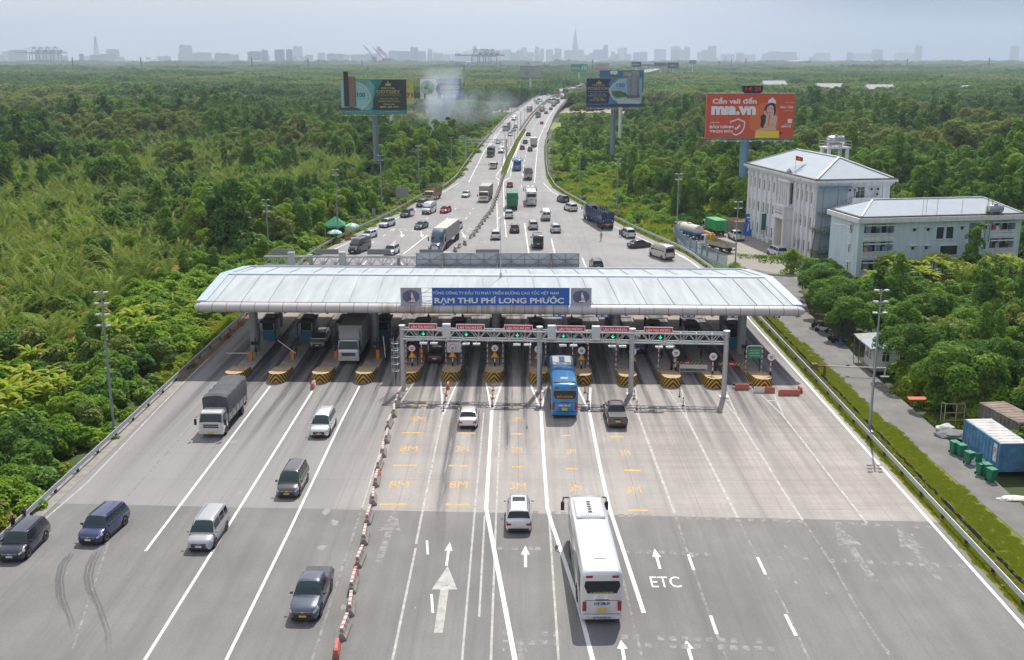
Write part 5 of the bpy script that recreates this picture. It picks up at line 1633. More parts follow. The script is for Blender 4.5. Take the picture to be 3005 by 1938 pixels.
P_=[(.2,-.1,9.88),(DX-.1,-.1,9.88),(DX-.1,DY,9.88),(.2,DY,9.88),(4.6,DY/2,11.9),(DX-4.2,DY/2,11.9)]
b.add(P_,[(0,1,5,4),(1,2,5),(2,3,4,5),(3,0,4)])
b.build('roof',MROOF,dor);rf=dor.children[-1]
b=MB()
for i,j in ((0,4),(1,5),(2,5),(3,4),(4,5)):
 p,q=P_[i],P_[j];b.bar((p[0],p[1],p[2]+.06),(q[0],q[1],q[2]+.06),.3,.1)
b.build('ridge_cap',TRIM,rf)
tk=thing('rooftop_tank','horizontal steel water tank on the front edge of the dormitory roof','water tank',(77.8,175.2,9.65),R(10))
tank(tk,2.5,.65,.95)
b=MB()
for x in (13.4,17.8,10.9,11.5):
 b.tube([(x,.2,9.6),(x,.2,12.6 if x < 15 else 12.2)],.04,5)
b.build('vent_pipe',STEEL,dor)
b=MB()
for x in (22.1,22.9):
 b.bar((x,-.15,5.2),(x,-.15,12.4),.07)
for k in range(14): b.bar((22.1,-.15,5.4+k*.5),(22.9,-.15,5.4+k*.5),.04)
b.build('ladder',mat('rusty_ladder',(.25,.15,.09),.8),dor)

# ---- guard booth by the service road
gb=thing('guard_booth','small white guard booth with tin roof beside the service road','guard booth',(40.0,119.3,0),0)
b=MB();b.bx(0,3.0,-2.6,0.4,0,2.7);b.bx(-.12,3.1,-2.75,.5,0.003,.25,1);b.build('wall',[TRIM,CONC_O],gb)
for y,z in ((-.8,1.7),(-1.7,1.7)):
 win(gb,-.01,y,z,.6,1.1,'X',0)
win(gb,1.4,-2.61,1.7,.8,1.1,'Y',1)
b=MB();b.add([(-.5,-3.1,2.75),(3.5,-3.1,2.75),(3.5,.9,2.75),(-.5,.9,2.75),(1.5,-1.1,3.7),(-.5,-3.1,2.6),(3.5,-3.1,2.6),(3.5,.9,2.6),(-.5,.9,2.6)],[(0,1,4),(1,2,4),(2,3,4),(3,0,4),(0,5,6,1),(1,6,7,2),(2,7,8,3),(3,8,5,0),(8,7,6,5)])
b.build('roof',MROOF,gb)
b=MB();b.bx(-.02,0,-.3,.1,1.2,1.7);b.build('blue_notice',BLUEP,gb)
sh=thing('lean_to_shelter','rusty tin lean-to shelter on thin posts behind the guard booth','shelter',(40.6,119.9,0))
b=MB();b.add([(-1.2,.1,2.7),(2.2,.1,2.9),(2.2,2.4,3.1),(-1.2,2.4,2.9),(-1.2,.1,2.75),(2.2,.1,2.95),(2.2,2.4,3.15),(-1.2,2.4,2.95)],[(4,5,6,7),(3,2,1,0),(0,1,5,4),(1,2,6,5),(2,3,7,6),(3,0,4,7)]);b.build('roof',mat('old_tin',(.26,.27,.27),.7,.1,var=.3,vscale=2),sh)
for x,y in ((-1.1,.3),(-1.1,2.2),(2.0,2.2)): b=MB();b.tube([(x,y,0),(x,y,2.85)],.05,6);b.build('post',STEEL_D,sh)

# ---- containers
def corrug(name,col,v=.25):
 m=mat(name,col,.6,.1,var=v,vscale=.9)
 return m
def container(name,label,loc,rz,L_,col,roofc):
 t=thing(name,label,'container',loc,rz)
 W2,H2=1.22,2.55
 b=MB()
 for s in (-1,1):
  n=int(L_/.3)
  for k in range(n):
   x0=-L_/2+.1+k*(L_-.2)/n;x1=x0+(L_-.2)/n
   yo=W2-.04 if k % 2 else W2
   b.bx(x0,x1,s*yo-.02,s*yo+.02,.15,H2-.12)
 b.bx(-L_/2+.06,L_/2-.06,-W2+.07,W2-.07,.14,H2-.06)
 for s in (-1,1):
  n=8
  for k in range(n):
   y0=-W2+.1+k*(2*W2-.2)/n
   b.bx(s*(L_/2-(.0 if k % 2 else .035))-.02,s*(L_/2-(.0 if k % 2 else .035))+.02,y0,y0+(2*W2-.2)/n,.15,H2-.12)
 b.build('corrugated_wall',col,t)
 b=MB()
 for x in (-L_/2,L_/2):
  for y in (-W2,W2): b.bx(x-.07,x+.07,y-.07,y+.07,0,H2)
 for z in (.07,H2-.06):
  for y in (-W2,W2): b.bx(-L_/2,L_/2,y-.055,y+.055,z-.065,z+.065)
  for x in (-L_/2,L_/2): b.bx(x-.055,x+.055,-W2,W2,z-.06,z+.06)
 b.build('corner_frame',col,t)
 b=MB()
 n=int(L_/.35)
 for k in range(n):
  x0=-L_/2+.08+k*(L_-.16)/n;b.bx(x0,x0+(L_-.16)/n,-W2+.06,W2-.06,H2-.05,H2+(.02 if k % 2 else .045))
 b.build('roof',roofc,t)
 return t
a0,a1=(40.45,92.22),(40.95,85.79)
ang=math.atan2(a1[1]-a0[1],a1[0]-a0[0])
c1=container('shipping_container','blue corrugated shipping container with rusty white roof near the bins',(41.9,89.3,0),R(-86),6.4,corrug('container_blue',(.1,.25,.45),.35),mat('rusty_white_roof',(.5,.47,.45),.6,.1,var=.35,vscale=1.1))
b=MB();b.bx(2.2,2.75,-1.265,-1.245,.7,2.3);b.build('white_patch',WSIGN,c1)
lo=c1.children[-1]
b=MB();b.text('PJ',(2.47,-1.275,1.5),.4,.9);b.build('lettering',REDP,lo)
container('shed_container','old grey container shed with rust streaked roof behind the blue container',(45.6,94.6,0),R(-80),6.0,corrug('container_grey',(.22,.2,.17),.4),mat('rust_streaked_roof',(.24,.18,.14),.8,var=.5,vscale=.9))
container('yard_container','grey beige container with rusty top at the back of the yard',(44.6,218.5,0),R(100),6.0,corrug('container_beige',(.36,.33,.27),.2),mat('rust_roof',(.4,.18,.09),.8,var=.3))
container('white_shed','low white shed roof next to the container at the yard',(48.3,221.5,-.4),R(10),4.0,corrug('shed_white',(.5,.5,.48),.2),mat('shed_roof',(.45,.43,.4),.8,var=.3))

# ================================================================ vehicles
PAINT=mat('vehicle_paint',(.5,.5,.5),.3,0.3,coat=1.0,objcol=True)
PAINT_M=mat('truck_paint',(.5,.5,.5),.5,0,objcol=True,var=.12,vscale=1.5)
TYRE=mat('tyre',(.018,.018,.018),.85)
RIM=mat('alloy_rim',(.45,.46,.48),.35,.7)
RIM_D=mat('steel_rim',(.2,.2,.2),.6,.3)
VGLASS=mat('vehicle_glass',(.015,.022,.026),.1,spec=.45)
VGLASS_T=mat('windscreen_glass',(.03,.06,.062),.12,spec=.4)
TRIM_B=mat('black_trim',(.025,.025,.027),.6)
CHROME=mat('chrome',(.7,.7,.72),.2,.9)
LAMP_W=mat('headlamp',(.7,.72,.75),.12,.3)
LAMP_R=mat('tail_lamp',(.35,.015,.02),.2)
PLATE_W=mat('plate_white',(.75,.75,.75),.5)
PLATE_Y=mat('plate_yellow',(.75,.5,.03),.5)
UNDER=mat('chassis_dark',(.03,.03,.03),.9)

def wheel(t,x,y,r,w,rim=RIM,name='wheel'):
 b=MB()
 s=1 if x > 0 else -1
 n=18
 ring=lambda xx,rr: [(xx,y+math.cos(2*PI*k/n)*rr,r+math.sin(2*PI*k/n)*rr) for k in range(n)]
 rs=[ring(x-s*w,r*.9),ring(x-s*w*.9,r),ring(x-s*.02,r),ring(x,r*.93),ring(x,r*.66)]
 if s > 0: rs=[list(reversed(q)) for q in rs]
 b.loft(rs)
 o=b.build(name,TYRE,t,smooth=35)
 b=MB()
 rs=[ring(x-s*.03,r*.67),ring(x+s*.004,r*.62),ring(x-s*.015,r*.2)]
 if s > 0: rs=[list(reversed(q)) for q in rs]
 b.loft(rs)
 b.build('rim',rim,o)
 return o

def body_loft(st,w,crown=.03,tuck=.9):
 """st: (y, z_low, z_top, width factor); rings run round the section"""
 rings=[]
 for y,z0,z1,k in st:
  h,ww=z1-z0,w*k
  half=[(ww*tuck,z0),(ww*.985,z0+h*.18),(ww,z0+h*.5),(ww*.985,z0+h*.78),(ww*.93,z1-h*.07),(ww*.82,z1),(ww*.4,z1+crown)]
  rings.append([(x,y,z) for x,z in half] + [(-x,y,z) for x,z in reversed(half)])
 return rings

def skin(rings,s0,s1,i0,i1,side=1,off=.012,n=4):
 """quads lying on a lofted body between stations s0..s1 and ring places i0..i1 (fractions allowed), on one side"""
 q=MB()
 N=len(rings[0])
 def P(s,i):
  a,c=int(min(s,len(rings)-1.001)),None
  f_=s-a;j=int(i);g_=i-j
  f0=[rings[a][j][k]*(1-g_)+rings[a][j+1][k]*g_ for k in range(3)];f1=[rings[a+1][j][k]*(1-g_)+rings[a+1][j+1][k]*g_ for k in range(3)]
  return Vector([f0[k]*(1-f_)+f1[k]*f_ for k in range(3)])
 for k in range(n):
  u0,u1=s0+(s1-s0)*k/n,s0+(s1-s0)*(k+1)/n
  for h in range(2):
   a0,a1=i0+(i1-i0)*h/2,i0+(i1-i0)*(h+1)/2
   c=[P(u0,a0),P(u1,a0),P(u1,a1),P(u0,a1)]
   nn=(c[1]-c[0]).cross(c[3]-c[0])
   if nn.length < 1e-9: continue
   nn.normalize()
   if nn.dot(Vector((c[0].x,0,.3))) < 0: nn=-nn;c.reverse()
   c=[x+nn*off for x in c]
   if side < 0: c=[Vector((-x.x,x.y,x.z)) for x in reversed(c)]
   q.quad(*[tuple(x) for x in c])
 return q
def car(label,kind='suv',group=None):
 """saloon, hatchback, suv, mpv or pickup from a table of proportions; nose towards +Y"""
 S=dict(
  suv=dict(L=4.6,W=1.86,H=1.68,hood=.98,belt=1.06,ft=.86,fb=1.32,rt=-1.85,rb=-2.1,wr=.36,wb=2.68,roofw=.74,tail=1.05),
  mpv=dict(L=4.6,W=1.8,H=1.75,hood=.98,belt=1.05,ft=.75,fb=1.45,rt=-2.0,rb=-2.2,wr=.33,wb=2.76,roofw=.75,tail=1.05),
  van_mpv=dict(L=4.73,W=1.83,H=1.8,hood=1.0,belt=1.08,ft=.85,fb=1.5,rt=-2.1,rb=-2.28,wr=.34,wb=2.75,roofw=.76,tail=1.06),
  sedan=dict(L=4.5,W=1.75,H=1.46,hood=.88,belt=.94,ft=.35,fb=1.05,rt=-1.15,rb=-1.75,wr=.31,wb=2.6,roofw=.72,tail=1.0),
  hatch=dict(L=3.9,W=1.68,H=1.5,hood=.9,belt=.96,ft=.4,fb=1.05,rt=-1.5,rb=-1.85,wr=.3,wb=2.45,roofw=.74,tail=.98),
  pickup=dict(L=5.3,W=1.86,H=1.8,hood=1.08,belt=1.13,ft=.62,fb=1.2,rt=-.75,rb=-1.0,wr=.39,wb=3.09,roofw=.73,tail=1.1),
 )[kind]
 L_,W2,H=S['L'],S['W']/2,S['H']
 t=thing('pickup_truck' if kind == 'pickup' else ('people_carrier' if 'mpv' in kind else ('suv_car' if kind == 'suv' else ('saloon_car' if kind == 'sedan' else 'hatchback_car'))),label,'pickup truck' if kind == 'pickup' else 'car',(0,0,0),0,group)
 f,r=L_/2,-L_/2
 hd,bl,tl=S['hood'],S['belt'],S['tail']
 zb=S['wr']*.62
 st=[(f,zb+.12,hd-.32,.68),(f-.06,zb+.04,hd-.21,.81),(f-.22,zb,hd-.12,.92),(f-.6,zb,hd-.04,.98),(f-1.0,zb,hd,1.0),(S['fb']-.02,zb,bl-.02,1.0),(0,zb,bl,1.0),(S['rb'],zb,tl,1.0)]
 if kind in ('sedan',):
  st += [(r+.45,zb,tl,.98),(r+.16,zb,tl-.02,.93),(r+.03,zb+.08,tl-.12,.88),(r,zb+.16,tl-.3,.82)]
 elif kind == 'pickup':
  st += [(r+.3,zb,tl,1.0),(r+.05,zb+.05,tl,.98),(r,zb+.14,tl-.04,.96)]
 else:
  st += [(r+.16,zb,tl-.02,.97),(r+.04,zb+.05,tl-.1,.93),(r,zb+.12,tl-.28,.87)]
 b=MB()
 RG=body_loft(st,W2)
 b.loft(list(reversed(RG)))
 # cabin: rings from the foot of the windscreen over the roof to the foot of the rear window
 bw,tw=W2*.94,W2*(S['roofw']-.02)
 CR=[]
 for y,k in ((S['fb'],0.0),(S['fb']*.5+S['ft']*.5,.56),(S['ft'],.97),(S['ft']-.4,1.0),((S['rt']+S['ft'])/2-.1,1.01),(S['rt']+.35,.985),(S['rt'],.93),(S['rb'],0.0)):
  q=(y-S['rb'])/(S['fb']-S['rb']);z0=tl-.04+(bl-tl)*q;z1=z0+(H-z0)*k;w1=bw+(tw-bw)*min(1,k)
  m_=lambda t: (bw+(w1-bw)*t,z0+(z1-z0)*t)
  half=[(bw,z0-.05),m_(.5),m_(.88),(w1*.93,z1-.03*k),(w1*.7,z1+.005),(w1*.25,z1+.02)]
  CR.append([(x,y,z) for x,z in half]+[(-x,y,z) for x,z in reversed(half)])
 b.loft(CR)
 # wheel arches
 fy,ry=S['wb']/2+.05,-S['wb']/2+.05
 for y in (fy,ry):
  for s in (-1,1):
   x=s*(W2+.004)
   pts=[(x,y+math.cos(a)*(S['wr']+.075),S['wr']+math.sin(a)*(S['wr']+.075)) for a in [PI*2*k/20 for k in range(20)]]
   if s < 0: pts=pts[::-1]
   b.poly(pts,1)
 for s in (-1,1):
  b.bx(s*W2*.93-.07,s*W2*.93+.07,ry+S['wr']+.1,fy-S['wr']-.1,zb-.05,zb+.1,1)
 b.bx(-W2*.7,W2*.7,f-.12,f+.012,zb+.02,zb+.16,1);b.bx(-W2*.8,W2*.8,r-.015,r+.12,zb+.06,zb+.22,1)
 b.bx(-W2*.8,W2*.8,r+.2,f-.2,zb-.12,zb+.05,1)
 b.build('body',[PAINT,TRIM_B],t,smooth=42)
 def glass(name,m,parts,sides=(1,-1)):
  q=MB()
  for s0,s1,i0,i1 in parts:
   for s in sides: g_=skin(CR,s0,s1,i0,i1,s,.012);q.add(g_.v,g_.f)
  q.build(name,m,t)
 glass('windscreen',VGLASS_T,[(.14,1.93,2.35,5.5)])
 glass('rear_window',VGLASS,[(6.12,6.82,2.5,5.5)])
 cuts=[(1.35,3.5),(3.62,4.5),(4.64,5.7)] if kind not in ('pickup','sedan','hatch') else [(1.35,3.55),(3.7,5.5)]
 for s in (1,-1): glass('side_window',VGLASS,[(u,v,.45,1.9) for u,v in cuts],(s,))
 for s in (-1,1):
  skin(RG,.35,2.75,2.75,4.3,s,.014).build('headlight',LAMP_W,t)
  zt_=tl-.42
  q=MB()
  if kind == 'pickup': q.bx(s*W2*.9-.07,s*W2*.9+.07,r-.02,r+.1,zt_-.05,zt_+.32)
  else: q=skin(RG,len(RG)-3.0,len(RG)-1.05,2.2,4.0,s,.014);q.box((s*W2*.72,r+.03,tl-.3),(W2*.3,.1,.14),0,-s*.12)
  q.build('tail_light',LAMP_R,t)
  q=MB();q.box((s*(W2+.09),S['fb']-.2,bl+.05),(.2,.12,.16));q.build('mirror',PAINT,t,bevel=.03)
  for y in (fy,ry): wheel(t,s*(W2+.012),y,S['wr'],.22)
 q=MB()
 for s in (-1,1):
  for ss in ((4.97,5.02),(5.97,6.02),(6.86,6.9)) if kind not in ('pickup',) else ((4.97,5.02),(5.9,5.95),(7.0,7.04)):
   sk=skin(RG,ss[0],ss[1],0.3,4.0,s,.006,1);q.add(sk.v,sk.f)
  sk=skin(RG,2.2,4.9,4.75,4.85,s,.005,3);q.add(sk.v,sk.f)
 q.build('panel_gaps',TRIM_B,t)
 q=MB();q.bx(-W2*.56,W2*.56,f-.08,f+.014,zb+.2,hd-.3);q.bx(-W2*.58,W2*.58,f-.08,f+.018,hd-.325,hd-.295,1);q.bx(-W2*.54,W2*.54,f-.05,f+.02,hd-.42,hd-.405,1)
 q.bx(-.09,.09,f-.02,f+.022,hd-.36,hd-.28,1)
 q.build('grille',[TRIM_B,CHROME],t)
 for y,nm in ((f+.02,1),(r-.02,-1)):
  q=MB();q.bx(-.22,.22,y-.012,y+.012,zb+.2 if nm > 0 else tl-.42,zb+.32 if nm > 0 else tl-.26);q.build('license_plate',PLATE_W,t)
 if kind == 'suv' or 'mpv' in kind:
  for s in (-1,1):
   q=MB();q.bar((s*tw*.93,S['rt']+.2,H+.015),(s*tw*.93,S['ft']-.1,H+.02),.04);q.build('roof_rail',CHROME if kind != 'suv' else TRIM_B,t)
 if kind == 'pickup':
  q=MB();y1=S['rb']-.08
  q.bx(-W2*.86,W2*.86,r+.06,y1,tl+.035,tl+.075);q.bar((0,r+.1,tl+.08),(0,y1,tl+.08),.03,.02)
  q.build('bed_cover',mat('bed_cover_black',(.06,.065,.075),.45),t)
  q=MB();q.bx(-.3,.3,r-.015,r,tl-.2,tl-.1);q.build('tailgate_handle',TRIM_B,t)
 return t

def coach(label,sub='coach',L_=12.0,W2=1.25,H=3.45,group=None,glassrow=True):
 t=thing('coach_bus',label,'bus',(0,0,0),0,group)
 f,r=L_/2,-L_/2
 b=MB()
 st=[(f,.45,H-.75,.9),(f-.12,.36,H-.35,.96),(f-.45,.33,H-.08,.99),(f-1.0,.33,H,1.0),(r+.7,.33,H,1.0),(r+.2,.33,H-.03,.995),(r+.04,.36,H-.16,.97),(r,.45,H-.34,.94)]
 rings=[]
 for y,z0,z1,k in st:
  w=W2*k
  half=[(w*.97,z0),(w,z0+.25),(w,z1-.55),(w*.975,z1-.28),(w*.9,z1-.08),(w*.75,z1),(w*.3,z1+.03)]
  rings.append([(x,y,z) for x,z in half] + [(-x,y,z) for x,z in reversed(half)])
 b.loft(list(reversed(rings)))
 b.bx(-W2*.9,W2*.9,r+.3,f-.3,.18,.34,1)
 for y in (f-2.6,r+3.2):
  for s in (-1,1):
   x=s*(W2+.004);pts=[(x,y+math.cos(a)*.6,.5+math.sin(a)*.6) for a in [PI*2*k/20 for k in range(20)]]
   b.poly(pts if s > 0 else pts[::-1],1)
 b.build('body',[PAINT,TRIM_B],t,smooth=40)
 for s in (-1,1):
  for y in (f-2.6,r+3.2): wheel(t,s*(W2+.015),y,.5,.3,RIM_D)
  q=MB()
  n=6
  for k in range(n):
   y0=r+.8+k*(L_-2.2)/n;y1=r+.8+(k+1)*(L_-2.2)/n-.07
   x=s*(W2+.012);q.quad((x,y0,1.75),(x,y1,1.75),(x,y1,H-.6),(x,y0,H-.6)) if s > 0 else q.quad((x,y1,1.75),(x,y0,1.75),(x,y0,H-.6),(x,y1,H-.6))
  q.build('side_window',VGLASS,t)
  q=MB();q.tube([(s*W2*.9,f-.1,H-.35),(s*(W2+.25),f+.25,H-.5),(s*(W2+.3),f+.3,H-.9)],.05,6);q.box((s*(W2+.3),f+.3,H-1.15),(.24,.16,.6));q.build('mirror',TRIM_B,t)
  q=MB();q.bx(s*W2*.84-.11,s*W2*.84+.11,r-.03,r+.1,.95,1.55);q.build('tail_light',LAMP_R,t)
  q=MB();q.bx(s*W2*.62-.2,s*W2*.62+.2,r-.01,r+.14,H-.42,H-.27);q.build('high_brake_light',LAMP_R,t)
  q=MB();q.bx(s*W2*.7-.2,s*W2*.7+.2,f-.12,f+.03,.8,1.05);q.build('headlight',LAMP_W,t)
 q=MB();q.poly([(W2*.86,f+.016,1.35),(-W2*.86,f+.016,1.35),(-W2*.84,f-.05,H-.95),(-W2*.78,f-.14,H-.42),(W2*.78,f-.14,H-.42),(W2*.84,f-.05,H-.95)][::-1]);q.build('windscreen',VGLASS_T,t)
 q=MB();q.poly([(-W2*.86,r-.012,H-.95),(-W2*.7,r-.012,H-1.42),(W2*.7,r-.012,H-1.42),(W2*.86,r-.012,H-.95),(W2*.8,r-.0,H-.62),(-W2*.8,r-.0,H-.62)]);q.build('rear_window',VGLASS,t)
 # roof air conditioner with fans
 q=MB()
 yc=f-3.0
 q.bx(-.95,.95,yc-1.5,yc+1.5,H-.02,H+.16);q.build('roof_air_unit',PAINT,t,bevel=.06);ac=t.children[-1]
 q=MB();q.bx(-.28,.28,yc-.9,yc+1.1,H+.16,H+.19,1)
 for k in range(5): q.disc((0,yc+.85-k*.4,H+.2),.16,14,0,'Z')
 for k in range(9): q.bx(-.6+k*.15-.03,-.6+k*.15+.03,yc-1.38,yc-1.2,H+.165,H+.175,0)
 q.build('fan_grille',[TRIM_B,PAINT],ac)
 q=MB();q.bx(-.35,.35,r+1.6,r+2.1,H+.0,H+.08);q.build('roof_hatch',PAINT,t)
 q=MB();q.bx(-.26,.26,r-.025,r,.85,1.1);q.build('license_plate',PLATE_Y,t)
 q=MB();q.bx(-W2*.9,W2*.9,r-.04,r+.1,.42,.62);q.build('bumper',PAINT,t)
 q=MB();q.bx(-W2*.86,W2*.86,r-.008,r+.01,1.6,1.63);q.bx(-W2*.86,W2*.86,r-.008,r+.01,.72,.745);q.bx(-.4,.4,r-.012,r+.01,1.62,1.68);q.build('engine_lid_seam',TRIM_B,t)
 return t

def van(label,L_=5.9,W2=.98,H=2.5,group=None,windows=True,two=False):
 t=thing('passenger_van',label,'van',(0,0,0),0,group)
 f,r=L_/2,-L_/2
 b=MB()
 st=[(f,.42,.95,.82),(f-.12,.32,1.12,.92),(f-.5,.3,1.25,.97),(f-.85,.3,1.38,1.0),(f-1.5,.3,2.3,1.0),(f-1.9,.3,H,1.0),(r+.3,.3,H,1.0),(r+.06,.32,H-.1,.98),(r,.4,H-.3,.95)]
 rings=[]
 for y,z0,z1,k in st:
  w=W2*k;top=.84 if z1 > 1.6 else .92
  half=[(w*.95,z0),(w,z0+.2),(w,z0+.5*(min(z1,1.5)-z0)),(w*.985,z0+.72*(z1-z0)),(w*(top+.05),z1-.14),(w*(top-.05),z1-.02),(w*.4,z1+.02)]
  rings.append([(x,y,z) for x,z in half]+[(-x,y,z) for x,z in reversed(half)])
 b.loft(list(reversed(rings)))
 for y in (f-1.0,r+1.15):
  for s in (-1,1):
   x=s*(W2+.004);pts=[(x,y+math.cos(a)*.44,.36+math.sin(a)*.44) for a in [PI*2*k/18 for k in range(18)]];b.poly(pts if s > 0 else pts[::-1],1)
 b.bx(-W2*.85,W2*.85,f-.1,f+.015,.36,.6,1);b.bx(-W2*.9,W2*.9,r-.03,r+.1,.4,.58,1)
 b.build('body',[PAINT,TRIM_B],t,smooth=42)
 for s in (-1,1):
  for y in (f-1.0,r+1.15): wheel(t,s*(W2+.012),y,.36,.24,RIM_D)
  q=MB()
  for y0,y1 in ((f-2.3,f-1.65),(f-3.4,f-2.4),(f-4.5,f-3.5),(r+.35,r+1.15)):
   x0_,x1_=s*(W2*.995+.012),s*(W2*.93+.012)
   pts=[(x0_,y0,1.45),(x0_,y1,1.45),(x1_,y1-(.22 if y1 > f-1.9 else 0),H-.42),(x1_,y0,H-.42)]
   q.poly(pts if s > 0 else pts[::-1])
  q.build('side_window',VGLASS,t)
  q=MB();q.box((s*(W2+.13),f-1.55,1.5),(.2,.14,.32));q.build('mirror',TRIM_B,t)
  q=MB();q.box((s*W2*.68,f-.1,.92),(.34,.2,.2),0,-s*.3);q.build('headlight',LAMP_W,t)
  q=MB();q.bx(s*W2*.9-.07,s*W2*.9+.07,r-.015,r+.1,.8,1.35);q.build('tail_light',LAMP_R,t)
 q=MB();q.poly([(W2*.88,f-.86,1.42),(-W2*.88,f-.86,1.42),(-W2*.78,f-1.6,H-.25),(W2*.78,f-1.6,H-.25)][::-1])
 n_=Vector((0,.8,.6))*.03
 q.v=[tuple(Vector(v)+n_) for v in q.v];q.build('windscreen',VGLASS_T,t)
 q=MB()
 if two: q.quad((-W2*.82,r-.012,1.35),(-.06,r-.012,1.35),(-.06,r-.012,H-.4),(-W2*.76,r-.012,H-.4));q.quad((.06,r-.012,1.35),(W2*.82,r-.012,1.35),(W2*.76,r-.012,H-.4),(.06,r-.012,H-.4))
 else: q.quad((-W2*.84,r-.012,1.35),(W2*.84,r-.012,1.35),(W2*.76,r-.012,H-.42),(-W2*.76,r-.012,H-.42))
 q.build('rear_window',VGLASS,t)
 q=MB();q.bx(-W2*.5,W2*.5,f-.02,f+.02,.66,.86);q.build('grille',TRIM_B,t)
 for y,z in ((f+.025,.48),(r-.02,.95)): q=MB();q.bx(-.23,.23,y-.012,y+.012,z-.07,z+.07);q.build('license_plate',PLATE_W,t)
 return t

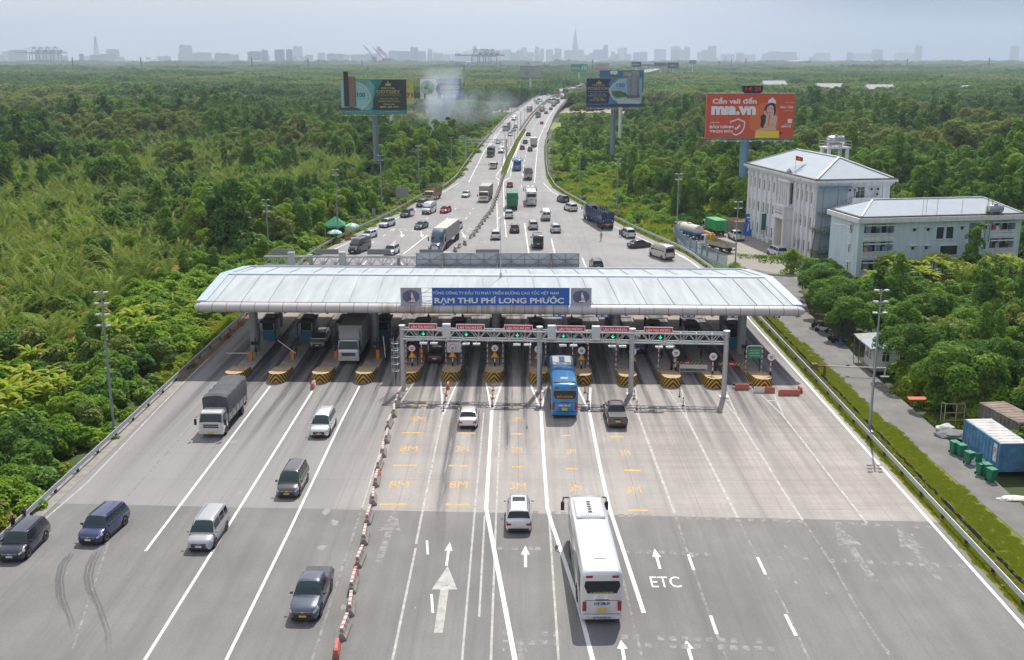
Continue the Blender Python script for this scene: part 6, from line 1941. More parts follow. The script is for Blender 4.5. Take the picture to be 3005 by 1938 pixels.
def truck(label,cargo='box',L_=8.0,W2=1.15,cabH=2.5,boxH=3.6,cargo_m=None,axles=2,group=None,cat='truck',deflector=False,name=None):
 """cab-over lorry: cab, chassis and a cargo body (box, canvas tilt, open dump body, slatted stake body or tank)"""
 t=thing(name or 'cargo_truck',label,cat,(0,0,0),0,group)
 f,r=L_/2,-L_/2
 cl=1.75
 b=MB()
 st=[(f,.45,1.35,.94),(f+.0,.45,1.5,.96),(f-.1,.42,cabH*.62,.99),(f-.38,.42,cabH-.1,.97),(f-.6,.42,cabH,.96),(f-cl,.5,cabH,.96)]
 rings=[]
 for y,z0,z1,k in st:
  w=W2*k
  half=[(w*.98,z0),(w,z0+.3),(w,z0+(z1-z0)*.6),(w*.95,z1-.14),(w*.85,z1),(w*.4,z1+.03)]
  rings.append([(x,y,z) for x,z in half]+[(-x,y,z) for x,z in reversed(half)])
 b.loft(list(reversed(rings)))
 b.build('cab',PAINT,t,smooth=42);cab=t.children[-1]
 q=MB();zc0,zc1=cabH*.62,cabH-.16
 yy=lambda z: f-.1-(z-cabH*.62)/(cabH*.38-.1)*.28+.03
 q.quad((W2*.9,yy(zc0)+.02,zc0),(-W2*.9,yy(zc0)+.02,zc0),(-W2*.84,yy(zc1)+.02,zc1),(W2*.84,yy(zc1)+.02,zc1));q.f=[tuple(reversed(x)) for x in q.f]
 q.build('windscreen',VGLASS_T,cab)
 for s in (-1,1):
  q=MB();x=s*(W2*.985+.012);x2=s*(W2*.95+.012);pts=[(x,f-1.3,cabH*.58),(x,f-.25,cabH*.58),(x2,f-.5,cabH-.2),(x2,f-1.3,cabH-.2)];q.poly(pts if s > 0 else pts[::-1]);q.build('side_window',VGLASS,cab)
  q=MB();q.tube([(s*W2,f-.2,cabH-.3),(s*(W2+.22),f,cabH-.4)],.03,5);q.box((s*(W2+.24),f+.02,cabH*.66),(.2,.12,.55));q.build('mirror',TRIM_B,t)
  q=MB();q.box((s*W2*.74,f+.0,.85),(.42,.1,.22));q.build('headlight',LAMP_W,t)
  q=MB();q.bx(s*W2*.85-.13,s*W2*.85+.13,r-.02,r+.05,.62,.8);q.build('tail_light',LAMP_R,t)
 q=MB();q.bx(-W2*.62,W2*.62,f-.02,f+.035,1.0,1.3);q.bx(-W2*.66,W2*.66,f,f+.042,1.14,1.18,1);q.build('grille',[TRIM_B,CHROME],t)
 q=MB();q.bx(-W2*.98,W2*.98,f-.1,f+.06,.42,.7);q.build('bumper',PAINT,t)
 q=MB();q.bx(-.24,.24,f+.06,f+.085,.46,.62);q.build('license_plate',PLATE_Y,t)
 q=MB();q.bx(-.45,.45,r+.1,f-cl,.62,.9);q.bx(-W2*.9,W2*.9,r,r+.15,.5,.65)
 for s in (-1,1): q.bar((s*W2*.92,r+2.6,.55),(s*W2*.92,f-cl-.3,.55),.06,.06);q.bar((s*W2*.92,r+2.6,.78),(s*W2*.92,f-cl-.3,.78),.06,.06);q.bx(s*W2*.6-.25,s*W2*.6+.25,-.2,.7,.55,.95)
 q.build('chassis',UNDER,t)
 ys=[f-1.15] + ([r+1.5] if axles == 2 else [r+1.3,r+2.5])
 for y in ys:
  for s in (-1,1): wheel(t,s*(W2*.97),y,.46,.3,RIM_D)
 y0,y1=r,f-cl-.08
 q=MB()
 if cargo == 'box':
  q.bx(-W2*1.05,W2*1.05,y0,y1,.98,boxH);q.build('box_body',cargo_m,t,bevel=.03);bo=t.children[-1]
  q=MB()
  n=int((y1-y0)/.45)
  for k in range(n+1):
   for s in (-1,1): q.bx(s*(W2*1.05+.012)-.012,s*(W2*1.05+.012)+.012,y0+.05+k*(y1-y0-.1)/n-.03,y0+.05+k*(y1-y0-.1)/n+.03,1.0,boxH-.02)
  for x in (-W2,0,W2): q.bx(x-.03,x+.03,y0-.03,y0,1.0,boxH)
  for x in (-.25,.25): q.bar((x,y0-.05,1.0),(x,y0-.05,boxH),.04)
  q.build('ribs',cargo_m,bo)
  if deflector:
   q=MB();q.add([(-W2*.9,f-cl+.1,cabH),(W2*.9,f-cl+.1,cabH),(W2*.9,f-.7,cabH+.02),(-W2*.9,f-.7,cabH+.02),(-W2*.85,f-cl+.05,boxH-.25),(W2*.85,f-cl+.05,boxH-.25)],[(3,2,5,4),(0,4,5,1),(0,3,4),(1,5,2)]);q.build('wind_deflector',PAINT,t)
 elif cargo == 'canvas':
  q.bx(-W2*1.03,W2*1.03,y0,y1,.98,1.75)
  for k in range(6):
   for s in (-1,1): yk=y0+.1+k*(y1-y0-.2)/5;q.bx(s*W2*1.05-.03,s*W2*1.05+.03,yk-.04,yk+.04,.98,1.78)
  q.build('drop_side',mat('pale_drop_side',(.42,.41,.38),.7,var=.2),t)
  # tarpaulin sagging over hoops
  q=MB();n,mrow=14,9
  rings=[]
  for i in range(n+1):
   y=y0-.02+(y1-y0+.04)*i/n
   sag=.05*math.sin(i*2.1)+(.0 if i % 3 == 0 else -.05)
   prof=[(1.06,1.7),(1.06,2.3),(1.055,boxH-.35),(.98,boxH-.1),(.55,boxH+.02),(0,boxH+.08),(-.55,boxH+.02),(-.98,boxH-.1),(-1.055,boxH-.35),(-1.06,2.3),(-1.06,1.7)]
   rings.append([(x*W2+.025*math.sin(i*1.7+z*5),y,z+(sag if z > boxH-.3 else 0)) for x,z in prof])
  q.loft(list(reversed(rings)),0,True,False);q.build('tarpaulin',cargo_m,t,smooth=50)
 elif cargo == 'dump':
  q.add([(-W2,y0,1.05),(W2,y0,1.05),(W2,y1,1.05),(-W2,y1,1.05),(-W2*1.06,y0-.1,boxH-.3),(W2*1.06,y0-.1,boxH-.3),(W2*1.06,y1,boxH),(-W2*1.06,y1,boxH)],[(3,2,1,0),(0,1,5,4),(1,2,6,5),(2,3,7,6),(3,0,4,7)])
  q.add([(-W2*.9,y0+.05,boxH-.7),(W2*.9,y0+.05,boxH-.7),(W2*.9,y1-.1,boxH-.5),(-W2*.9,y1-.1,boxH-.5)],[(0,1,2,3)],1)
  for k in range(6):
   for s in (-1,1): yk=y0+.3+k*(y1-y0-.6)/5;q.bx(s*W2*1.07-.05,s*W2*1.07+.05,yk-.06,yk+.06,1.1,boxH-.15)
  q.build('dump_body',[cargo_m,UNDER],t)
 elif cargo == 'stake':
  q.bx(-W2*1.05,W2*1.05,y0,y1,.95,1.15)
  for s in (-1,1):
   for z in (1.4,1.75,2.1,2.45,2.8):
    if z < boxH: q.bx(s*W2*1.04-.03,s*W2*1.04+.03,y0,y1,z-.1,z+.1)
   for k in range(7): yk=y0+k*(y1-y0-.1)/6;q.bx(s*W2*1.04-.05,s*W2*1.04+.05,yk,yk+.1,1.0,boxH)
  for z in (1.4,1.75,2.1,2.45,2.8):
   if z < boxH: q.bx(-W2*1.04,W2*1.04,y0-.02,y0+.04,z-.1,z+.1);q.bx(-W2*1.04,W2*1.04,y1-.04,y1+.02,z-.1,z+.1)
  q.build('slatted_body',cargo_m,t)
 elif cargo == 'tank':
  n=20;rings=[]
  for y,s in ((y0+.05,.4),(y0+.1,.85),(y0+.2,1),(y1-.2,1),(y1-.1,.85),(y1-.05,.4)):
   rings.append([(math.cos(2*PI*k/n)*W2*.95*s,y,1.0+W2*.75+math.sin(2*PI*k/n)*W2*.75*s) for k in range(n)])
  q.loft([list(reversed(x)) for x in rings]);q.bx(-.3,.3,-.6,.2,1.0+W2*1.48,1.0+W2*1.62)
  q.build('tank',cargo_m,t,smooth=40)
  q=MB();q.bx(-W2*.96,W2*.96,y0,y1,1.0,1.35);q.build('skirt',BLUEP,t)
 return t

def semi(label,tractor='bonnet',cargo='container',cargo_m=None):
 t=thing('articulated_truck',label,'truck')
 f=8.2;W2=1.25
 b=MB()
 if tractor == 'bonnet':
  st=[(f,.6,1.35,.62),(f-.1,.55,1.5,.72),(f-.9,.6,1.72,.78),(f-1.7,.6,1.85,.86)]
  rings=[]
  for y,z0,z1,k in st:
   w=W2*k;half=[(w,z0),(w,z0+.4),(w*.97,z1-.2),(w*.8,z1-.03),(w*.3,z1+.03)];rings.append([(x,y,z) for x,z in half]+[(-x,y,z) for x,z in reversed(half)])
  b.loft(list(reversed(rings)))
  for s in (-1,1): b.bx(s*1.02-.22,s*1.02+.22,f-1.75,f-.25,.62,1.2)
  st=[(f-1.6,.7,1.95,.86),(f-1.95,.7,2.75,.88),(f-2.15,.7,3.1,.9),(f-2.9,.7,3.75,.9),(f-4.2,.7,3.8,.9)]
 else:
  st=[(f,.5,1.6,.95),(f-.1,.5,2.2,.98),(f-.4,.5,3.0,.97),(f-.7,.5,3.25,.96),(f-2.2,.6,3.3,.96)]
 rings=[]
 for y,z0,z1,k in st:
  w=W2*k;half=[(w*.98,z0),(w,z0+.4),(w*.99,z0+(z1-z0)*.6),(w*.93,z1-.2),(w*.8,z1),(w*.3,z1+.04)];rings.append([(x,y,z) for x,z in half]+[(-x,y,z) for x,z in reversed(half)])
 b.loft(list(reversed(rings)))
 b.build('cab',PAINT,t,smooth=42);cab=t.children[-1]
 q=MB()
 if tractor == 'bonnet': P=[(W2*.78,f-1.66,2.02),(-W2*.78,f-1.66,2.02),(-W2*.76,f-1.93,2.66),(W2*.76,f-1.93,2.66)]
 else: P=[(W2*.88,f-.03,1.75),(-W2*.88,f-.03,1.75),(-W2*.84,f-.33,2.75),(W2*.84,f-.33,2.75)]
 q.poly([tuple(Vector(p)+Vector((0,.03,.015))) for p in P][::-1]);q.build('windscreen',VGLASS_T,cab)
 if tractor == 'bonnet':
  q=MB();q.bx(-.9,.9,f-2.75,f-2.55,3.0,3.25);q.bx(-.55,.55,f-.0,f+.04,.75,1.3,1);q.build('roof_visor',[PAINT,CHROME],cab)
 for s in (-1,1):
  yw=f-2.0 if tractor == 'bonnet' else f-.5
  q=MB();x=s*(W2*.9+.015);pts=[(x,yw-1.2,1.95),(x,yw-.1,1.95),(x*.985,yw-.3,2.65),(x*.985,yw-1.2,2.65)];q.poly(pts if s > 0 else pts[::-1]);q.build('side_window',VGLASS,cab)
  q=MB();q.bar((s*W2*.9,yw,2.6),(s*(W2+.25),yw+.1,2.6),.04);q.box((s*(W2+.28),yw+.1,2.25),(.22,.12,.75));q.build('mirror',TRIM_B,t)
  q=MB();q.box((s*.95,f-.22 if tractor == 'bonnet' else f+.02,1.05 if tractor == 'bonnet' else .95),(.36,.14,.24));q.build('headlight',LAMP_W,t)
  q=MB();q.bx(s*1.0-.15,s*1.0+.15,-8.26,-8.18,.95,1.15);q.build('tail_light',LAMP_R,t)
 q=MB();q.bx(-1.2,1.2,f-.12,f+.06,.4,.72);q.bx(-.22,.22,f+.06,f+.08,.46,.6,1);q.build('bumper',[STEEL_D if tractor == 'bonnet' else PAINT,PLATE_Y],t)
 q=MB();q.bx(-.45,.45,-8.1,f-1,.75,1.1);q.bx(-1.2,1.2,-8.2,-8.05,.6,.95)
 for s in (-1,1): q.bx(s*.85-.3,s*.85+.3,f-4.6,f-3.3,.5,1.05)
 q.build('chassis',UNDER,t)
 ax=[f-1.05,f-5.2,f-6.5,-5.0,-6.3,-7.5] if tractor == 'bonnet' else [f-1.3,f-4.0,f-5.2,-5.0,-6.3,-7.5]
 for y in ax:
  for s in (-1,1): wheel(t,s*1.22,y,.5,.32,RIM_D)
 if cargo == 'container':
  q=MB();y0,y1=-8.2,f-4.45
  q.bx(-1.2,1.2,y0,y1,1.3,3.85);q.build('cargo_container',cargo_m,t,bevel=.03);bo=t.children[-1]
  q=MB();n=int((y1-y0)/.4)
  for k in range(n+1):
   for s in (-1,1): q.bx(s*1.215-.02,s*1.215+.02,y0+.1+k*(y1-y0-.2)/n-.06,y0+.1+k*(y1-y0-.2)/n+.06,1.4,3.75)
  q.build('corrugation',cargo_m,bo)
 else:
  y0,y1=-8.2,f-2.6
  q=MB();q.bx(-1.22,1.22,y0,y1,1.25,1.45)
  for s in (-1,1):
   for z,h in ((1.75,.55),(2.25,.18),(2.6,.18),(2.95,.18),(3.3,.18)): q.bx(s*1.23-.03,s*1.23+.03,y0,y1,z-h/2,z+h/2)
   for k in range(10): yk=y0+k*(y1-y0-.12)/9;q.bx(s*1.23-.06,s*1.23+.06,yk,yk+.12,1.3,3.45)
  q.bx(-1.2,1.2,y1-.1,y1,1.45,3.6)
  q.build('slatted_side',cargo_m,t)
  q=MB();q.bx(-1.24,1.24,y0-.06,y0-.005,1.45,3.45);q.bx(-.02,.02,y0-.075,y0-.06,1.5,3.4,1)
  for x in (-.95,.95):
   for z in (1.7,): q.disc((x,y0-.08,z),.16,12,1,'Y')
  for x in (-.5,.0,.5): q.disc((x,y0-.08,1.95),.1,12,1,'Y')
  q.build('tailboard',[cargo_m,mat('trailer_mark',(.25,.35,.5),.5)],t)
  q=MB();q.bx(-1.2,1.2,y0-.02,y0+.12,.85,1.23);q.bx(-1.2,1.2,y0-.05,y0-.02,1.0,1.1,1);q.bx(-.3,.3,y0-.06,y0-.03,.88,.99,2);q.build('rear_bumper',[mat('trailer_red',(.32,.06,.04),.6),ORANGE,PLATE_W],t)
  q=MB();n=8
  rings=[]
  for i in range(4):
   y=y1-.2-i*.9;rings.append([(x*1.2,y,3.55+.18*math.cos(x*2)+.1*math.sin(i*3+x*4)-.12*i) for x in [-1+2*k/n for k in range(n+1)]])
  q.loft(rings,0,False,False);q.build('rolled_tarpaulin',mat('black_tarp',(.03,.03,.035),.8),t,smooth=50)
 return t

# ---------------------------------------------------------------- the vehicles in the photograph
GAIN=1.04
PROTO={}
def proto(k):
 if k in PROTO: return None
def put(key,maker,x,y,heading,col,label,z=0.0,anchor='front',plate=None,group=None):
 """heading: degrees, 0 = away from the camera (+Y), 180 = towards it. (x, y) is where the near end meets the road."""
 if key not in PROTO:
  t=maker('x');PROTO[key]=t
 else:
  t=copy_tree(PROTO[key])
 t['label']=label
 if group: t['group']=group
 xs=[c for c in kids(t) if c.type == 'MESH']
 ymin=min(v.co.y for c in xs for v in c.data.vertices);ymax=max(v.co.y for c in xs for v in c.data.vertices)
 t.scale=(GAIN,)*3
 h=R(heading)
 d=Vector((-math.sin(h),math.cos(h)))
 half=(ymax if math.cos(h) < 0 else -ymin)*GAIN
 if anchor == 'centre': off=Vector((0,0))
 else: off=d*(half if math.cos(h) >= 0 else -half)
 t.location=(x+off.x,y+off.y,z)
 t.rotation_euler.z=h
 paint(t,col)
 for c in kids(t):
  if c.name.startswith('license_plate') and plate == 'y' and c.data.materials[0] == PLATE_W:
   c.data=c.data.copy();c.data.materials[0]=PLATE_Y
 return t
WHT,SLV,GRY,DGR,BLK,NVY,BLU,MAR,RED=(.72,.73,.74),(.45,.46,.48),(.2,.21,.22),(.07,.075,.085),(.02,.021,.024),(.012,.018,.045),(.015,.035,.13),(.16,.015,.02),(.4,.02,.03)
K=dict(suv=lambda l: car(l,'suv'),mpv=lambda l: car(l,'mpv'),mpv2=lambda l: car(l,'van_mpv'),sedan=lambda l: car(l,'sedan'),hatch=lambda l: car(l,'hatch'),pick=lambda l: car(l,'pickup'),van=lambda l: van(l),oldvan=lambda l: van(l,5.0,.9,2.2,None,True,True))
def P(kind,p,heading,col,label,**kw): return put(kind,K[kind],p[0],p[1],heading,col,label,p[2] if len(p) > 2 else 0.0,**kw)
# near carriageway, towards the camera
P('suv',(-35.45,70.75),180,NVY,'dark navy SUV stopped against the left guardrail',anchor='centre')
P('suv',(-30.75,73.5),173,BLU,'metallic blue SUV pulling over in the leftmost lane',anchor='centre')
P('mpv2',(-22.75,70.05),179,SLV,'silver people carrier on the white line at lower left')
P('mpv',(-18.5,79.7),179.5,(.075,.07,.07),'dark grey people carrier with yellow plate',plate='y')
P('mpv',(-18.5,93.9),179.5,WHT,'white people carrier with black grille leaving the toll')
P('pick',(-13.4,60.2),178.5,(.075,.095,.14),'dark steel blue pickup truck at the bottom of the left carriageway',plate='y')
P('suv',(-24.45,125.7),180,(.38,.37,.35),'silver SUV under the canopy beside the tall box truck')
P('suv',(-13.9,121.5),180,(.33,.35,.33),'silver green SUV half hidden behind the gantry ladder')
CANVAS=mat('grey_tarpaulin',(.085,.09,.1),.85,var=.25,vscale=1.2)
put('canvas_truck',lambda l: truck(l,'canvas',8.2,1.1,2.35,3.45,CANVAS),-28.5,93.9,179.3,(.66,.66,.62),'white truck with dark grey tarpaulin coming out of the left lanes')
put('tall_box',lambda l: truck(l,'box',9.6,1.2,2.75,4.0,mat('box_grey_green',(.42,.43,.38),.65,.1,var=.1),2,None,'truck',True),-19.6,119.0,180,(.62,.64,.64),'white truck with tall pale ribbed box body inside toll lane')
# near carriageway, away from the camera
P('sedan',(-9.69,119.17),0,(.14,.085,.075),'brown maroon saloon entering an electronic lane under the gantry')
P('suv',(14.16,123.24),0,(.01,.025,.12),'dark blue hatchback SUV in shade behind gantry post')
P('sedan',(-4.81,96.5),0,WHT,'white saloon approaching the electronic lanes')
P('pick',(9.47,96.7),0,(.085,.085,.09),'dark grey pickup with bed cover approaching the toll')
t=P('suv',(0.04,73.32),0,WHT,'white SUV with dark roof window on the asphalt edge')
q=MB();q.bx(-.45,.45,-.35,.45,1.685,1.71);q.build('roof_window',VGLASS,t)
p=(4.53,99.72)
bb_=put('coach_blue',lambda l: coach(l,'coach',11.0,1.25,3.4),p[0],p[1],0,(.015,.22,.5),'bright blue coach entering the toll lane')
W_AC=mat('coach_white_part',(.7,.71,.72),.4)
p=(5.19,60.17)
wb_=put('coach_white',lambda l: coach(l,'coach',12.0,1.25,3.5),p[0],p[1],1.5,WHT,'big white coach driving up to the toll at lower right')
for t,rows in ((bb_,(('MIỀN ĐÔNG',-5.51,2.25,1.5,.28,ORANGE),('50B-056.07',-5.515,1.35,1.15,.2,WSIGN))),(wb_,(('UNIVERSE',-6.015,2.12,1.35,.14,mat('gold_letter',(.5,.4,.15),.4)),('51B 288.39',-6.015,1.42,.95,.17,mat('navy_letter',(.02,.04,.15),.5)),('HYUNDAI',-6.06,.52,1.05,.1,mat('navy_letter',(.02,.04,.15),.5))))):
 for s,y,z,w_,h_,m in rows:
  q=MB();q.text(s,(0,y-.012,z),w_,h_,0,.02);q.build('lettering',m,t)
for c in kids(bb_):
 if c.name.startswith('roof_air_unit'): c.color=(.7,.72,.74,1);[setattr(x,'color',(.7,.72,.74,1)) for x in c.children]
 if c.name.startswith('roof_hatch'): c.color=(.7,.72,.74,1)
q=MB();q.bx(-1.05,1.05,-5.0,-4.5,3.4,3.47);q.build('rear_spoiler',TRIM_B,bb_)
q=MB();q.bx(-.95,.95,-5.512,-5.5,2.05,2.5);q.build('destination_panel',mat('led_panel_dark',(.05,.02,.01),.4),bb_)
# plaza beyond the toll, towards the camera
put('vanx',K['van'],*(-30.16,191.85),163,(.035,.038,.042),'black minibus van nearest the rear gantry')
P('suv',(-23.44,189.88),170,WHT,'white SUV beside the rear gantry')
P('hatch',(-30.37,208.63),158,WHT,'small white hatchback at the far left edge')
P('suv',(-28.77,223.46),158,WHT,'white SUV parked along the left guardrail')
P('sedan',(-21.07,220.81),163,(.03,.055,.06),'dark teal saloon in the middle of the far left plaza')
P('suv',(-25.84,238.35),163,(.025,.03,.035),'black SUV parked by the guardrail with its door open')
q=MB();q.box((-1.25,.2,.85),(.75,.07,.95),0,.6);q.build('open_door',PAINT,[o for o in COL.objects if o.get('label') == 'black SUV parked by the guardrail with its door open'][0])
P('hatch',(-17.46,245.27),165,RED,'bright red hatchback in the far left plaza')
P('van',(-21.27,243.43),168,(.6,.61,.62),'silver white minibus behind the red car')
P('suv',(-23.82,255.84),165,(.02,.025,.05),'dark blue SUV stopped beside the silver minibus')
P('suv',(-13.53,218.74),168,WHT,'white SUV beside the grey container truck')
P('sedan',(-13.95,274.73),172,WHT,'white saloon ahead of the pale box truck')
put('semi_bonnet',lambda l: semi(l,'bonnet','container',mat('container_pale',(.5,.48,.44),.65,var=.12,vscale=.8)),*(-15.25,192.52),172,(.06,.1,.16),'blue bonneted semi truck pulling a pale grey container')
put('box_pale',lambda l: truck(l,'box',9.0,1.2,2.6,3.75,mat('box_silver',(.36,.34,.31),.5,.2,var=.1)),*(-8.71,265.02),175,(.62,.6,.52),'cream truck with silver box body in the central lane')
put('stake_brown',lambda l: truck(l,'stake',7.5,1.15,2.4,3.5,mat('brown_slats',(.3,.19,.09),.8,var=.3)),*(-22.51,267.38),168,(.55,.47,.28),'yellowish truck with brown slatted body at the left guardrail')
# plaza beyond the toll, away from the camera
P('suv',(-4.49,207.55),0,WHT,'white SUV beyond the canopy right of the concrete barriers')
P('suv',(-0.76,216.09),2,(.05,.052,.055),'dark grey SUV between white SUV and silver SUV')
P('suv',(3.15,220.49),3,(.5,.48,.43),'champagne silver SUV right of the solid white line')
put('vanx',K['van'],*(3.66,197.39),2,(.03,.03,.032),'black van with red lower lights beyond the rear board')
put('oldvan',K['oldvan'],*(6.09,233.66),2,(.66,.66,.64),'boxy white van with two rear windows')
P('suv',(7.7,216.14),3,(.58,.58,.57),'pale SUV at the right of the group of six')
P('suv',(-2.12,236.67),1,(.62,.62,.6),'white SUV following the green box truck')
put('box_green',lambda l: truck(l,'box',9.0,1.2,2.5,3.9,mat('box_green',(.02,.19,.075),.55,var=.1)),*(-1.48,251.12),1,(.1,.2,.14),'green box truck seen from behind')
tt=copy_tree(PROTO['coach_white']);tt.location=(*[a for a in (2.99,258.47)],0);tt.location.y += 6.2;tt.rotation_euler.z=R(1);tt['label']='white coach beyond the toll seen from behind'
P('hatch',(-2.44,297.16),0,(.33,.03,.05),'dark red hatchback near the tip of the median hedge')
P('suv',(11.77,264.54),18,(.05,.065,.085),'blue grey SUV parked at the right guardrail')
P('mpv',(12.99,248.63),20,WHT,'white people carrier parked at the right guardrail')
put('semi_stake',lambda l: semi(l,'cabover','stake',mat('navy_slats',(.018,.03,.1),.6,var=.15)),*(18.54,221.53),10,(.3,.32,.34),'long empty truck with navy slatted sides parked at the right')
t=P('mpv2',(22.26,209.66),10,WHT,'white people carrier with its side door open at the right guardrail')
q=MB();q.box((-1.3,.55,.85),(.85,.07,1.05),0,.3);q.build('open_door',PAINT,t).color=(.2,.21,.2,1)
P('sedan',(22.75,199.72),-62,(.06,.062,.068),'dark grey saloon turning across the right plaza',anchor='centre')
P('van',(26.59,185.88),22,(.52,.46,.42),'beige minibus by the yard wall')
P('suv',(13.28,175.75),4,(.045,.048,.058),'dark SUV just beyond the canopy at right')
put('oldvan',K['oldvan'],0.3,165.0,0,WHT,'white van almost hidden behind the rear board')
# expressway up to the bridge
put('canvas_grey',lambda l: truck(l,'canvas',7.6,1.1,2.3,3.4,mat('pale_tarpaulin',(.2,.2,.2),.85,var=.2)),*(2.84,316.4),0,(.4,.4,.4),'truck with grey tarpaulin driving away past the hedge')
b3=copy_tree(PROTO['coach_blue']);b3.location=(*(-0.46,343.83),0);b3.location.y += 5.6;b3['label']='blue coach with white roof beside the median hedge'
put('dump_small',lambda l: truck(l,'dump',6.0,1.05,2.2,1.9,mat('dump_dark',(.08,.08,.08),.8)),*(-8.39,348.98),177,(.62,.58,.45),'cream truck with low body beside the median hedge')
put('canvas_truck',None,*(-10.51,392.61),176,(.05,.055,.06),'dark truck with black tarpaulin in the outer lane')
P('van',(-6.89,410.85),176,WHT,'white van behind the dark tarpaulin truck')
P('suv',(1.38,427.89),-1,(.16,.02,.03),'maroon SUV in the fast lane climbing away')
P('suv',(4.38,419.72),-1,(.035,.05,.075),'dark blue SUV behind the white box truck')
put('box_white',lambda l: truck(l,'box',8.5,1.15,2.5,3.6,mat('box_offwhite',(.5,.5,.46),.6,var=.08)),*(5.99,441.02),-3,(.6,.6,.58),'white box truck in the slow lane before the bridge')
# far traffic on the approach and the bridge: (kind, photo spot, heading, colour, label)
FAR=[
 ('tall_box',(-6.96,541.66,0.14),172,(.6,.6,.58),'white tipper truck on the left approach'),
 ('van',(-3.24,624.38,1),170,WHT,'white van high on the left approach'),
 ('hatch',(-2.87,539.15,0.12),171,(.1,.42,.5),'turquoise taxi on the left approach'),
 ('sedan',(-2.01,565.66,0.32),171,(.08,.1,.13),'dark saloon ahead of the turquoise taxi'),
 ('suv',(-4.3,507.61,0),173,WHT,'white SUV behind the turquoise taxi'),
 ('sedan',(-9.01,458.72,0),174,(.55,.56,.58),'silver saloon passing under the small gantry'),
 ('box_white',(5.97,701.08,2.17),169,(.6,.6,.58),'white box truck coming down the bridge ramp'),
 ('sedan',(11.72,816.91,4.74),166,(.4,.33,.1),'yellowish saloon coming off the bridge'),
 ('sedan',(14.5,833.24,5.16),166,(.06,.08,.12),'dark saloon coming off the bridge'),
 ('suv',(15.41,811.9,4.61),166,WHT,'white SUV coming off the bridge in the inner lane'),
 ('suv',(12.74,786.88,3.96),167,(.35,.42,.5),'pale blue SUV coming off the bridge'),
 ('hatch',(23.44,900.71,6.67),160,(.3,.55,.55),'pale green hatchback on the bridge'),
 ('suv',(26.23,927.05,7.23),160,WHT,'white SUV glinting on the bridge'),
 ('dump_big',(29.36,912,6.91),158,(.5,.43,.22),'ochre dump truck on the bridge inner lane'),
 ('sedan',(47.04,1065.53,8.5),152,(.35,.38,.42),'grey saloon over the crest of the bridge'),
 ('suv',(52.31,1111.7,8.66),152,(.45,.45,.42),'pale SUV over the crest of the bridge'),
 ('suv',(4.27,507.66,0),-7,(.05,.055,.06),'dark SUV on the right approach, outer of two lanes'),
 ('suv',(2.6,458.79,0),-5,(.03,.032,.04),'black SUV on the right approach behind the dark SUV'),
 ('hatch',(12.26,593.11,0.64),-9,(.35,.02,.04),'bright red hatchback climbing the ramp'),
 ('canvas_grey',(11.03,647.66,1.27),-9,(.3,.3,.28),'grey tarpaulin truck climbing by the median'),
 ('suv',(16.77,683.59,1.87),-11,(.06,.062,.07),'dark SUV climbing right of the grey truck'),
 ('box_white',(14.15,704.73,2.23),-11,(.6,.6,.58),'white box truck climbing by the median'),
 ('sedan',(16.83,731.9,2.69),-12,(.5,.47,.43),'beige saloon climbing by the median'),
 ('suv',(20.81,724.17,2.56),-13,(.06,.07,.08),'dark SUV climbing in the middle of the ramp'),
 ('box_white',(23.71,761.91,3.31),-13,(.6,.58,.5),'cream box truck climbing the ramp'),
 ('canvas_grey',(26.89,790.07,4.04),-14,(.3,.3,.28),'grey truck climbing behind the cream box truck'),
 ('coach_white',(22.57,799.63,4.29),-14,WHT,'white bus climbing near the median'),
 ('suv',(32.66,843.05,5.42),-16,(.05,.06,.07),'dark SUV near the top of the ramp'),
 ('sedan',(34.43,871.67,6.06),-17,(.12,.13,.14),'grey saloon near the top of the ramp'),
 ('suv',(32.43,882.21,6.28),-17,(.5,.52,.5),'silver SUV near the top of the ramp'),
 ('suv',(30.1,867.5,5.97),-17,(.35,.38,.42),'grey blue SUV near the top by the median'),
 ('canvas_grey',(37.59,877.99,6.19),-18,(.3,.3,.32),'grey truck near the top of the bridge'),
 ('box_green',(38.28,927.09,7.23),-20,(.1,.2,.14),'green box truck near the top of the bridge'),
 ('hatch',(42.18,910.9,6.89),-20,(.25,.26,.32),'grey hatchback near the top of the bridge'),
 ('tall_box',(46.09,939.04,7.48),-22,(.55,.53,.45),'beige box truck on top of the bridge'),
 ('sedan',(54.84,990.89,8.15),-24,(.04,.06,.08),'dark saloon on top of the bridge'),
 ('coach_white',(53.68,1020.42,8.42),-24,WHT,'white bus on top of the bridge'),
 ('suv',(61.22,1047.61,8.47),-25,WHT,'white SUV on top of the bridge before the billboard'),
 ('box_white',(62.47,1106.44,8.65),-25,(.6,.6,.58),'white box truck at the bridge crest'),
 ('suv',(66.73,1085.67,8.57),-26,(.08,.1,.14),'dark SUV vanishing behind the navy billboard'),
]
K2={'dump_big': lambda l: truck(l,'dump',8.5,1.2,2.7,3.0,mat('dump_ochre',(.36,.27,.1),.8,var=.2),3)}
for kind,p,h,c,lab in FAR:
 put(kind,K.get(kind) or K2.get(kind),p[0],p[1],h,c,lab,p[2])
# queue of tiny cars far along the expressway at right
rr=random.Random(5)
for i,D in enumerate((2050,2180,2330,2480,2650,2850,3080,3300)):
 xl,xr=left_edge(D),right_edge(D)
 for s in (.3,.68):
  put('suv',K['suv'],xl+(xr-xl)*s,D+rr.uniform(-40,40),-10 if s > .5 else 170,rr.choice((WHT,SLV,DGR,WHT)),'tiny car in the far queue at the end of the expressway',17,group='tiny cars in the far queue')
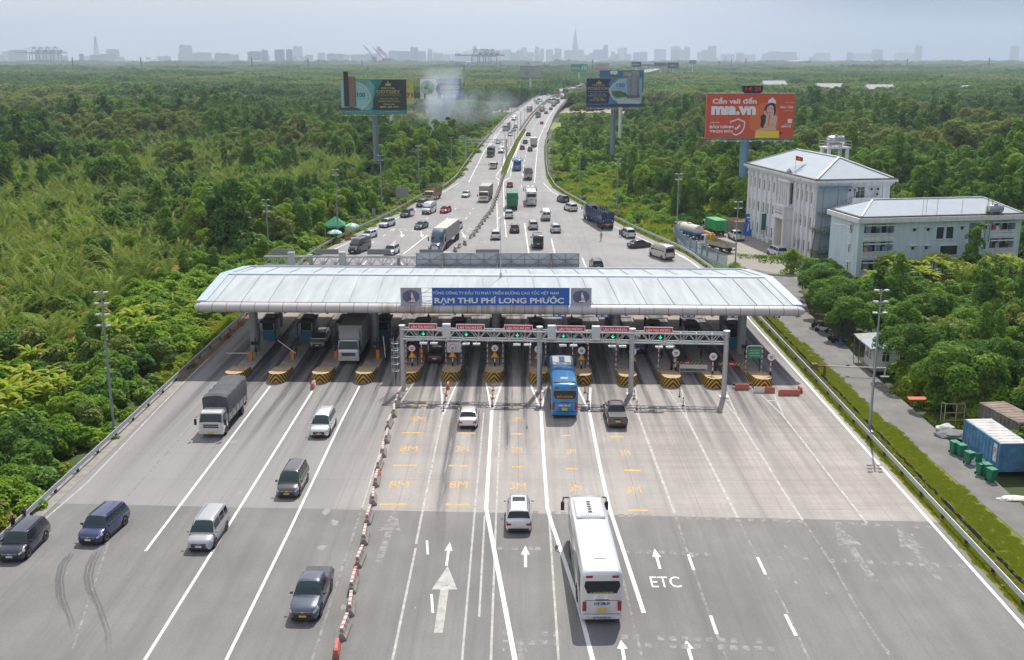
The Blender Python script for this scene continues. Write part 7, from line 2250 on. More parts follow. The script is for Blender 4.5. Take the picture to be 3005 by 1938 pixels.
# yard vehicles
put('tanker',lambda l: truck(l,'tank',7.5,1.15,2.7,3.0,mat('tank_cream',(.6,.57,.5),.5,var=.1)),*(35.38,207.99),24,(.66,.66,.64),'white water tanker truck with blue skirt in the yard')
put('refuse',lambda l: truck(l,'box',7.0,1.15,2.4,3.0,mat('refuse_green',(.03,.3,.09),.55,var=.2)),*(40.68,213.32),14,(.6,.6,.58),'green bodied refuse truck parked in the yard')
put('crane_truck',lambda l: truck(l,'dump',7.5,1.15,2.6,1.9,mat('flatbed_pale',(.45,.4,.33),.7,var=.25)),*(38.61,192.79),28,(.62,.6,.55),'cream flatbed truck with a yellow crane arm behind the fence')
ct=[o for o in COL.objects if o.get('label','').startswith('cream flatbed truck with')][0]
q=MB();q.bx(-.5,.5,1.2,1.7,.9,2.7);q.bar((0,1.5,2.75),(0,3.9,2.95),.3);q.bar((0,1.5,2.5),(.0,1.5,3.0),.35);q.build('crane_arm',mat('crane_yellow',(.65,.4,.04),.5),ct)
P('pick',(43.13,206.33),8,WHT,'white pickup parked in front of the office')
P('mpv2',(46.48,191),12,(.55,.56,.58),'silver car parked below the office portal',anchor='centre')
b=MB()

# ================================================================ guardrails, barriers, poles, roadside things, people
POST_D=mat('dark_guardrail_post',(.05,.055,.065),.6,.3)
def guardrail(label,pts,step=4.0,post_m=POST_D,z=0.0,outward=1,name='guardrail'):
 t=thing(name,label,'guardrail')
 prof=[(0,.42),(.05,.47),(.0,.55),(.0,.6),(.05,.68),(.0,.74),(-.03,.74),(-.03,.42)]
 P=[Vector((p[0],p[1],p[2] if len(p) > 2 else z)) for p in pts]
 rings=[]
 for i,p in enumerate(P):
  d=(P[min(i+1,len(P)-1)]-P[max(i-1,0)]);d.z=0;d.normalize();nrm=Vector((-d.y,d.x,0))*outward
  rings.append([tuple(p+nrm*a+Vector((0,0,b_))) for a,b_ in prof])
 b=MB();b.loft(rings);b.tube([tuple(p+Vector((0,0,.82))) for p in P],.055,6)
 b.build('rail',STEEL,t)
 src=None
 acc,nxt=0.0,0.5
 count=0
 for p,q in zip(P,P[1:]):
  ln=(q-p).length
  while nxt <= acc+ln and count < 99:
   r=p+(q-p)*((nxt-acc)/ln);d=(q-p).normalized();nrm=Vector((-d.y,d.x,0))*outward
   if src is None:
    b=MB();b.bx(-.1,.1,-.08,.08,-.5,.8);b.bx(-.14,.14,-.12,.12,.4,.76);src=b.build('post',post_m,t);o=src
   else:
    o=src.copy();COL.objects.link(o);o.parent=t
   o.location=r - nrm*.16;count += 1
   nxt += step
  acc += ln
 return t
LP_=[(-37.4,y) for y in (40,60,90,120,150,180)] + [(left_edge(y)-.9,y) for y in (190,197,214,230,246,262,276,286,300,322,358,415,468,515)]
guardrail('long steel guardrail along the left edge of the expressway',LP_,4.5,outward=-1)
RP_=[(32.4,y) for y in (40,60,90,120,150,160)] + [(32.3,168),(32.15,176.5),(31.0,190),(30.1,196.5),(27.9,206),(23.3,225.5),(21.6,234.5),(16.4,258.5),(12.4,282),(10.2,298),(9.1,330),(9.5,370),(10.5,415),(11.8,465),(15.8,515)]
guardrail('long steel guardrail along the right edge of the expressway',RP_,4.5,outward=1)

# ---- light poles with clusters of floodlights
POLE=mat('pole_grey_blue',(.3,.34,.38),.5,.4)
def flood_pole(x,y,h,lab,n=6,lean=(0,0),group='floodlight poles round the plaza',r=.14):
 t=thing('floodlight_pole',lab,'light pole',(x,y,-.3),0,group)
 h += .3
 b=MB();b.tube([(0,0,0),(lean[0]*.5,lean[1]*.5,h*.5),(lean[0],lean[1],h)],[r,r*.8,r*.5],10);b.bx(-.3,.3,-.3,.3,0,.5)
 b.build('pole',POLE,t,smooth=40)
 b=MB()
 for k in range(n):
  z=h-.2-(k//2)*1.05;s=1 if k % 2 else -1
  b.bar((lean[0],lean[1],z),(lean[0]+s*.35,lean[1],z+.08),.05)
  b.box((lean[0]+s*.45,lean[1]-.1,z+.12),(.42,.32,.12),0,.3*s)
 b.build('floodlights',mat('lamp_housing',(.55,.56,.58),.4,.4),t)
 return t
for (x,y),(px,py),lab,n in (((-38.5,96.7),(-38.67,13.37),'tall floodlight pole left of the near carriageway',8),((33.05,95.9),(33.14,13.83),'tall floodlight pole between the right guardrail and the drain',6),
 ((-42.5,191),(-45.12,10.1),'floodlight pole rising behind the left end of the canopy',6),((-36.8,208),(-35.38,13.78),'floodlight pole beside the green tent',4),((-32.4,244),(-31.21,13.45),'floodlight pole left of the parked row of cars',4),
 ((-27.2,281),(-26.08,12.77),'floodlight pole behind the brown slatted truck',4),((-21.5,330),(-20.54,11.64),'thin floodlight pole farthest along the left guardrail',2),
 ((32.6,207),(30.72,13.1),'floodlight pole by the corner of the yard fence',4),((24.4,238),(21.82,13.24),'floodlight pole behind the navy slatted truck',4),((13.6,281),(15.92,12.79),'floodlight pole where the right guardrail bends',2),
 ((35.2,175.3),(35.92,11.77),'floodlight pole at the yard gate before the office',4),((10.4,330),(10.44,13.58),'thin floodlight pole farthest along the right guardrail',2)):
 flood_pole(px if y > 150 else (x+px)/2,y,py,lab,n)
# street lights along the median and the bridge
src=None
for i,y in enumerate(list(range(350,560,34))+list(range(560,1060,38))):
 xm=(left_edge(y)+right_edge(y))/2
 if src is None:
  t=thing('street_lamp','thin street lamp in the row along the expressway median','street lamp',group='street lamps along the expressway median')
  b=MB();b.tube([(0,0,0),(0,0,8.5),(-.3,0,9.4),(-1.6,0,9.7)],[.11,.08,.06,.05],6);b.build('pole',STEEL_D,t)
  b=MB();b.bx(-2.2,-1.5,-.14,.14,9.62,9.78);b.build('lamp_head',MATS['lamp_housing'],t);src=t
 else: t=copy_tree(src)
 t.location=(xm-.9,y,deck_z(y))
for i,y in enumerate(range(590,1080,45)):
 t=copy_tree(src);t.location=(left_edge(y)+.6,y,deck_z(y));t.rotation_euler.z=PI
 t['label']='thin street lamp in the row along the left bridge parapet';t['group']='street lamps along the left bridge parapet'

# ---- median hedge with kerb, and median barrier on the bridge
hd=thing('median_hedge','low clipped hedge in a long kerbed bed dividing the far expressway','hedge')
ml=[(-4.62,331,.9),(-4.3,350,1.2),(-3.6,380,1.25),(-2.3,416,1.2),(-.8,465,1.15),(1.5,515,1.1),(2.9,545,1.0)]
b=MB()
for p,q in zip(ml,ml[1:]):
 for s in (-1,1):
  b.add([(p[0]+s*p[2]-.12,p[1],0),(p[0]+s*p[2]+.12,p[1],0),(p[0]+s*p[2]+.12,p[1],.3),(p[0]+s*p[2]-.12,p[1],.3),(q[0]+s*q[2]-.12,q[1],0),(q[0]+s*q[2]+.12,q[1],0),(q[0]+s*q[2]+.12,q[1],.3),(q[0]+s*q[2]-.12,q[1],.3)],[(0,1,2,3),(1,5,6,2),(3,2,6,7),(4,0,3,7)])
b.bx(-5.6,-3.6,330.8,331.1,0,.3)
b.build('kerb',WPAINT,hd)
HEDGE_PTS=ml
# the blue-grey barrier rail on the bridge between the carriageways
b=MB()
ys=[545,580,620,660,700,754,800,850,893,936,973,1010,1065,1105,1150]
for a,c in zip(ys,ys[1:]):
 xa,xc=(left_edge(a)+right_edge(a))/2,(left_edge(c)+right_edge(c))/2;za,zc=deck_z(a),deck_z(c)
 for s in (-.9,.9):
  b.add([(xa+s-.2,a,za),(xa+s+.2,a,za),(xa+s+.12,a,za+1.0),(xa+s-.12,a,za+1.0),(xc+s-.2,c,zc),(xc+s+.2,c,zc),(xc+s+.12,c,zc+1.0),(xc+s-.12,c,zc+1.0)],[(1,5,6,2),(3,2,6,7),(4,0,3,7),(0,1,2,3)])
o=b.build('median_barrier',mat('brown_barrier_concrete',(.2,.17,.14),.9,var=.25,vscale=.4))
tag(o,'double concrete median barrier along the middle of the bridge','barrier')

# ---- concrete barriers (white and red striped) between the two directions
def jersey_mat():
 m=bpy.data.materials.new('striped_concrete');m.use_nodes=True
 n,l=m.node_tree.nodes,m.node_tree.links
 p=n['Principled BSDF'];dv(p,'Roughness',.85)
 tc=n.new('ShaderNodeTexCoord');sp=n.new('ShaderNodeSeparateXYZ');l.new(tc.outputs['Object'],sp.inputs[0])
 a=n.new('ShaderNodeMath');a.operation='ADD';l.new(sp.outputs['Y'],a.inputs[0]);l.new(sp.outputs['Z'],a.inputs[1])
 mm=n.new('ShaderNodeMath');mm.operation='PINGPONG';dv(mm,1,.3);l.new(a.outputs[0],mm.inputs[0])
 gt=n.new('ShaderNodeMath');gt.operation='GREATER_THAN';dv(gt,1,.2);l.new(mm.outputs[0],gt.inputs[0])
 up=n.new('ShaderNodeMath');up.operation='GREATER_THAN';dv(up,1,.42);l.new(sp.outputs['Z'],up.inputs[0])
 c=n.new('ShaderNodeMixRGB');dv(c,1,(.62,.59,.56,1));dv(c,2,(.5,.24,.19,1));l.new(gt.outputs[0],c.inputs[0])
 d_=n.new('ShaderNodeMixRGB');dv(d_,1,(.3,.27,.24,1));l.new(up.outputs[0],d_.inputs[0]);l.new(c.outputs[0],d_.inputs[2])
 nz=n.new('ShaderNodeTexNoise');dv(nz,'Scale',3);l.new(tc.outputs['Object'],nz.inputs['Vector'])
 r=n.new('ShaderNodeMapRange');dv(r,1,.3);dv(r,2,.7);dv(r,3,.75);dv(r,4,1.1);l.new(nz.outputs['Fac'],r.inputs[0])
 e=n.new('ShaderNodeMixRGB');e.blend_type='MULTIPLY';dv(e,0,1);l.new(d_.outputs[0],e.inputs[1]);l.new(r.outputs[0],e.inputs[2])
 l.new(e.outputs[0],p.inputs['Base Color'])
 return m
def jersey(ln=1.9):
 b=MB()
 pr=[(-.3,0),(.3,0),(.27,.16),(.12,.36),(.1,.85),(-.1,.85),(-.12,.36),(-.27,.16)]
 b.loft([[(x,y,z) for x,z in pr] for y in (-ln/2,ln/2)])
 b.f=[tuple(reversed(f)) for f in b.f]
 return b
JS=None
JP=[(-12.38,106.3),(-12.37,103.5),(-12.32,100.6),(-12.39,97.2),(-12.13,93.2),(-12.05,89.6),(-11.99,86.4),(-11.77,82.8),(-11.54,79.0),(-11.41,75.4),(-11.22,71.9),(-11.05,68.3),(-10.97,64.6),(-10.69,61.6),(-10.62,58.7)]
for i,(x,y) in enumerate(JP):
 if JS is None: o=JS=jersey().build('concrete_barrier',jersey_mat())
 else: o=JS.copy();COL.objects.link(o)
 o.location=(x,y+.5,0.001);o.rotation_euler.z=R((i*37 % 11)-5+2)
 tag(o,'red and white striped concrete barrier in the row dividing the near carriageways','barrier','striped concrete barriers between the near carriageways')
PLAST=mat('red_plastic',(.5,.13,.09),.55,var=.12)
PLAST_W=mat('white_plastic',(.68,.66,.64),.55,var=.12)
def water_barrier(x,y,rz,lab,ln=1.5,half=False,col=PLAST):
 b=MB()
 for y0,y1,mi in (((-ln/2,0,0),(0,ln/2,1)) if half else ((-ln/2,ln/2,0),)):
  pr=[(-.22,0),(.22,0),(.2,.3),(.13,.5),(.12,.72),(-.12,.72),(-.13,.5),(-.2,.3)]
  b.loft([[(xx,yy,z) for xx,z in reversed(pr)] for yy in (y0,y1)],mi)
 b.bx(-.05,.05,-ln/2+.15,ln/2-.15,.72,.77,0)
 o=b.build('plastic_barrier',[col,PLAST_W],loc=(x,y,.012),rz=rz)
 o.scale=(.85,.9,.8)
 tag(o,lab,'barrier','plastic water barriers');return o
for p,rz,lab,ln,hf in (((-11.78,84.44),0,'red plastic barrier between striped barriers in the middle of the row',1.2,0),((-11.07,66.4),0,'red plastic barrier between striped barriers lower in the row',1.3,0),((-10.72,56.89),.1,'red plastic barrier nearest the bottom of the photo',1.6,0),
 ((-22.04,110.11),0,'red and white plastic barrier before the third island nose',1.6,1),((-7.53,109.97),0,'orange red plastic barrier before the ETC chevron triangle',1.3,0),
 ((23.86,109.57),R(88),'faded pink plastic barrier lying beside the right gantry post',1.6,0),((26.01,108.57),R(86),'red and white plastic barrier before the rightmost island nose',2.4,1),
 ((28.37,107.59),R(90),'orange plastic barrier alone on the right of the apron',2.4,0),((29.85,108.8),0,'small red plastic barrier standing end on at the right edge line',1.0,0),
 ((-37.0,131.5),0,'dark red plastic barrier beside the left guardrail near the canopy',1.8,0),((-36.9,138),0,'second dark red plastic barrier beside the left guardrail under the canopy',1.6,0),((-33.38,207.66),R(-40),'red plastic barrier at the guardrail below the umbrella',1.6,0)):
 water_barrier(p[0],p[1],rz,lab,ln,hf)
b=MB();b.bx(-1.0,1.0,-.12,.12,.25,.5)
tag(b.build('black_beam',BLACK,loc=((23.99,110.19)[0],(23.99,110.19)[1]+.1,0)),'black beam with dark ends behind the faded pink barrier','beam')
# far row of plain concrete barriers
RAW=mat('raw_concrete',(.36,.32,.27),.9,var=.25,vscale=1)
b=jersey(1.6);far_src=None
path=[(-4.7,330),(-5.0,321),(-5.76,277),(-6.5,250),(-8.15,229),(-9.59,208.3)]
ppos=[]
acc=0
for p,q in zip(path,path[1:]):
 ln=math.hypot(q[0]-p[0],q[1]-p[1]);s=acc
 while s < ln: ppos.append((p[0]+(q[0]-p[0])*s/ln,p[1]+(q[1]-p[1])*s/ln));s += 2.6
 acc=s-ln
ppos += [(-10.5,202.4),(-11.1,199.2),(-11.9,195)]
for i,(x,y) in enumerate(ppos):
 if far_src is None: o=far_src=b.build('concrete_barrier',RAW)
 else: o=far_src.copy();COL.objects.link(o)
 o.location=(x+(i % 2)*.25,y,.02);o.rotation_euler.z=R(14 if i % 2 else -10)
 tag(o,'plain concrete barrier in the zigzag row beyond the toll plaza','barrier','plain concrete barriers beyond the toll')
# red lane delineators
dsrc=None
for i,(x,y) in enumerate(((-7.54,107.14),(-7.53,105.06),(-7.52,102.05),(-2.69,109.12),(-2.66,106.34),(-2.64,103.56),(2.3,105.93),(2.23,103.06),(7.04,108.39),(7.09,105.33),(7.12,102.73),(11.99,106.18),(11.93,102.76),(16.85,107.09),(16.77,103.99))):
 if dsrc is None:
  b=MB();b.tube([(0,0,0),(0,0,.06)],.16,10,1);b.tube([(0,0,.05),(0,0,.95)],.05,8,0);b.tube([(0,0,.6),(0,0,.7)],.055,8,2)
  o=dsrc=b.build('lane_delineator',[mat('delineator_red',(.42,.06,.04),.6),BLACK,WPAINT])
 else: o=dsrc.copy();COL.objects.link(o)
 o.location=(x,y,.012)
 tag(o,'red flexible lane post standing in a painted triangle before the islands','post','red lane posts before the islands')

# ---- yard fence and gate
fn=thing('yard_fence','pale blue steel fence on a low wall round the yard','fence')
fp=[(30.9,210),(30.9,206),(31.0,198),(32.0,191),(33.2,186.5),(35.2,177.5)]
fb,fw=MB(),MB()
for p,q in zip(fp,fp[1:]):
 ln=math.hypot(q[0]-p[0],q[1]-p[1]);ux,uy=(q[0]-p[0])/ln,(q[1]-p[1])/ln
 fw.bar((p[0],p[1],.35),(q[0],q[1],.35),.2,.75)
 for k in range(int(ln/.28)):
  x,y=p[0]+ux*k*.28,p[1]+uy*k*.28;fb.bx(x-.03,x+.03,y-.03,y+.03,.7,2.4)
 for z in (.85,1.6,2.35): fb.bar((p[0],p[1],z),(q[0],q[1],z),.06)
fw.build('low_wall',mat('blue_wall',(.42,.55,.62),.85,var=.2),fn)
fb.build('pickets',mat('blue_grey_steel',(.25,.34,.4),.5,.3),fn)
for p,q in zip(fp,fp[1:]):
 for t_ in (0,.5):
  x,y=p[0]+(q[0]-p[0])*t_,p[1]+(q[1]-p[1])*t_
  b=MB();b.bx(x-.16,x+.16,y-.16,y+.16,0,2.75);b.build('post',mat('fence_post_blue',(.3,.4,.47),.7),fn)

# ---- right-hand roadside things
BINM=mat('green_bin_plastic',(.01,.2,.1),.5,var=.1)
bsrc=None
for i,((x,y),rz,lab,op) in enumerate((((38.98,90.62),.2,'green wheeled bin, farthest of the row beside the blue container',0),((39.29,89.84),.1,'green wheeled bin next to the farthest bin',0),((39.24,87.96),.3,'green wheeled bin standing alone beside the white bag',0),((39.19,85.43),.2,'green wheeled bin with its lid thrown open',1),((39.51,85.19),.1,'green wheeled bin beside the open lidded one',0),((39.47,84.02),.3,'nearest green wheeled bin holding black rubbish',0))):
 t=thing('wheeled_bin',lab,'bin',(x,y,0),rz,'green wheeled bins')
 b=MB();b.loft([[(sx*w_,sy*d_,z) for sx,sy in ((-1,-1),(1,-1),(1,1),(-1,1))] for w_,d_,z in ((.24,.26,.08),(.31,.36,.98),(.34,.39,1.0),(.34,.39,1.05))]);b.build('body',BINM,t)
 b=MB();b.bx(-.34,.34,-.4,.4,1.06,1.12) if not op else b.bx(-.34,.34,.42,.5,1.0,1.75);b.build('lid',BINM,t,bevel=.02)
 for s in (-1,1):
  b=MB();b.tube([(s*.3-.04,.3,.1),(s*.3+.04,.3,.1)],.1,12);b.build('wheel',TYRE,t)
b=MB()
BAGS=[]
def blob(loc,r,m,name,lab,cat,sq=.6,seed=0):
 me=bpy.data.meshes.new(name);bm=bmesh.new();bmesh.ops.create_icosphere(bm,subdivisions=3,radius=1)
 for v in bm.verts:
  k=1+.28*mnoise.noise(v.co*2.1+Vector((seed,0,0)));v.co=Vector((v.co.x*r[0]*k,v.co.y*r[1]*k,max(v.co.z*r[2]*k,-r[2]*.5)))
 bm.to_mesh(me);bm.free();me.materials.append(m)
 o=bpy.data.objects.new(name,me);COL.objects.link(o);o.location=(loc[0],loc[1],r[2]*.5-.02);return tag(o,lab,cat)
p=(40.48,96.42);blob(p,(.9,.6,.5),mat('white_sacking',(.62,.62,.6),.8,var=.25,vscale=3),'rubbish_bag','white rubbish bag at the foot of the metal frame','bag',seed=1)
p=(39.91,87.96);blob(p,(.75,.5,.4),MATS['white_sacking'],'rubbish_bag','torn white rubbish bag between the green bins','bag',seed=4)
p=(40.7,95.13);blob(p,(1.7,1.0,.35),mat('gravel_grey',(.2,.2,.2),.95,var=.3,vscale=4),'gravel_heap','small grey gravel heap beside the blue container','heap',seed=7)
p=(39.83,80.13);blob(p,(1.4,.5,.18),MATS['white_sacking'],'white_sheeting','crumpled white sheeting on the verge at the right edge','sheet',seed=9)
p=(41.85,98.44)
t=thing('metal_frame','rusty cream metal frame standing under the tree by the side road','frame',(p[0]+.4,p[1]+.2,0),0)
b=MB()
for x in (-1.1,0,.8): b.bar((x,0,0),(x,0,2.0),.06)
for z in (.35,1.1,2.0): b.bar((-1.1,0,z),(.8,0,z),.06)
b.bar((-1.1,.9,0),(-1.1,.9,1.9),.06);b.bar((-1.1,0,2.0),(-1.1,.9,1.9),.06);b.bar((.8,0,2.0),(.8,.9,1.9),.06)
b.build('bars',mat('cream_rust',(.45,.38,.28),.7,var=.3),t)
p=(40.84,104.96)
b=MB();b.add([(-1,-.5,.5),(1,-.5,.5),(1.1,.5,.5),(-.9,.5,.5),(-1,-.5,.56),(1,-.5,.56),(1.1,.5,.56),(-.9,.5,.56)],[(3,2,1,0),(4,5,6,7),(0,1,5,4),(1,2,6,5),(2,3,7,6),(3,0,4,7)])
for x,y in ((-.8,-.4),(.8,-.4),(.8,.4),(-.8,.4)): b.bx(x-.04,x+.04,y-.04,y+.04,0,.5)
tag(b.build('red_table',mat('red_orange_table',(.6,.08,.03),.5),loc=(p[0],p[1],0)),'low red table under the dark tree beside the side road','table')
pa,pb=(34.21,115.27),(40.8,114.4)
t=thing('road_boom','red and white boom across the side road to the guard booth','boom barrier',(pa[0],pa[1],0))
b=MB();b.bx(-.12,.12,-.12,.12,0,1.05);b.bar((-1.1,.0,1.0),(0,0,1.0),.14);b.bx(-1.5,-.9,-.35,.35,.75,1.3);b.build('stand',mat('rusty_weights',(.2,.12,.08),.9,var=.3),t)
b=MB();b.bar((0,0,1.0),(pb[0]-pa[0]-.2,pb[1]-pa[1],1.05),.09);b.build('arm',BAND,t)
b=MB();b.bx(2.35,2.75,-.06,.06,.86,1.18);b.build('blue_tag',BLUEP,t)
p=(40.63,114.4)
b=MB();b.bx(-.06,.06,-.06,.06,0,1.1);b.bx(-.45,.45,-.2,.2,0,.12);tag(b.build('boom_rest',WPAINT,loc=(p[0],p[1],0)),'white post with yellow foot holding the boom end','post')
p=(56.02,131.47)
b=MB();b.tube([(0,0,0),(.15,0,4.6)],.22,10);tag(b.build('concrete_post',CONC_O,loc=(48.4,110.5,-.4)),'short pale concrete post sticking out of the trees','post')

# motorbikes in the tree shade
def motorbike(x,y,rz,lab,c):
 t=thing('motorbike',lab,'motorbike',(x,y,0),rz,'motorbikes parked in the shade')
 for yy in (-.62,.62):
  b=MB();n=16;b.tube([(math.cos(0)*0-.05,yy,.3),(.05,yy,.3)],.3,16);b.build('wheel',TYRE,t)
 b=MB();b.loft([[(sx*w_,yc+sy*l_,z) for sx,sy in ((-1,-1),(1,-1),(1,1),(-1,1))] for w_,l_,yc,z in ((.13,.3,-.05,.3),(.16,.5,-.15,.55),(.15,.55,-.25,.72))]);b.box((0,.5,.7),(.26,.12,.55));b.build('body',c,t,bevel=.03)
 b=MB();b.box((0,-.3,.78),(.26,.75,.1));b.build('seat',BLACK,t,bevel=.03)
 b=MB();b.bar((-.34,.42,1.02),(.34,.42,1.02),.04);b.bar((0,.62,.3),(0,.42,1.02),.06);b.build('handlebar',STEEL_D,t)
for i,(p,rz,c) in enumerate((((38.99,136.8),.9,BLACK),((38.94,134.73),1.0,mat('bike_white',(.6,.6,.6),.4)),((39.2,129.98),.8,mat('bike_blue',(.03,.06,.2),.4)),((39.36,128.85),.9,BLACK))):
 motorbike(p[0]+.3,p[1],rz,['black motorbike, farthest in the shade of the roadside trees','white motorbike next to the farthest black one','dark blue motorbike in front of the blue chairs','black motorbike nearest the guard booth'][i],c)
p=(39.74,127.73)
t=thing('plastic_chair','blue plastic chair under the roadside trees by the shelter','chair',(p[0],p[1],0),.6)
CH=mat('blue_plastic',(.08,.16,.42),.5)
b=MB();b.bx(-.22,.22,-.22,.22,.4,.44);b.build('seat',CH,t);b=MB();b.bx(-.22,.22,.19,.23,.44,.85);b.build('backrest',CH,t)
for sx in (-1,1):
 for sy in (-1,1): b=MB();b.bx(sx*.19-.02,sx*.19+.02,sy*.19-.02,sy*.19+.02,0,.4);b.build('leg',CH,t)

# ---- left roadside beyond the canopy: tent, umbrellas, boards
p=(-35.39,211.02)
tn=thing('market_tent','green canvas tent with peaked roof beyond the left guardrail','tent',(p[0]-1.4,p[1]+2.6,-.4),R(8))
GT=mat('green_canvas',(.01,.27,.12),.7,var=.1)
b=MB();b.add([(-2,-2,2.6),(2,-2,2.6),(2,2,2.6),(-2,2,2.6),(0,0,4.3),(-2,-2,2.2),(2,-2,2.2),(2,2,2.2),(-2,2,2.2)],[(0,1,4),(1,2,4),(2,3,4),(3,0,4),(5,6,1,0),(6,7,2,1),(7,8,3,2),(8,5,0,3)]);b.build('roof',GT,tn)
b=MB()
for k in range(5): b.bx(-1.4+k*.55,-1.1+k*.55,-2.02,-2.005,2.32,2.48)
b.build('lettering',WSIGN,tn.children[0])
b=MB();b.bx(1.95,1.98,-1.9,1.9,.1,2.6);b.bx(-1.0,1.9,1.9,1.93,.1,2.6);b.build('side_wall',GT,tn)
for sx in (-1,1):
 for sy in (-1,1): b=MB();b.bx(sx*1.95-.04,sx*1.95+.04,sy*1.95-.04,sy*1.95+.04,0,2.6);b.build('pole',WPAINT,tn)
for i,(p,lab,c) in enumerate((((-34.92,204.84),'pale green umbrella beside the guardrail below the tent',0),((-32.87,213.51),'white and green umbrella right of the tent',1))):
 t=thing('parasol',lab,'umbrella',(p[0]-.6,p[1]+.4,-.3),0,'vendor umbrellas')
 b=MB();b.tube([(0,0,0),(0,0,2.5)],.03,6);b.build('pole',WPAINT,t)
 b=MB();n=16
 rings=[[(math.cos(2*PI*k/n)*r,math.sin(2*PI*k/n)*r,z) for k in range(n)] for r,z in ((.02,2.75),(.6,2.65),(1.2,2.35),(1.45,2.1))]
 b.loft(rings,0,False)
 b.m=[((k % n)//2+c) % 2 for k in range(len(b.f))]
 b.build('cover',[mat('umbrella_green',(.2,.5,.38),.7),mat('umbrella_white',(.62,.7,.66),.7)],t)
GP=mat('perforated_grey_panel',(.3,.31,.32))
for i,(pb,w_,h_,z0,lab) in enumerate((((-27.4,258.68),3.0,2.6,1.9,'big grey square board on two posts behind the black SUV'),((-34,224.53),.75,1.5,.6,'narrow grey roadside board nearest the tent'),((-32.47,229.03),.65,1.7,.9,'narrow blue grey roadside board in the middle'),((-31.07,233.71),.75,1.7,.9,'narrow grey roadside board left of the white parked SUV'))):
 t=thing('roadside_board',lab,'sign',(pb[0]-.8,pb[1]+1,-.4),0,'grey boards along the left roadside')
 b=MB();b.bx(-w_/2,w_/2,-.04,.04,z0+.4,z0+h_+.4);b.build('panel',GP,t)
 b=MB()
 for x in ((-w_*.33,w_*.33) if w_ > 2 else (0,)): b.tube([(x,.1,0),(x,.1,z0+h_)],.07,6)
 b.build('posts',STEEL_D,t)
# small gantry over the left approach
t=thing('approach_gantry','slim grey gantry over the left lanes far beyond the toll','gantry')
x0,x1,y=left_edge(372)-1.2,-4.2,372
b=MB();truss(b,(x0,y,0),(x1,y,0),7.0,8.0,.6,2.2,.07);b.build('beam',STEEL,t)
for x in (x0,x1): b=MB();b.tube([(x,y,-.4),(x,y,8.2)],.22,10);b.build('post',STEEL,t)
# blue notice boards in the yard
b=MB();b.add([(0,0,0),(2.4,.3,0),(3.0,1.2,4.3),(.6,.9,4.3)],[(0,1,2,3)]);b.add([(.05,.08,0),(2.45,.38,0),(3.05,1.28,4.3),(.65,.98,4.3)],[(3,2,1,0)])
n_=(Vector((2.4,.3,0)).cross(Vector((.6,.9,4.3)))).normalized()
def onb(u,v,off): q=Vector((2.4,.3,0))*u+Vector((.6,.9,4.3))*v+n_*off;return tuple(q)
b.poly([onb(.6,.3,.03),onb(.85,.3,.03),onb(.85,.5,.03),onb(.6,.5,.03)],1)
b.poly([onb(.3,.2,.03),onb(.38,.2,.03),onb(.38,.55,.03),onb(.3,.55,.03)],2);b.poly([onb(.1,.8,.03),onb(.9,.8,.03),onb(.9,.86,.03),onb(.1,.86,.03)],2);b.poly([onb(.3,.66,.03),onb(.8,.66,.03),onb(.8,.71,.03),onb(.3,.71,.03)],2)
p=(44.97,213.35);tag(b.build('direction_board',[BLUEP,ORANGE,WSIGN],loc=(p[0],p[1],.02)),'tilted blue direction board leaning by the white pickup','sign')
p=(47.62,207.21)
t=thing('notice_stand','dark green notice board on a post at the office corner','sign',(p[0],p[1]-.3,0))
b=MB();b.bx(-.55,.55,-.05,.05,2.2,5.4);b.build('panel',mat('dark_green_board',(.02,.13,.11),.5),t);b=MB();b.tube([(0,.1,0),(0,.1,5)],.1,8);b.build('post',STEEL_D,t)
# bent street light by the dormitory
t=thing('street_lamp','thin curved street lamp in front of the dormitory end wall','street lamp',(52.6,168.5,0))
b=MB();b.tube([(0,0,0),(0,0,7.6),(-.4,0,8.5),(-1.2,0,8.9),(-2.2,0,9.0)],[.09,.07,.06,.05,.05],8);b.build('pole',WPAINT,t);b=MB();b.bx(-2.8,-2.1,-.12,.12,8.93,9.06);b.build('lamp_head',MATS['lamp_housing'],t)

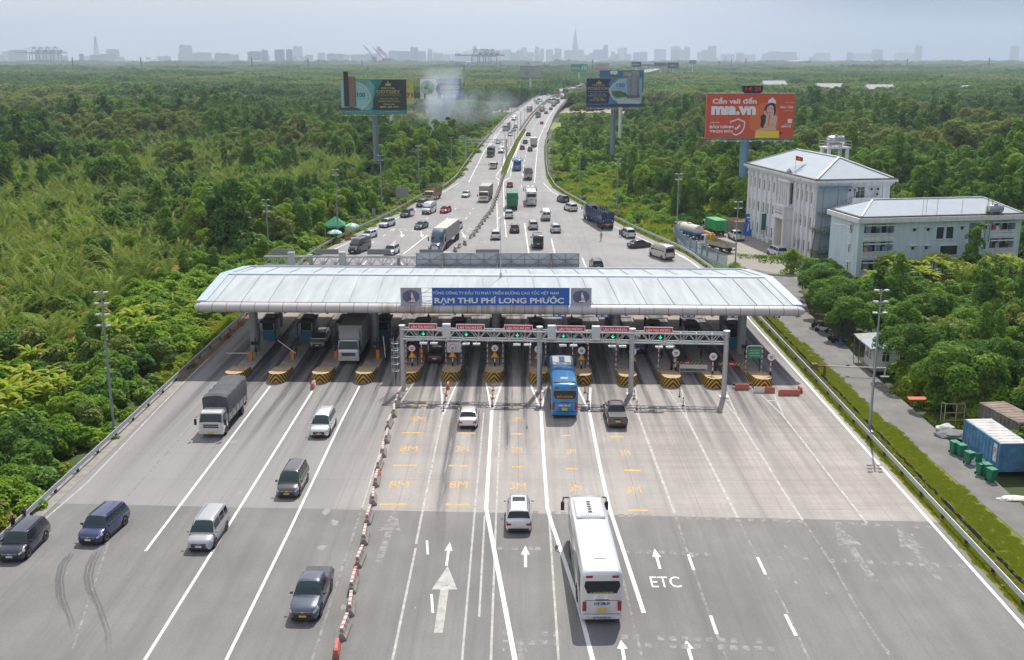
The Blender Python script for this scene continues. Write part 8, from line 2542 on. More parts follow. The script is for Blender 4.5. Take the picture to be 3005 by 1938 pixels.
# ---- people
def person(lab,loc,rz,shirt,trousers,arms='down',cap=None):
 bm=bmesh.new()
 V={}
 def vert(n_,co): V[n_]=bm.verts.new(co);return V[n_]
 vert('pelvis',(0,0,.95));vert('waist',(0,.01,1.12));vert('chest',(0,.02,1.34));vert('neck',(0,.02,1.5));vert('head',(0,.035,1.62));vert('crown',(0,.03,1.72))
 for s,n_ in ((-1,'l'),(1,'r')):
  vert('sh'+n_,(s*.19,.01,1.42));vert('el'+n_,(s*.25,-.03,1.15) if arms == 'down' else (s*.26,.1,1.2));vert('wr'+n_,(s*.26,.05,.92) if arms == 'down' else (s*.16,.3,1.25));vert('hd'+n_,(s*.255,.08,.83) if arms == 'down' else (s*.12,.38,1.28))
  vert('hp'+n_,(s*.1,0,.9));vert('kn'+n_,(s*.11,.03,.5));vert('an'+n_,(s*.115,-.01,.09));vert('ft'+n_,(s*.12,.14,.04))
  for a,c in (('chest','sh'+n_),('sh'+n_,'el'+n_),('el'+n_,'wr'+n_),('wr'+n_,'hd'+n_),('pelvis','hp'+n_),('hp'+n_,'kn'+n_),('kn'+n_,'an'+n_),('an'+n_,'ft'+n_)): bm.edges.new((V[a],V[c]))
 for a,c in (('pelvis','waist'),('waist','chest'),('chest','neck'),('neck','head'),('head','crown')): bm.edges.new((V[a],V[c]))
 rad=dict(pelvis=(.16,.12),waist=(.145,.105),chest=(.17,.115),neck=(.06,.06),head=(.085,.1),crown=(.07,.08),sh=(.075,.07),el=(.045,.045),wr=(.035,.035),hd=(.04,.025),hp=(.1,.1),kn=(.065,.065),an=(.045,.05),ft=(.045,.035))
 bm.verts.index_update()
 names={v.index: k for k,v in V.items()}
 me=bpy.data.meshes.new('person');bm.to_mesh(me);bm.free()
 o=bpy.data.objects.new('person',me);COL.objects.link(o)
 md=o.modifiers.new('skin','SKIN')
 for i,sv in enumerate(me.skin_vertices[0].data):
  k=names[i];k=k if k in rad else k[:2]
  sv.radius=rad[k];sv.use_root=names[i] == 'pelvis'
 o.modifiers.new('sub','SUBSURF').levels=1;o.modifiers['sub'].render_levels=1
 dg=bpy.context.evaluated_depsgraph_get()
 me2=bpy.data.meshes.new_from_object(o.evaluated_get(dg))
 o.modifiers.clear();o.data=me2
 me2.materials.clear()
 for m in (shirt,trousers,mat('human_skin',(.42,.25,.17),.6),mat('dark_hair',(.015,.012,.01),.7),TRIM_B): me2.materials.append(m)
 for pl in me2.polygons:
  c=pl.center
  pl.material_index=4 if c.z < .09 else 1 if (c.z < 1.0 and abs(c.x) < .215) else 2 if (c.z > 1.49 and not (c.z > 1.66 or c.y < -.005)) or (abs(c.x) > .215 and c.z < 1.2) or (arms != 'down' and c.y > .16 and c.z > 1.1) else 3 if c.z > 1.5 else 0
  pl.use_smooth=True
 o.location=loc;o.rotation_euler.z=rz
 if cap:
  b=MB();n=12;b.loft([[(math.cos(2*PI*k/n)*r,.03+math.sin(2*PI*k/n)*r*1.1,z) for k in range(n)] for r,z in ((.115,1.7),(.12,1.76),(.08,1.82))]);b.bx(-.09,.09,.12,.24,1.7,1.72);b.build('cap',cap,o)
 return tag(o,lab,'person')
KHAKI=mat('khaki_cloth',(.5,.31,.1),.85,var=.1);KHAKI2=mat('khaki_trousers',(.38,.25,.1),.85)
p=(16.11,207.2);person('person in tan uniform and cap standing alone on the far plaza',(p[0],p[1],.0),2.6,KHAKI,KHAKI2,'down',KHAKI2)
p=(-20.6,265.4);person('person in pale shirt walking behind the brown slatted truck',(p[0],p[1],0),.4,mat('pale_shirt',(.6,.5,.4),.85),mat('grey_trousers',(.12,.12,.13),.85),'fwd')
person('person in pink hood and dark clothes sheltering by the left guardrail',(-37.05,72.6,.03),1.2,mat('dark_jacket',(.02,.02,.03),.8),mat('black_trousers',(.015,.015,.018),.8),'fwd',mat('pink_hood',(.5,.18,.13),.8))
person('person in dark clothes with black hair beside the guardrail',(-37.0,74.3,.03),1.6,mat('dark_jacket',(.02,.02,.03),.8),mat('black_trousers',(.015,.015,.018),.8),'down')
p=(16.44,266.9);person('person in white shirt standing behind the right guardrail by the navy truck',(p[0]-.1,p[1]+1.2,0),.3,mat('white_shirt',(.65,.65,.65),.85),mat('grey_trousers',(.12,.12,.13),.85))

# ================================================================ vegetation
L_DARK=leafmat('leaf_dark_green',(.054,.142,.029),(.115,.231,.036),(.170,.298,.053))
L_MID=leafmat('leaf_mid_green',(.091,.224,.031),(.182,.318,.043),(.243,.380,.061))
L_VINE=leafmat('leaf_vine_green',(.163,.328,.024),(.261,.419,.033),(.366,.488,.053),.35)
L_OLIVE=leafmat('leaf_olive_green',(.153,.242,.049),(.255,.315,.062),(.319,.348,.085))
L_PALM=leafmat('frond_green',(.108,.228,.033),(.247,.333,.048),(.371,.410,.099),.3)
L_DEAD=leafmat('frond_brown',(.436,.248,.074),(.603,.340,.106),(.754,.527,.180),.2)
L_BAN=leafmat('banana_leaf_green',(.258,.419,.028),(.380,.503,.041),(.546,.531,.062),.4)
L_GRASS=leafmat('grass_blade',(.213,.321,.020),(.319,.377,.028),(.394,.392,.041),.35)
BARK=mat('bark',(.12,.09,.065),.9,var=.3,vscale=3)
RNG=np.random.default_rng(11)

def leaf_mesh(name,cen,nrm,size,mats,mi=None,aspect=.55,droop=0.0):
 """one mesh of many small leaf faces: centre, facing direction and size of each"""
 N=len(cen)
 r=RNG.normal(size=(N,3))
 n=nrm/np.linalg.norm(nrm,axis=1,keepdims=True)
 u=np.cross(n,r);u /= np.linalg.norm(u,axis=1,keepdims=True)
 if droop: 
  u=u*(1-droop) + np.array([0,0,-1.0])*droop;u -= n*(u*n).sum(1,keepdims=True);u /= np.linalg.norm(u,axis=1,keepdims=True)
 v=np.cross(n,u)
 s=size[:,None]
 a=cen - u*s*.5;b_=cen + v*s*aspect*.5 + u*s*.05;c=cen + u*s*.5 - n*s*.12;d_=cen - v*s*aspect*.5 + u*s*.05
 V=np.stack([a,b_,c,d_],1).reshape(-1,3)
 F=np.arange(N*4).reshape(-1,4)
 me=bpy.data.meshes.new(name)
 me.vertices.add(len(V));me.vertices.foreach_set('co',V.astype(np.float32).ravel())
 me.loops.add(N*4);me.loops.foreach_set('vertex_index',F.ravel().astype(np.int32))
 me.polygons.add(N);me.polygons.foreach_set('loop_start',np.arange(0,N*4,4,dtype=np.int32))
 for m in mats: me.materials.append(m)
 if mi is not None: me.polygons.foreach_set('material_index',mi.astype(np.int32))
 me.update(calc_edges=True);me.validate()
 return me

def crown_points(blobs,n,inner=.78):
 """points over the outside of a cluster of balls; blobs: (x,y,z,r)"""
 B=np.array(blobs);w_=B[:,3]**2;w_=w_/w_.sum()
 k=RNG.choice(len(B),n*2,p=w_)
 d=RNG.normal(size=(n*2,3));d /= np.linalg.norm(d,axis=1,keepdims=True)
 d[:,2]=np.where(d[:,2] < -.35,-d[:,2],d[:,2])
 rad=B[k,3]*RNG.uniform(.72,1.08,size=n*2)
 P=B[k,:3] + d*rad[:,None]
 keep=np.ones(n*2,bool)
 for j in range(len(B)):
  dist=np.linalg.norm(P-B[j,:3],axis=1);keep &= ~((dist < B[j,3]*inner) & (k != j))
 P,d=P[keep][:n],d[keep][:n]
 return P,d
def tree_proto(kind,seed,n,ls,lod=1):
 global RNG
 RNG=np.random.default_rng(seed)
 rr=random.Random(seed)
 U=rr.uniform
 bl=[]
 if kind == 'round':
  H,Rr=8.5,3.6
  for k in range(15): a,q=U(0,6.28),math.sqrt(U(0,1));bl.append((math.cos(a)*q*Rr*.75,math.sin(a)*q*Rr*.75,H-2.2-q*q*3.0+U(-.9,.9),U(1.0,1.75)))
  trunk=3.6
 elif kind == 'spread':
  H,Rr=7.5,4.8
  for k in range(20): a,q=U(0,6.28),math.sqrt(U(0,1));bl.append((math.cos(a)*q*Rr*.8,math.sin(a)*q*Rr*.8,H-1.6-q*q*1.9+U(-.7,.7),U(.9,1.5)))
  trunk=3.8
 elif kind == 'tall':
  H=11
  for k in range(18): t=k/17;a=U(0,6.28);q=U(.2,1)*(1.9-1.2*abs(t-.35));bl.append((math.cos(a)*q,math.sin(a)*q,2.4+t*8.0,U(.9,1.5)*(1.1-.5*t)))
  trunk=3.0
 elif kind == 'loose':
  H=9.5
  for k in range(13): a,q=U(0,6.28),math.sqrt(U(.05,1));bl.append((math.cos(a)*q*3.3,math.sin(a)*q*3.3,H-1.5-q*2.2-U(0,2.4),U(.7,1.3)))
  trunk=5
 elif kind == 'vine':      # tree smothered by creepers down to the ground
  H=U(7.5,9.5);x0,y0=0,0
  for k in range(16): t=k/15;q=(1.15-.6*t)*U(.3,1.25);a=U(0,6.28);bl.append((math.cos(a)*q*1.3,math.sin(a)*q*1.3,.7+t*(H-1.8),U(1.0,1.5)*(1.15-.35*t)))
  for k in range(4): a=U(0,6.28);bl.append((math.cos(a)*2.4,math.sin(a)*2.4,U(.4,2.5),U(.9,1.4)))
  trunk=3
 elif kind == 'mound':
  for k in range(11): a,q=U(0,6.28),math.sqrt(U(0,1));bl.append((math.cos(a)*q*2.6,math.sin(a)*q*2.6,.35+1.4*(1-q)*U(.5,1.2),U(.7,1.25)))
  trunk=0
 elif kind == 'shrub':
  for k in range(10): a,q=U(0,6.28),math.sqrt(U(0,1));bl.append((math.cos(a)*q*1.4,math.sin(a)*q*1.4,.7+1.9*(1-q*.7)*U(.5,1.1),U(.55,.95)))
  trunk=0
 elif kind == 'cover':
  for k in range(14): a,q=U(0,6.28),math.sqrt(U(0,1));bl.append((math.cos(a)*q*2.6,math.sin(a)*q*2.6,U(-.25,.35),U(.45,.95)))
  trunk=0
 elif kind == 'mango':
  H,Rr=7.0,4.2
  for k in range(24): a,q=U(0,6.28),math.sqrt(U(0,1));bl.append((math.cos(a)*q*Rr*.82,math.sin(a)*q*Rr*.82,3.0+(1-q*q)**.5*3.0*U(.55,1.05),U(.9,1.35)))
  trunk=2.6
 elif kind == 'grove':      # a far stand of several trees, for the distance only
  for k in range(26): a,q=U(0,6.28),math.sqrt(U(0,1));bl.append((math.cos(a)*q*11,math.sin(a)*q*11,3.0+U(0,4.5),U(2.0,3.6)))
  trunk=0
 P,d=crown_points(bl,n)
 if kind in ('vine','mound','cover'):
  nr=d*(.6 if kind != 'vine' else .9) + RNG.normal(size=d.shape)*.42 + np.array([0,0,.75 if kind != 'vine' else .4])
 else:
  nr=d*.85 + RNG.normal(size=d.shape)*.5 + np.array([0,0,.5])
 P[:,2]=np.maximum(P[:,2],.05)
 sz=ls*RNG.uniform(.6,1.35,size=len(P))
 return P,nr,sz,trunk,bl
def trunk_mesh(trunk,bl,seed):
 rr=random.Random(seed)
 b=MB()
 top=(rr.uniform(-.2,.2),rr.uniform(-.2,.2),trunk)
 b.tube([(0,0,-.4),(rr.uniform(-.1,.1),rr.uniform(-.1,.1),trunk*.5),top],[.24,.18,.14],8)
 for q in sorted(bl,key=lambda q: -q[3])[:7]:
  m=tuple((top[i]+q[i])/2+(.25 if i == 2 else 0) for i in range(3))
  b.tube([top,m,q[:3]],[.11,.07,.03],5)
 me=bpy.data.meshes.new('trunk');me.from_pydata(b.v,[],b.f);me.materials.append(BARK);me.update()
 return me
def frond(cen,nrm,siz,mi,rr,base,az,el,ln,curl,m,wid=.85,pairs=20):
 """one feather-shaped palm frond: leaflets along a bending rib"""
 p=np.array(base,float);e=el
 step=ln/pairs
 for k in range(pairs):
  t=k/pairs
  dirv=np.array([math.cos(az)*math.cos(e),math.sin(az)*math.cos(e),math.sin(e)])
  side=np.array([-math.sin(az),math.cos(az),0])
  upv=np.cross(side,dirv)
  p=p + dirv*step;e -= curl*(.3+1.6*t)*step/ln
  w_=wid*math.sin(PI*min(1,.18+.82*t)**.8)*(1.0 if t > .12 else .25)
  for s in (-1,1):
   out=side*s*.86 + dirv*.42 - np.array([0,0,.18+.25*t])
   yield p,p+out*w_,dirv*step*.62,m
def nipa_mesh(name,seed,nf,ln,dead,el0=(62,86),curl=1.1,wid=.85,pairs=18):
 rr=random.Random(seed)
 V,F,M_=[],[],[]
 def strip(a,b_,w_,m):
  i=len(V);V.extend([tuple(a-w_*.5),tuple(b_),tuple(a+w_*.5)]);F.append((i,i+1,i+2));M_.append(m)
 for k in range(nf):
  az=rr.uniform(0,2*PI);el=R(rr.uniform(*el0));l_=ln*rr.uniform(.65,1.1)
  m=1 if rr.random() < dead else 0
  if m: el=R(rr.uniform(15,55))
  base=(rr.uniform(-.5,.5),rr.uniform(-.5,.5),0)
  last=base
  for (p,q,w_,mm) in frond(None,None,None,None,rr,base,az,el,l_,curl*rr.uniform(.6,1.4)*(1.4 if m else 1),m,wid,pairs):
   strip(p,q,w_,mm)
   if tuple(p) != tuple(last):
    pv,lv_=np.array(p),np.array(last);sd=np.array([-math.sin(az),math.cos(az),0])*.06
    i=len(V);V.extend([tuple(lv_-sd),tuple(lv_+sd),tuple(pv+sd),tuple(pv-sd)]);F.append((i,i+1,i+2,i+3));M_.append(mm);last=tuple(p)
 me=bpy.data.meshes.new(name);me.from_pydata(V,[],F)
 me.materials.append(L_PALM);me.materials.append(L_DEAD);me.polygons.foreach_set('material_index',M_);me.update()
 return me
def banana_mesh(name,seed,n=3):
 rr=random.Random(seed);b=MB()
 for s in range(n):
  bx_,by_=rr.uniform(-1.1,1.1),rr.uniform(-1.1,1.1);h=rr.uniform(1.8,3.2)
  b.tube([(bx_,by_,-.3),(bx_,by_,h)],[.14,.08],6,1)
  for k in range(8):
   az=k*2.4+rr.uniform(-.4,.4);el=R(rr.uniform(35,80));l_=rr.uniform(1.7,2.7)
   p=np.array([bx_,by_,h]);sd=np.array([-math.sin(az),math.cos(az),0]);prev=None
   for j in range(7):
    t=j/6;dv=np.array([math.cos(az)*math.cos(el),math.sin(az)*math.cos(el),math.sin(el)])
    w_=.27*math.sin(PI*min(1,.1+.9*t))**.7+.02
    L0,C0,R0=p-sd*w_-np.array([0,0,.1*w_]),p+np.array([0,0,.06]),p+sd*w_-np.array([0,0,.1*w_])
    if prev is not None:
     b.quad(tuple(prev[0]),tuple(prev[1]),tuple(C0),tuple(L0),0 if rr.random() > .06 else 2);b.quad(tuple(prev[1]),tuple(prev[2]),tuple(R0),tuple(C0),0)
    prev=(L0,C0,R0);p=p+dv*l_/6;el -= rr.uniform(.18,.36)
 me=bpy.data.meshes.new(name);me.from_pydata(b.v,[],b.f)
 for m in (L_BAN,mat('banana_stem',(.16,.17,.05),.8),L_DEAD): me.materials.append(m)
 me.polygons.foreach_set('material_index',b.m);me.update();return me
def grass_mesh(name,seed,n=260,h=.8,r=1.6,m=None):
 rr=random.Random(seed);V,F=[],[]
 for k in range(n):
  a,q=rr.uniform(0,6.28),r*math.sqrt(rr.random());x,y=math.cos(a)*q,math.sin(a)*q
  az=rr.uniform(0,6.28);l_=h*rr.uniform(.5,1.2);i=len(V);w_=.05+.04*h
  V += [(x-math.sin(az)*w_,y+math.cos(az)*w_,-.05),(x+math.sin(az)*w_,y-math.cos(az)*w_,-.05),(x+math.cos(az)*l_*.5,y+math.sin(az)*l_*.5,l_)];F.append((i,i+1,i+2))
 me=bpy.data.meshes.new(name);me.from_pydata(V,[],F);me.materials.append(m or L_GRASS);me.update();return me

# ---- prototypes: kind -> list of (crown mesh, trunk mesh or None)
PRO={}
def addp(key,kind,seed,n,ls,m,aspect=.55,droop=0.0):
 P,nr,sz,trunk,bl=tree_proto(kind,seed,n,ls)
 me=leaf_mesh('crown',P,nr,sz,[m],None,aspect,droop)
 PRO.setdefault(key,[]).append((me,trunk_mesh(trunk,bl,seed) if trunk else None))
for sd,k,n,ls,m in ((1,'round',3600,.5,L_MID),(2,'spread',4200,.5,L_DARK),(3,'tall',3200,.5,L_DARK),(4,'loose',2600,.5,L_OLIVE),(5,'round',3400,.55,L_OLIVE),(6,'tall',3000,.5,L_MID),(7,'spread',3600,.5,L_MID)):
 addp('broadleaf_tree',k,sd,n,ls,m)
for sd,m in ((21,L_VINE),(22,L_DARK),(23,L_MID),(24,L_VINE)): addp('vine_covered_tree','vine',sd,4200,.42,m,.75,.45)
for sd,m in ((31,L_VINE),(32,L_VINE),(33,L_MID)): addp('creeper_mound','mound',sd,2600,.36,m,.8,.2)
for sd,m in ((41,L_MID),(42,L_VINE),(43,L_DARK),(44,L_OLIVE)): addp('shrub','shrub',sd,2200,.34,m)
for sd,m in ((51,L_DARK),(52,L_DARK)): addp('mango_tree','mango',sd,7500,.46,L_DARK if sd == 51 else L_MID,.34,.35)
for sd,m in ((61,L_VINE),(62,L_VINE),(63,L_GRASS)): addp('creeper_patch','cover',sd,1500,.32,m,.8)
for sd,m in ((71,L_DARK),(72,L_MID),(73,L_OLIVE),(74,L_DARK)): addp('grove','grove',sd,3800,1.25,m,.7)
for sd,nf,ln,dead in ((81,15,7.0,.1),(82,13,6.2,.28),(83,17,7.6,.06),(84,12,5.6,.6),(85,14,6.6,.2)): PRO.setdefault('nipa_palm',[]).append((nipa_mesh('fronds',sd,nf,ln,dead),None))
PRO['coconut_palm']=[(nipa_mesh('fronds',91,16,3.6,.1,(-5,55),1.7,.7,16),None)]
for sd in (95,96,97): PRO.setdefault('banana_plant',[]).append((banana_mesh('leaves',sd),None))
for sd,h in ((101,.55),(102,1.3)): PRO.setdefault('grass_tuft',[]).append((grass_mesh('blades',sd,420 if h < 1 else 320,h,1.7),None))

# ---- where things grow
BLOCK=[[(37,174),(58,168),(85,174),(86,190),(68,196),(66,222),(46,226),(38,224),(31,212),(30.5,195)],[(38.5,60),(40.2,60),(40.2,122),(45.5,122),(45.5,114),(40.2,113),(40,140),(45,172),(34,176)],
   [(39.5,80),(44.2,80),(44.2,92.5),(48.5,97.5),(43,99),(40.2,94)]]
def inside(x,y,poly):
 c=False
 for (x1,y1),(x2,y2) in zip(poly,poly[1:]+poly[:1]):
  if (y1 > y) != (y2 > y) and x < (x2-x1)*(y-y1)/(y2-y1)+x1: c=not c
 return c
RIV=[(-6000,1900),(-1500,1050),(-420,872),(-110,808),(60,785),(170,760),(420,715),(1500,560),(6000,100)]
def in_river(x,y,m=52):
 for (x1,y1),(x2,y2) in zip(RIV,RIV[1:]):
  if x1 <= x <= x2: return abs(y-(y1+(y2-y1)*(x-x1)/(x2-x1))) < m
 return False
def free(x,y,r=1.0):
 if y < 1750 and left_edge(y)-1.4-r < x < right_edge(y)+1.4+r: 
  if not (680 < y < 1150 and False): return False
 if y >= 1750 and y < 4700 and left_edge(y)-8 < x < right_edge(y)+8: return False
 if 31 < x < 40.3+r and 40 < y < 176: return False
 if in_river(x,y): return False
 if 1330 < y < 1460 and 60 < x < 500 and abs(y-(1420-(x-90)*.333)) < 70: return False
 for p in BLOCK:
  if inside(x,y,p): return False
 for fx,fy,ra,rb in FIELDS:
  if ((x-fx)/ra)**2+((y-fy)/rb)**2 < 1: return False
 for bx_,by_ in ((-44.35,336),(33.4,386),(49.4,238)):
  if abs(x-bx_) < 1.6+r and abs(y-by_) < 2+r: return False
 return True
prs=random.Random(3)
PLACED=[]       # (kind, variant, x, y, scale, rot)
def nz(x,y,s=.02,o=0): return mnoise.noise(Vector((x*s+o,y*s,o)))
def put_plant(kind,x,y,s,var=None,r=None):
 n=len(PRO[kind]);PLACED.append((kind,prs.randrange(n) if var is None else var % n,x,y,s,prs.uniform(0,2*PI)))
def half_w(y): return .512*y+22
# hand-placed plants that stand out in the photograph
for x,y,s,v in (((41.46,110.3)[0]+1.5,(41.46,110.3)[1]+2.5,1.0,0),((42.4,100.33)[0]+1.8,(42.4,100.33)[1]+2.5,1.08,1),((46.68,105.13)[0]+2.5,(46.68,105.13)[1]+2,.95,0),
     (42.4,131,.85,1),(42.6,137.5,.9,0),(43.2,143.5,.95,1),(43.9,149.5,.9,0),(45.0,155.5,.9,1),(46.4,161,.8,0)):
 put_plant('mango_tree',x,y,s,v)
# near left: bananas, shrubs, palms
for x,y,s in ((-47.5,97,1),(-50,100,1.1),(-53,99,1.05),(-55,104,1.1),(-51,105,1),(-57,100,1.1),(-60,107,1.1),(-47,103.5,.9),(-58,112,1.0),(-62,102,1.1),(-46.5,128,1.0),(-48.5,131,1.0),(-50,126,.95),(-64,112,1.1)): put_plant('banana_plant',x,y,s)
for x,y,s,v in ((-41.2,75.5,1.1,0),(-43.5,79,1.3,1),(-41.5,82,.9,0),(-46,84,1.4,0),(-43,88.5,1.35,2),(-45.5,92.5,1.25,0),(-50,90,1.3,0),(-42.5,94,1.0,1),(-41.5,100,1.0,1),(-44,112,1.5,0),(-46.5,116,1.5,2),(-43,118,1.1,1),(-49,80,1.4,2),(-52,85,1.5,1),(-40.8,71,1.0,1),(-44,74,1.3,0),(-42,105,1.0,2),(-42.4,109,1.1,2)): put_plant('shrub',x,y,s,v)
for x in np.arange(57,84,2.4): put_plant('banana_plant',x+prs.uniform(-.6,.6),166.5+.17*(x-56)+prs.uniform(-1.2,1.2),1.0)
for x in np.arange(54,84,2.6): put_plant('banana_plant',x+prs.uniform(-.6,.6),162+.17*(x-56)+prs.uniform(-1.2,1.2),.95)
[put_plant('nipa_palm',x,y,s,v) for x,y,s,v in ((67.5,160.5,1.0,2),(70,159.5,1.1,0),(72.5,161,1.1,2),(75,160,1.1,4),(77.5,162,1.05,0))]
put_plant('broadleaf_tree',72.3,168.6,.78,2);put_plant('broadleaf_tree',69.2,168.5,.55,6)
CY=[((33.95,232.79),9.5),((35.92,233.99),8.0),((46.38,252.02),9.0),((44.86,256.22),6.0),((28.32,272.96),6.0)]
# jittered rows of plants, thinning with distance
y=56.0
while y < 760:
 step=2.7 if y < 130 else 3.4 if y < 240 else 4.6 if y < 420 else 6.2
 x=-half_w(y)
 while x < half_w(y):
  X,Y=x+prs.uniform(-.45,.45)*step,y+prs.uniform(-.45,.45)*step
  x += step
  n1=nz(X,Y,.022);n2=nz(X,Y,.06,9)
  if X < (left_edge(Y)+right_edge(Y))/2:      # left of the road
   dd=(left_edge(Y) if Y > 185 else -37.4)-X
   if dd < 1.6 or not free(X,Y,.2): continue
   if Y < 118:
    if dd < 3.2: k,s='creeper_patch',prs.uniform(.5,.8)
    elif dd < 24: k,s=('shrub',prs.uniform(.8,1.35)) if prs.random() < .55 else ('creeper_mound',prs.uniform(.6,1.0))
    else: k,s='nipa_palm',prs.uniform(.75,1.05)
    if k == 'shrub' and 92 < Y < 114 and 8 < dd < 26 and prs.random() < .55: k,s='banana_plant',prs.uniform(.65,.95)
   elif Y < 190:
    edge=17+7*n1
    if dd < 3.5: k,s='creeper_patch',prs.uniform(.6,.9)
    elif dd < edge: 
     q=prs.random();k,s=('creeper_patch',prs.uniform(.8,1.2)) if q < .5 else ('creeper_mound',prs.uniform(.7,1.25)) if q < .93 else ('vine_covered_tree',prs.uniform(.4,.6))
    else: k,s=('nipa_palm',prs.uniform(.65,1.2)) if prs.random() < .86 else ('shrub',prs.uniform(1.0,1.6))
   elif Y < 420:
    if dd < 4: k,s='creeper_patch',prs.uniform(.8,1.2)
    elif dd < 30+10*n1: 
     q=prs.random();k,s=('vine_covered_tree',prs.uniform(.65,1.15)) if q < .5 else ('creeper_mound',prs.uniform(.9,1.5)) if q < .85 else ('broadleaf_tree',prs.uniform(.6,.9))
    else:
     k,s=('nipa_palm',prs.uniform(.85,1.2)) if n2 < .22 - max(0,(Y-330)/260) else ('broadleaf_tree',prs.uniform(.55,1.0)) if prs.random() < .5 else ('vine_covered_tree',prs.uniform(.6,1.0)) if prs.random() < .5 else ('shrub',prs.uniform(1.3,2.0))
    if k == 'creeper_mound' and dd > 30: pass
   else:
    k,s=('nipa_palm',prs.uniform(.9,1.2)) if n2 < -.12 and dd > 25 else ('broadleaf_tree',prs.uniform(.7,1.15))
    if dd < 8: k,s='creeper_mound',prs.uniform(1.0,1.6)
  else:
   if Y < 176:
    if X < 41.0 or not free(X,Y,.4): continue
    if X < 43.5 and Y < 118: k,s=('creeper_patch',prs.uniform(.5,.8))
    else: k,s=('shrub',prs.uniform(1.0,1.7)) if prs.random() < .45 else ('creeper_mound',prs.uniform(.9,1.3)) if prs.random() < .5 else ('broadleaf_tree',prs.uniform(.5,.75))
    if X < 46 and 118 < Y < 163: continue
    if Y > 158: continue
    if X > 60 and Y < 140 and prs.random() < .4: k,s='broadleaf_tree',prs.uniform(.7,.9)
   else:
    dd=X-right_edge(Y)-1
    if dd < 1.2 or not free(X,Y,.4): continue
    if Y < 225 and 52 < X < 90: continue
    if Y < 330:
     lim=26+8*n1 if X < 48 else -1
     if dd < lim:
      q=prs.random();k,s=('creeper_patch',prs.uniform(.9,1.3)) if q < .62 else ('creeper_mound',prs.uniform(.7,1.2)) if q < .9 else ('shrub',prs.uniform(.8,1.3))
      if dd > 14 and prs.random() < .13: k,s='vine_covered_tree',prs.uniform(.6,.9)
     else: k,s=('vine_covered_tree',prs.uniform(.6,1.0)) if prs.random() < .4 else ('broadleaf_tree',prs.uniform(.6,1.0))
     if X > 62 and n2 > .15: k,s='creeper_mound',prs.uniform(1.1,1.6)
    elif Y < 560:
     if dd < 46+14*n1:
      q=prs.random();k,s=('creeper_mound',prs.uniform(1.0,1.6)) if q < .52 else ('vine_covered_tree',prs.uniform(.6,1.0)) if q < .85 else ('broadleaf_tree',prs.uniform(.6,.9))
     else: k,s=('broadleaf_tree',prs.uniform(.7,1.15)) if n1 > -.25 else ('shrub',prs.uniform(1.4,2.2))
     if k == 'broadleaf_tree' and prs.random() < .07: k,s='nipa_palm',1.2
    else: k,s=('broadleaf_tree',prs.uniform(.8,1.25)) if n2 > -.25 else ('creeper_mound',prs.uniform(1.3,2.0))
  if k == 'nipa_palm' and Y < 420 and prs.random() < .13: k,s,vv=prs.choice((('vine_covered_tree',prs.uniform(.5,.95),None),('nipa_palm',prs.uniform(.7,.95),3),('shrub',prs.uniform(1.2,1.9),None),('nipa_palm',prs.uniform(.7,1.0),3)))
  else: vv=None
  if k in ('broadleaf_tree','vine_covered_tree') and Y > 190: s=min(1.5,s* max(.6,1.0+1.2*nz(X,Y,.013,5))*(1.25 if X > 55 else 1.0))
  if k == 'broadleaf_tree' and Y > 190: s *= prs.choice((.7,.85,1,1,1.2));q=nz(X,Y,.016,12);vv=prs.choice((1,2,1) if q < -.1 else (0,6,5) if q < .12 else (3,4,3))
  if Y > 185:      # nothing tall crowds the carriageway or hides the river
   gap=left_edge(Y)-X if X < (left_edge(Y)+right_edge(Y))/2 else X-right_edge(Y)
   if k in ('broadleaf_tree','vine_covered_tree') and gap < 2.5+4.6*s: k,s='creeper_mound',min(1.0,.35+gap*.09)
   if k == 'creeper_mound' and gap < 2.0+3.4*s: k,s='creeper_patch',max(.35,min(.8,(gap-1.2)/3.6))
   if 408 < Y < 472 and -46 < X < -14: k,s='creeper_mound',prs.uniform(.8,1.2)
   if 690 < Y < 800 and -120 < X < 160: k,s='creeper_patch',prs.uniform(.9,1.4)
   elif 620 < Y <= 690 and -120 < X < 160 and k in ('broadleaf_tree','vine_covered_tree'): k,s='creeper_mound',prs.uniform(.9,1.3)
  put_plant(k,X,Y,s,vv if k in ('nipa_palm','broadleaf_tree') else None)
 y += step*.92
GROVES=[]
y=730.0
while y < 7600:
 step=11 if y < 1300 else 15 if y < 2400 else 22 if y < 5000 else 42
 x=-half_w(y)*1.02
 while x < half_w(y)*1.02:
  X,Y=x+prs.uniform(-.45,.45)*step,y+prs.uniform(-.45,.45)*step
  x += step
  if not free(X,Y,7): continue
  if X < -1300 and 4150 < Y < 6300 and Y > 4000+.0*X and abs(Y-(4500-.5*(X+2100))) < 420: continue
  if nz(X,Y,.004,3) > .5: continue
  q=nz(X,Y,.0035,7)+.45*nz(X,Y,.012,2)
  GROVES.append((0 if q < -.12 else 3 if q < 0 else 1 if q < .16 else 2,X,Y,prs.uniform(.75,1.35)*(1+.5*nz(X,Y,.006,4))*(1.0 if y < 1500 else 1.15 if y < 2400 else 1.5 if y < 5000 else 2.4),prs.uniform(0,2*PI)))
 y += step*(.8 if y < 1300 else .95)
TREES7=[]

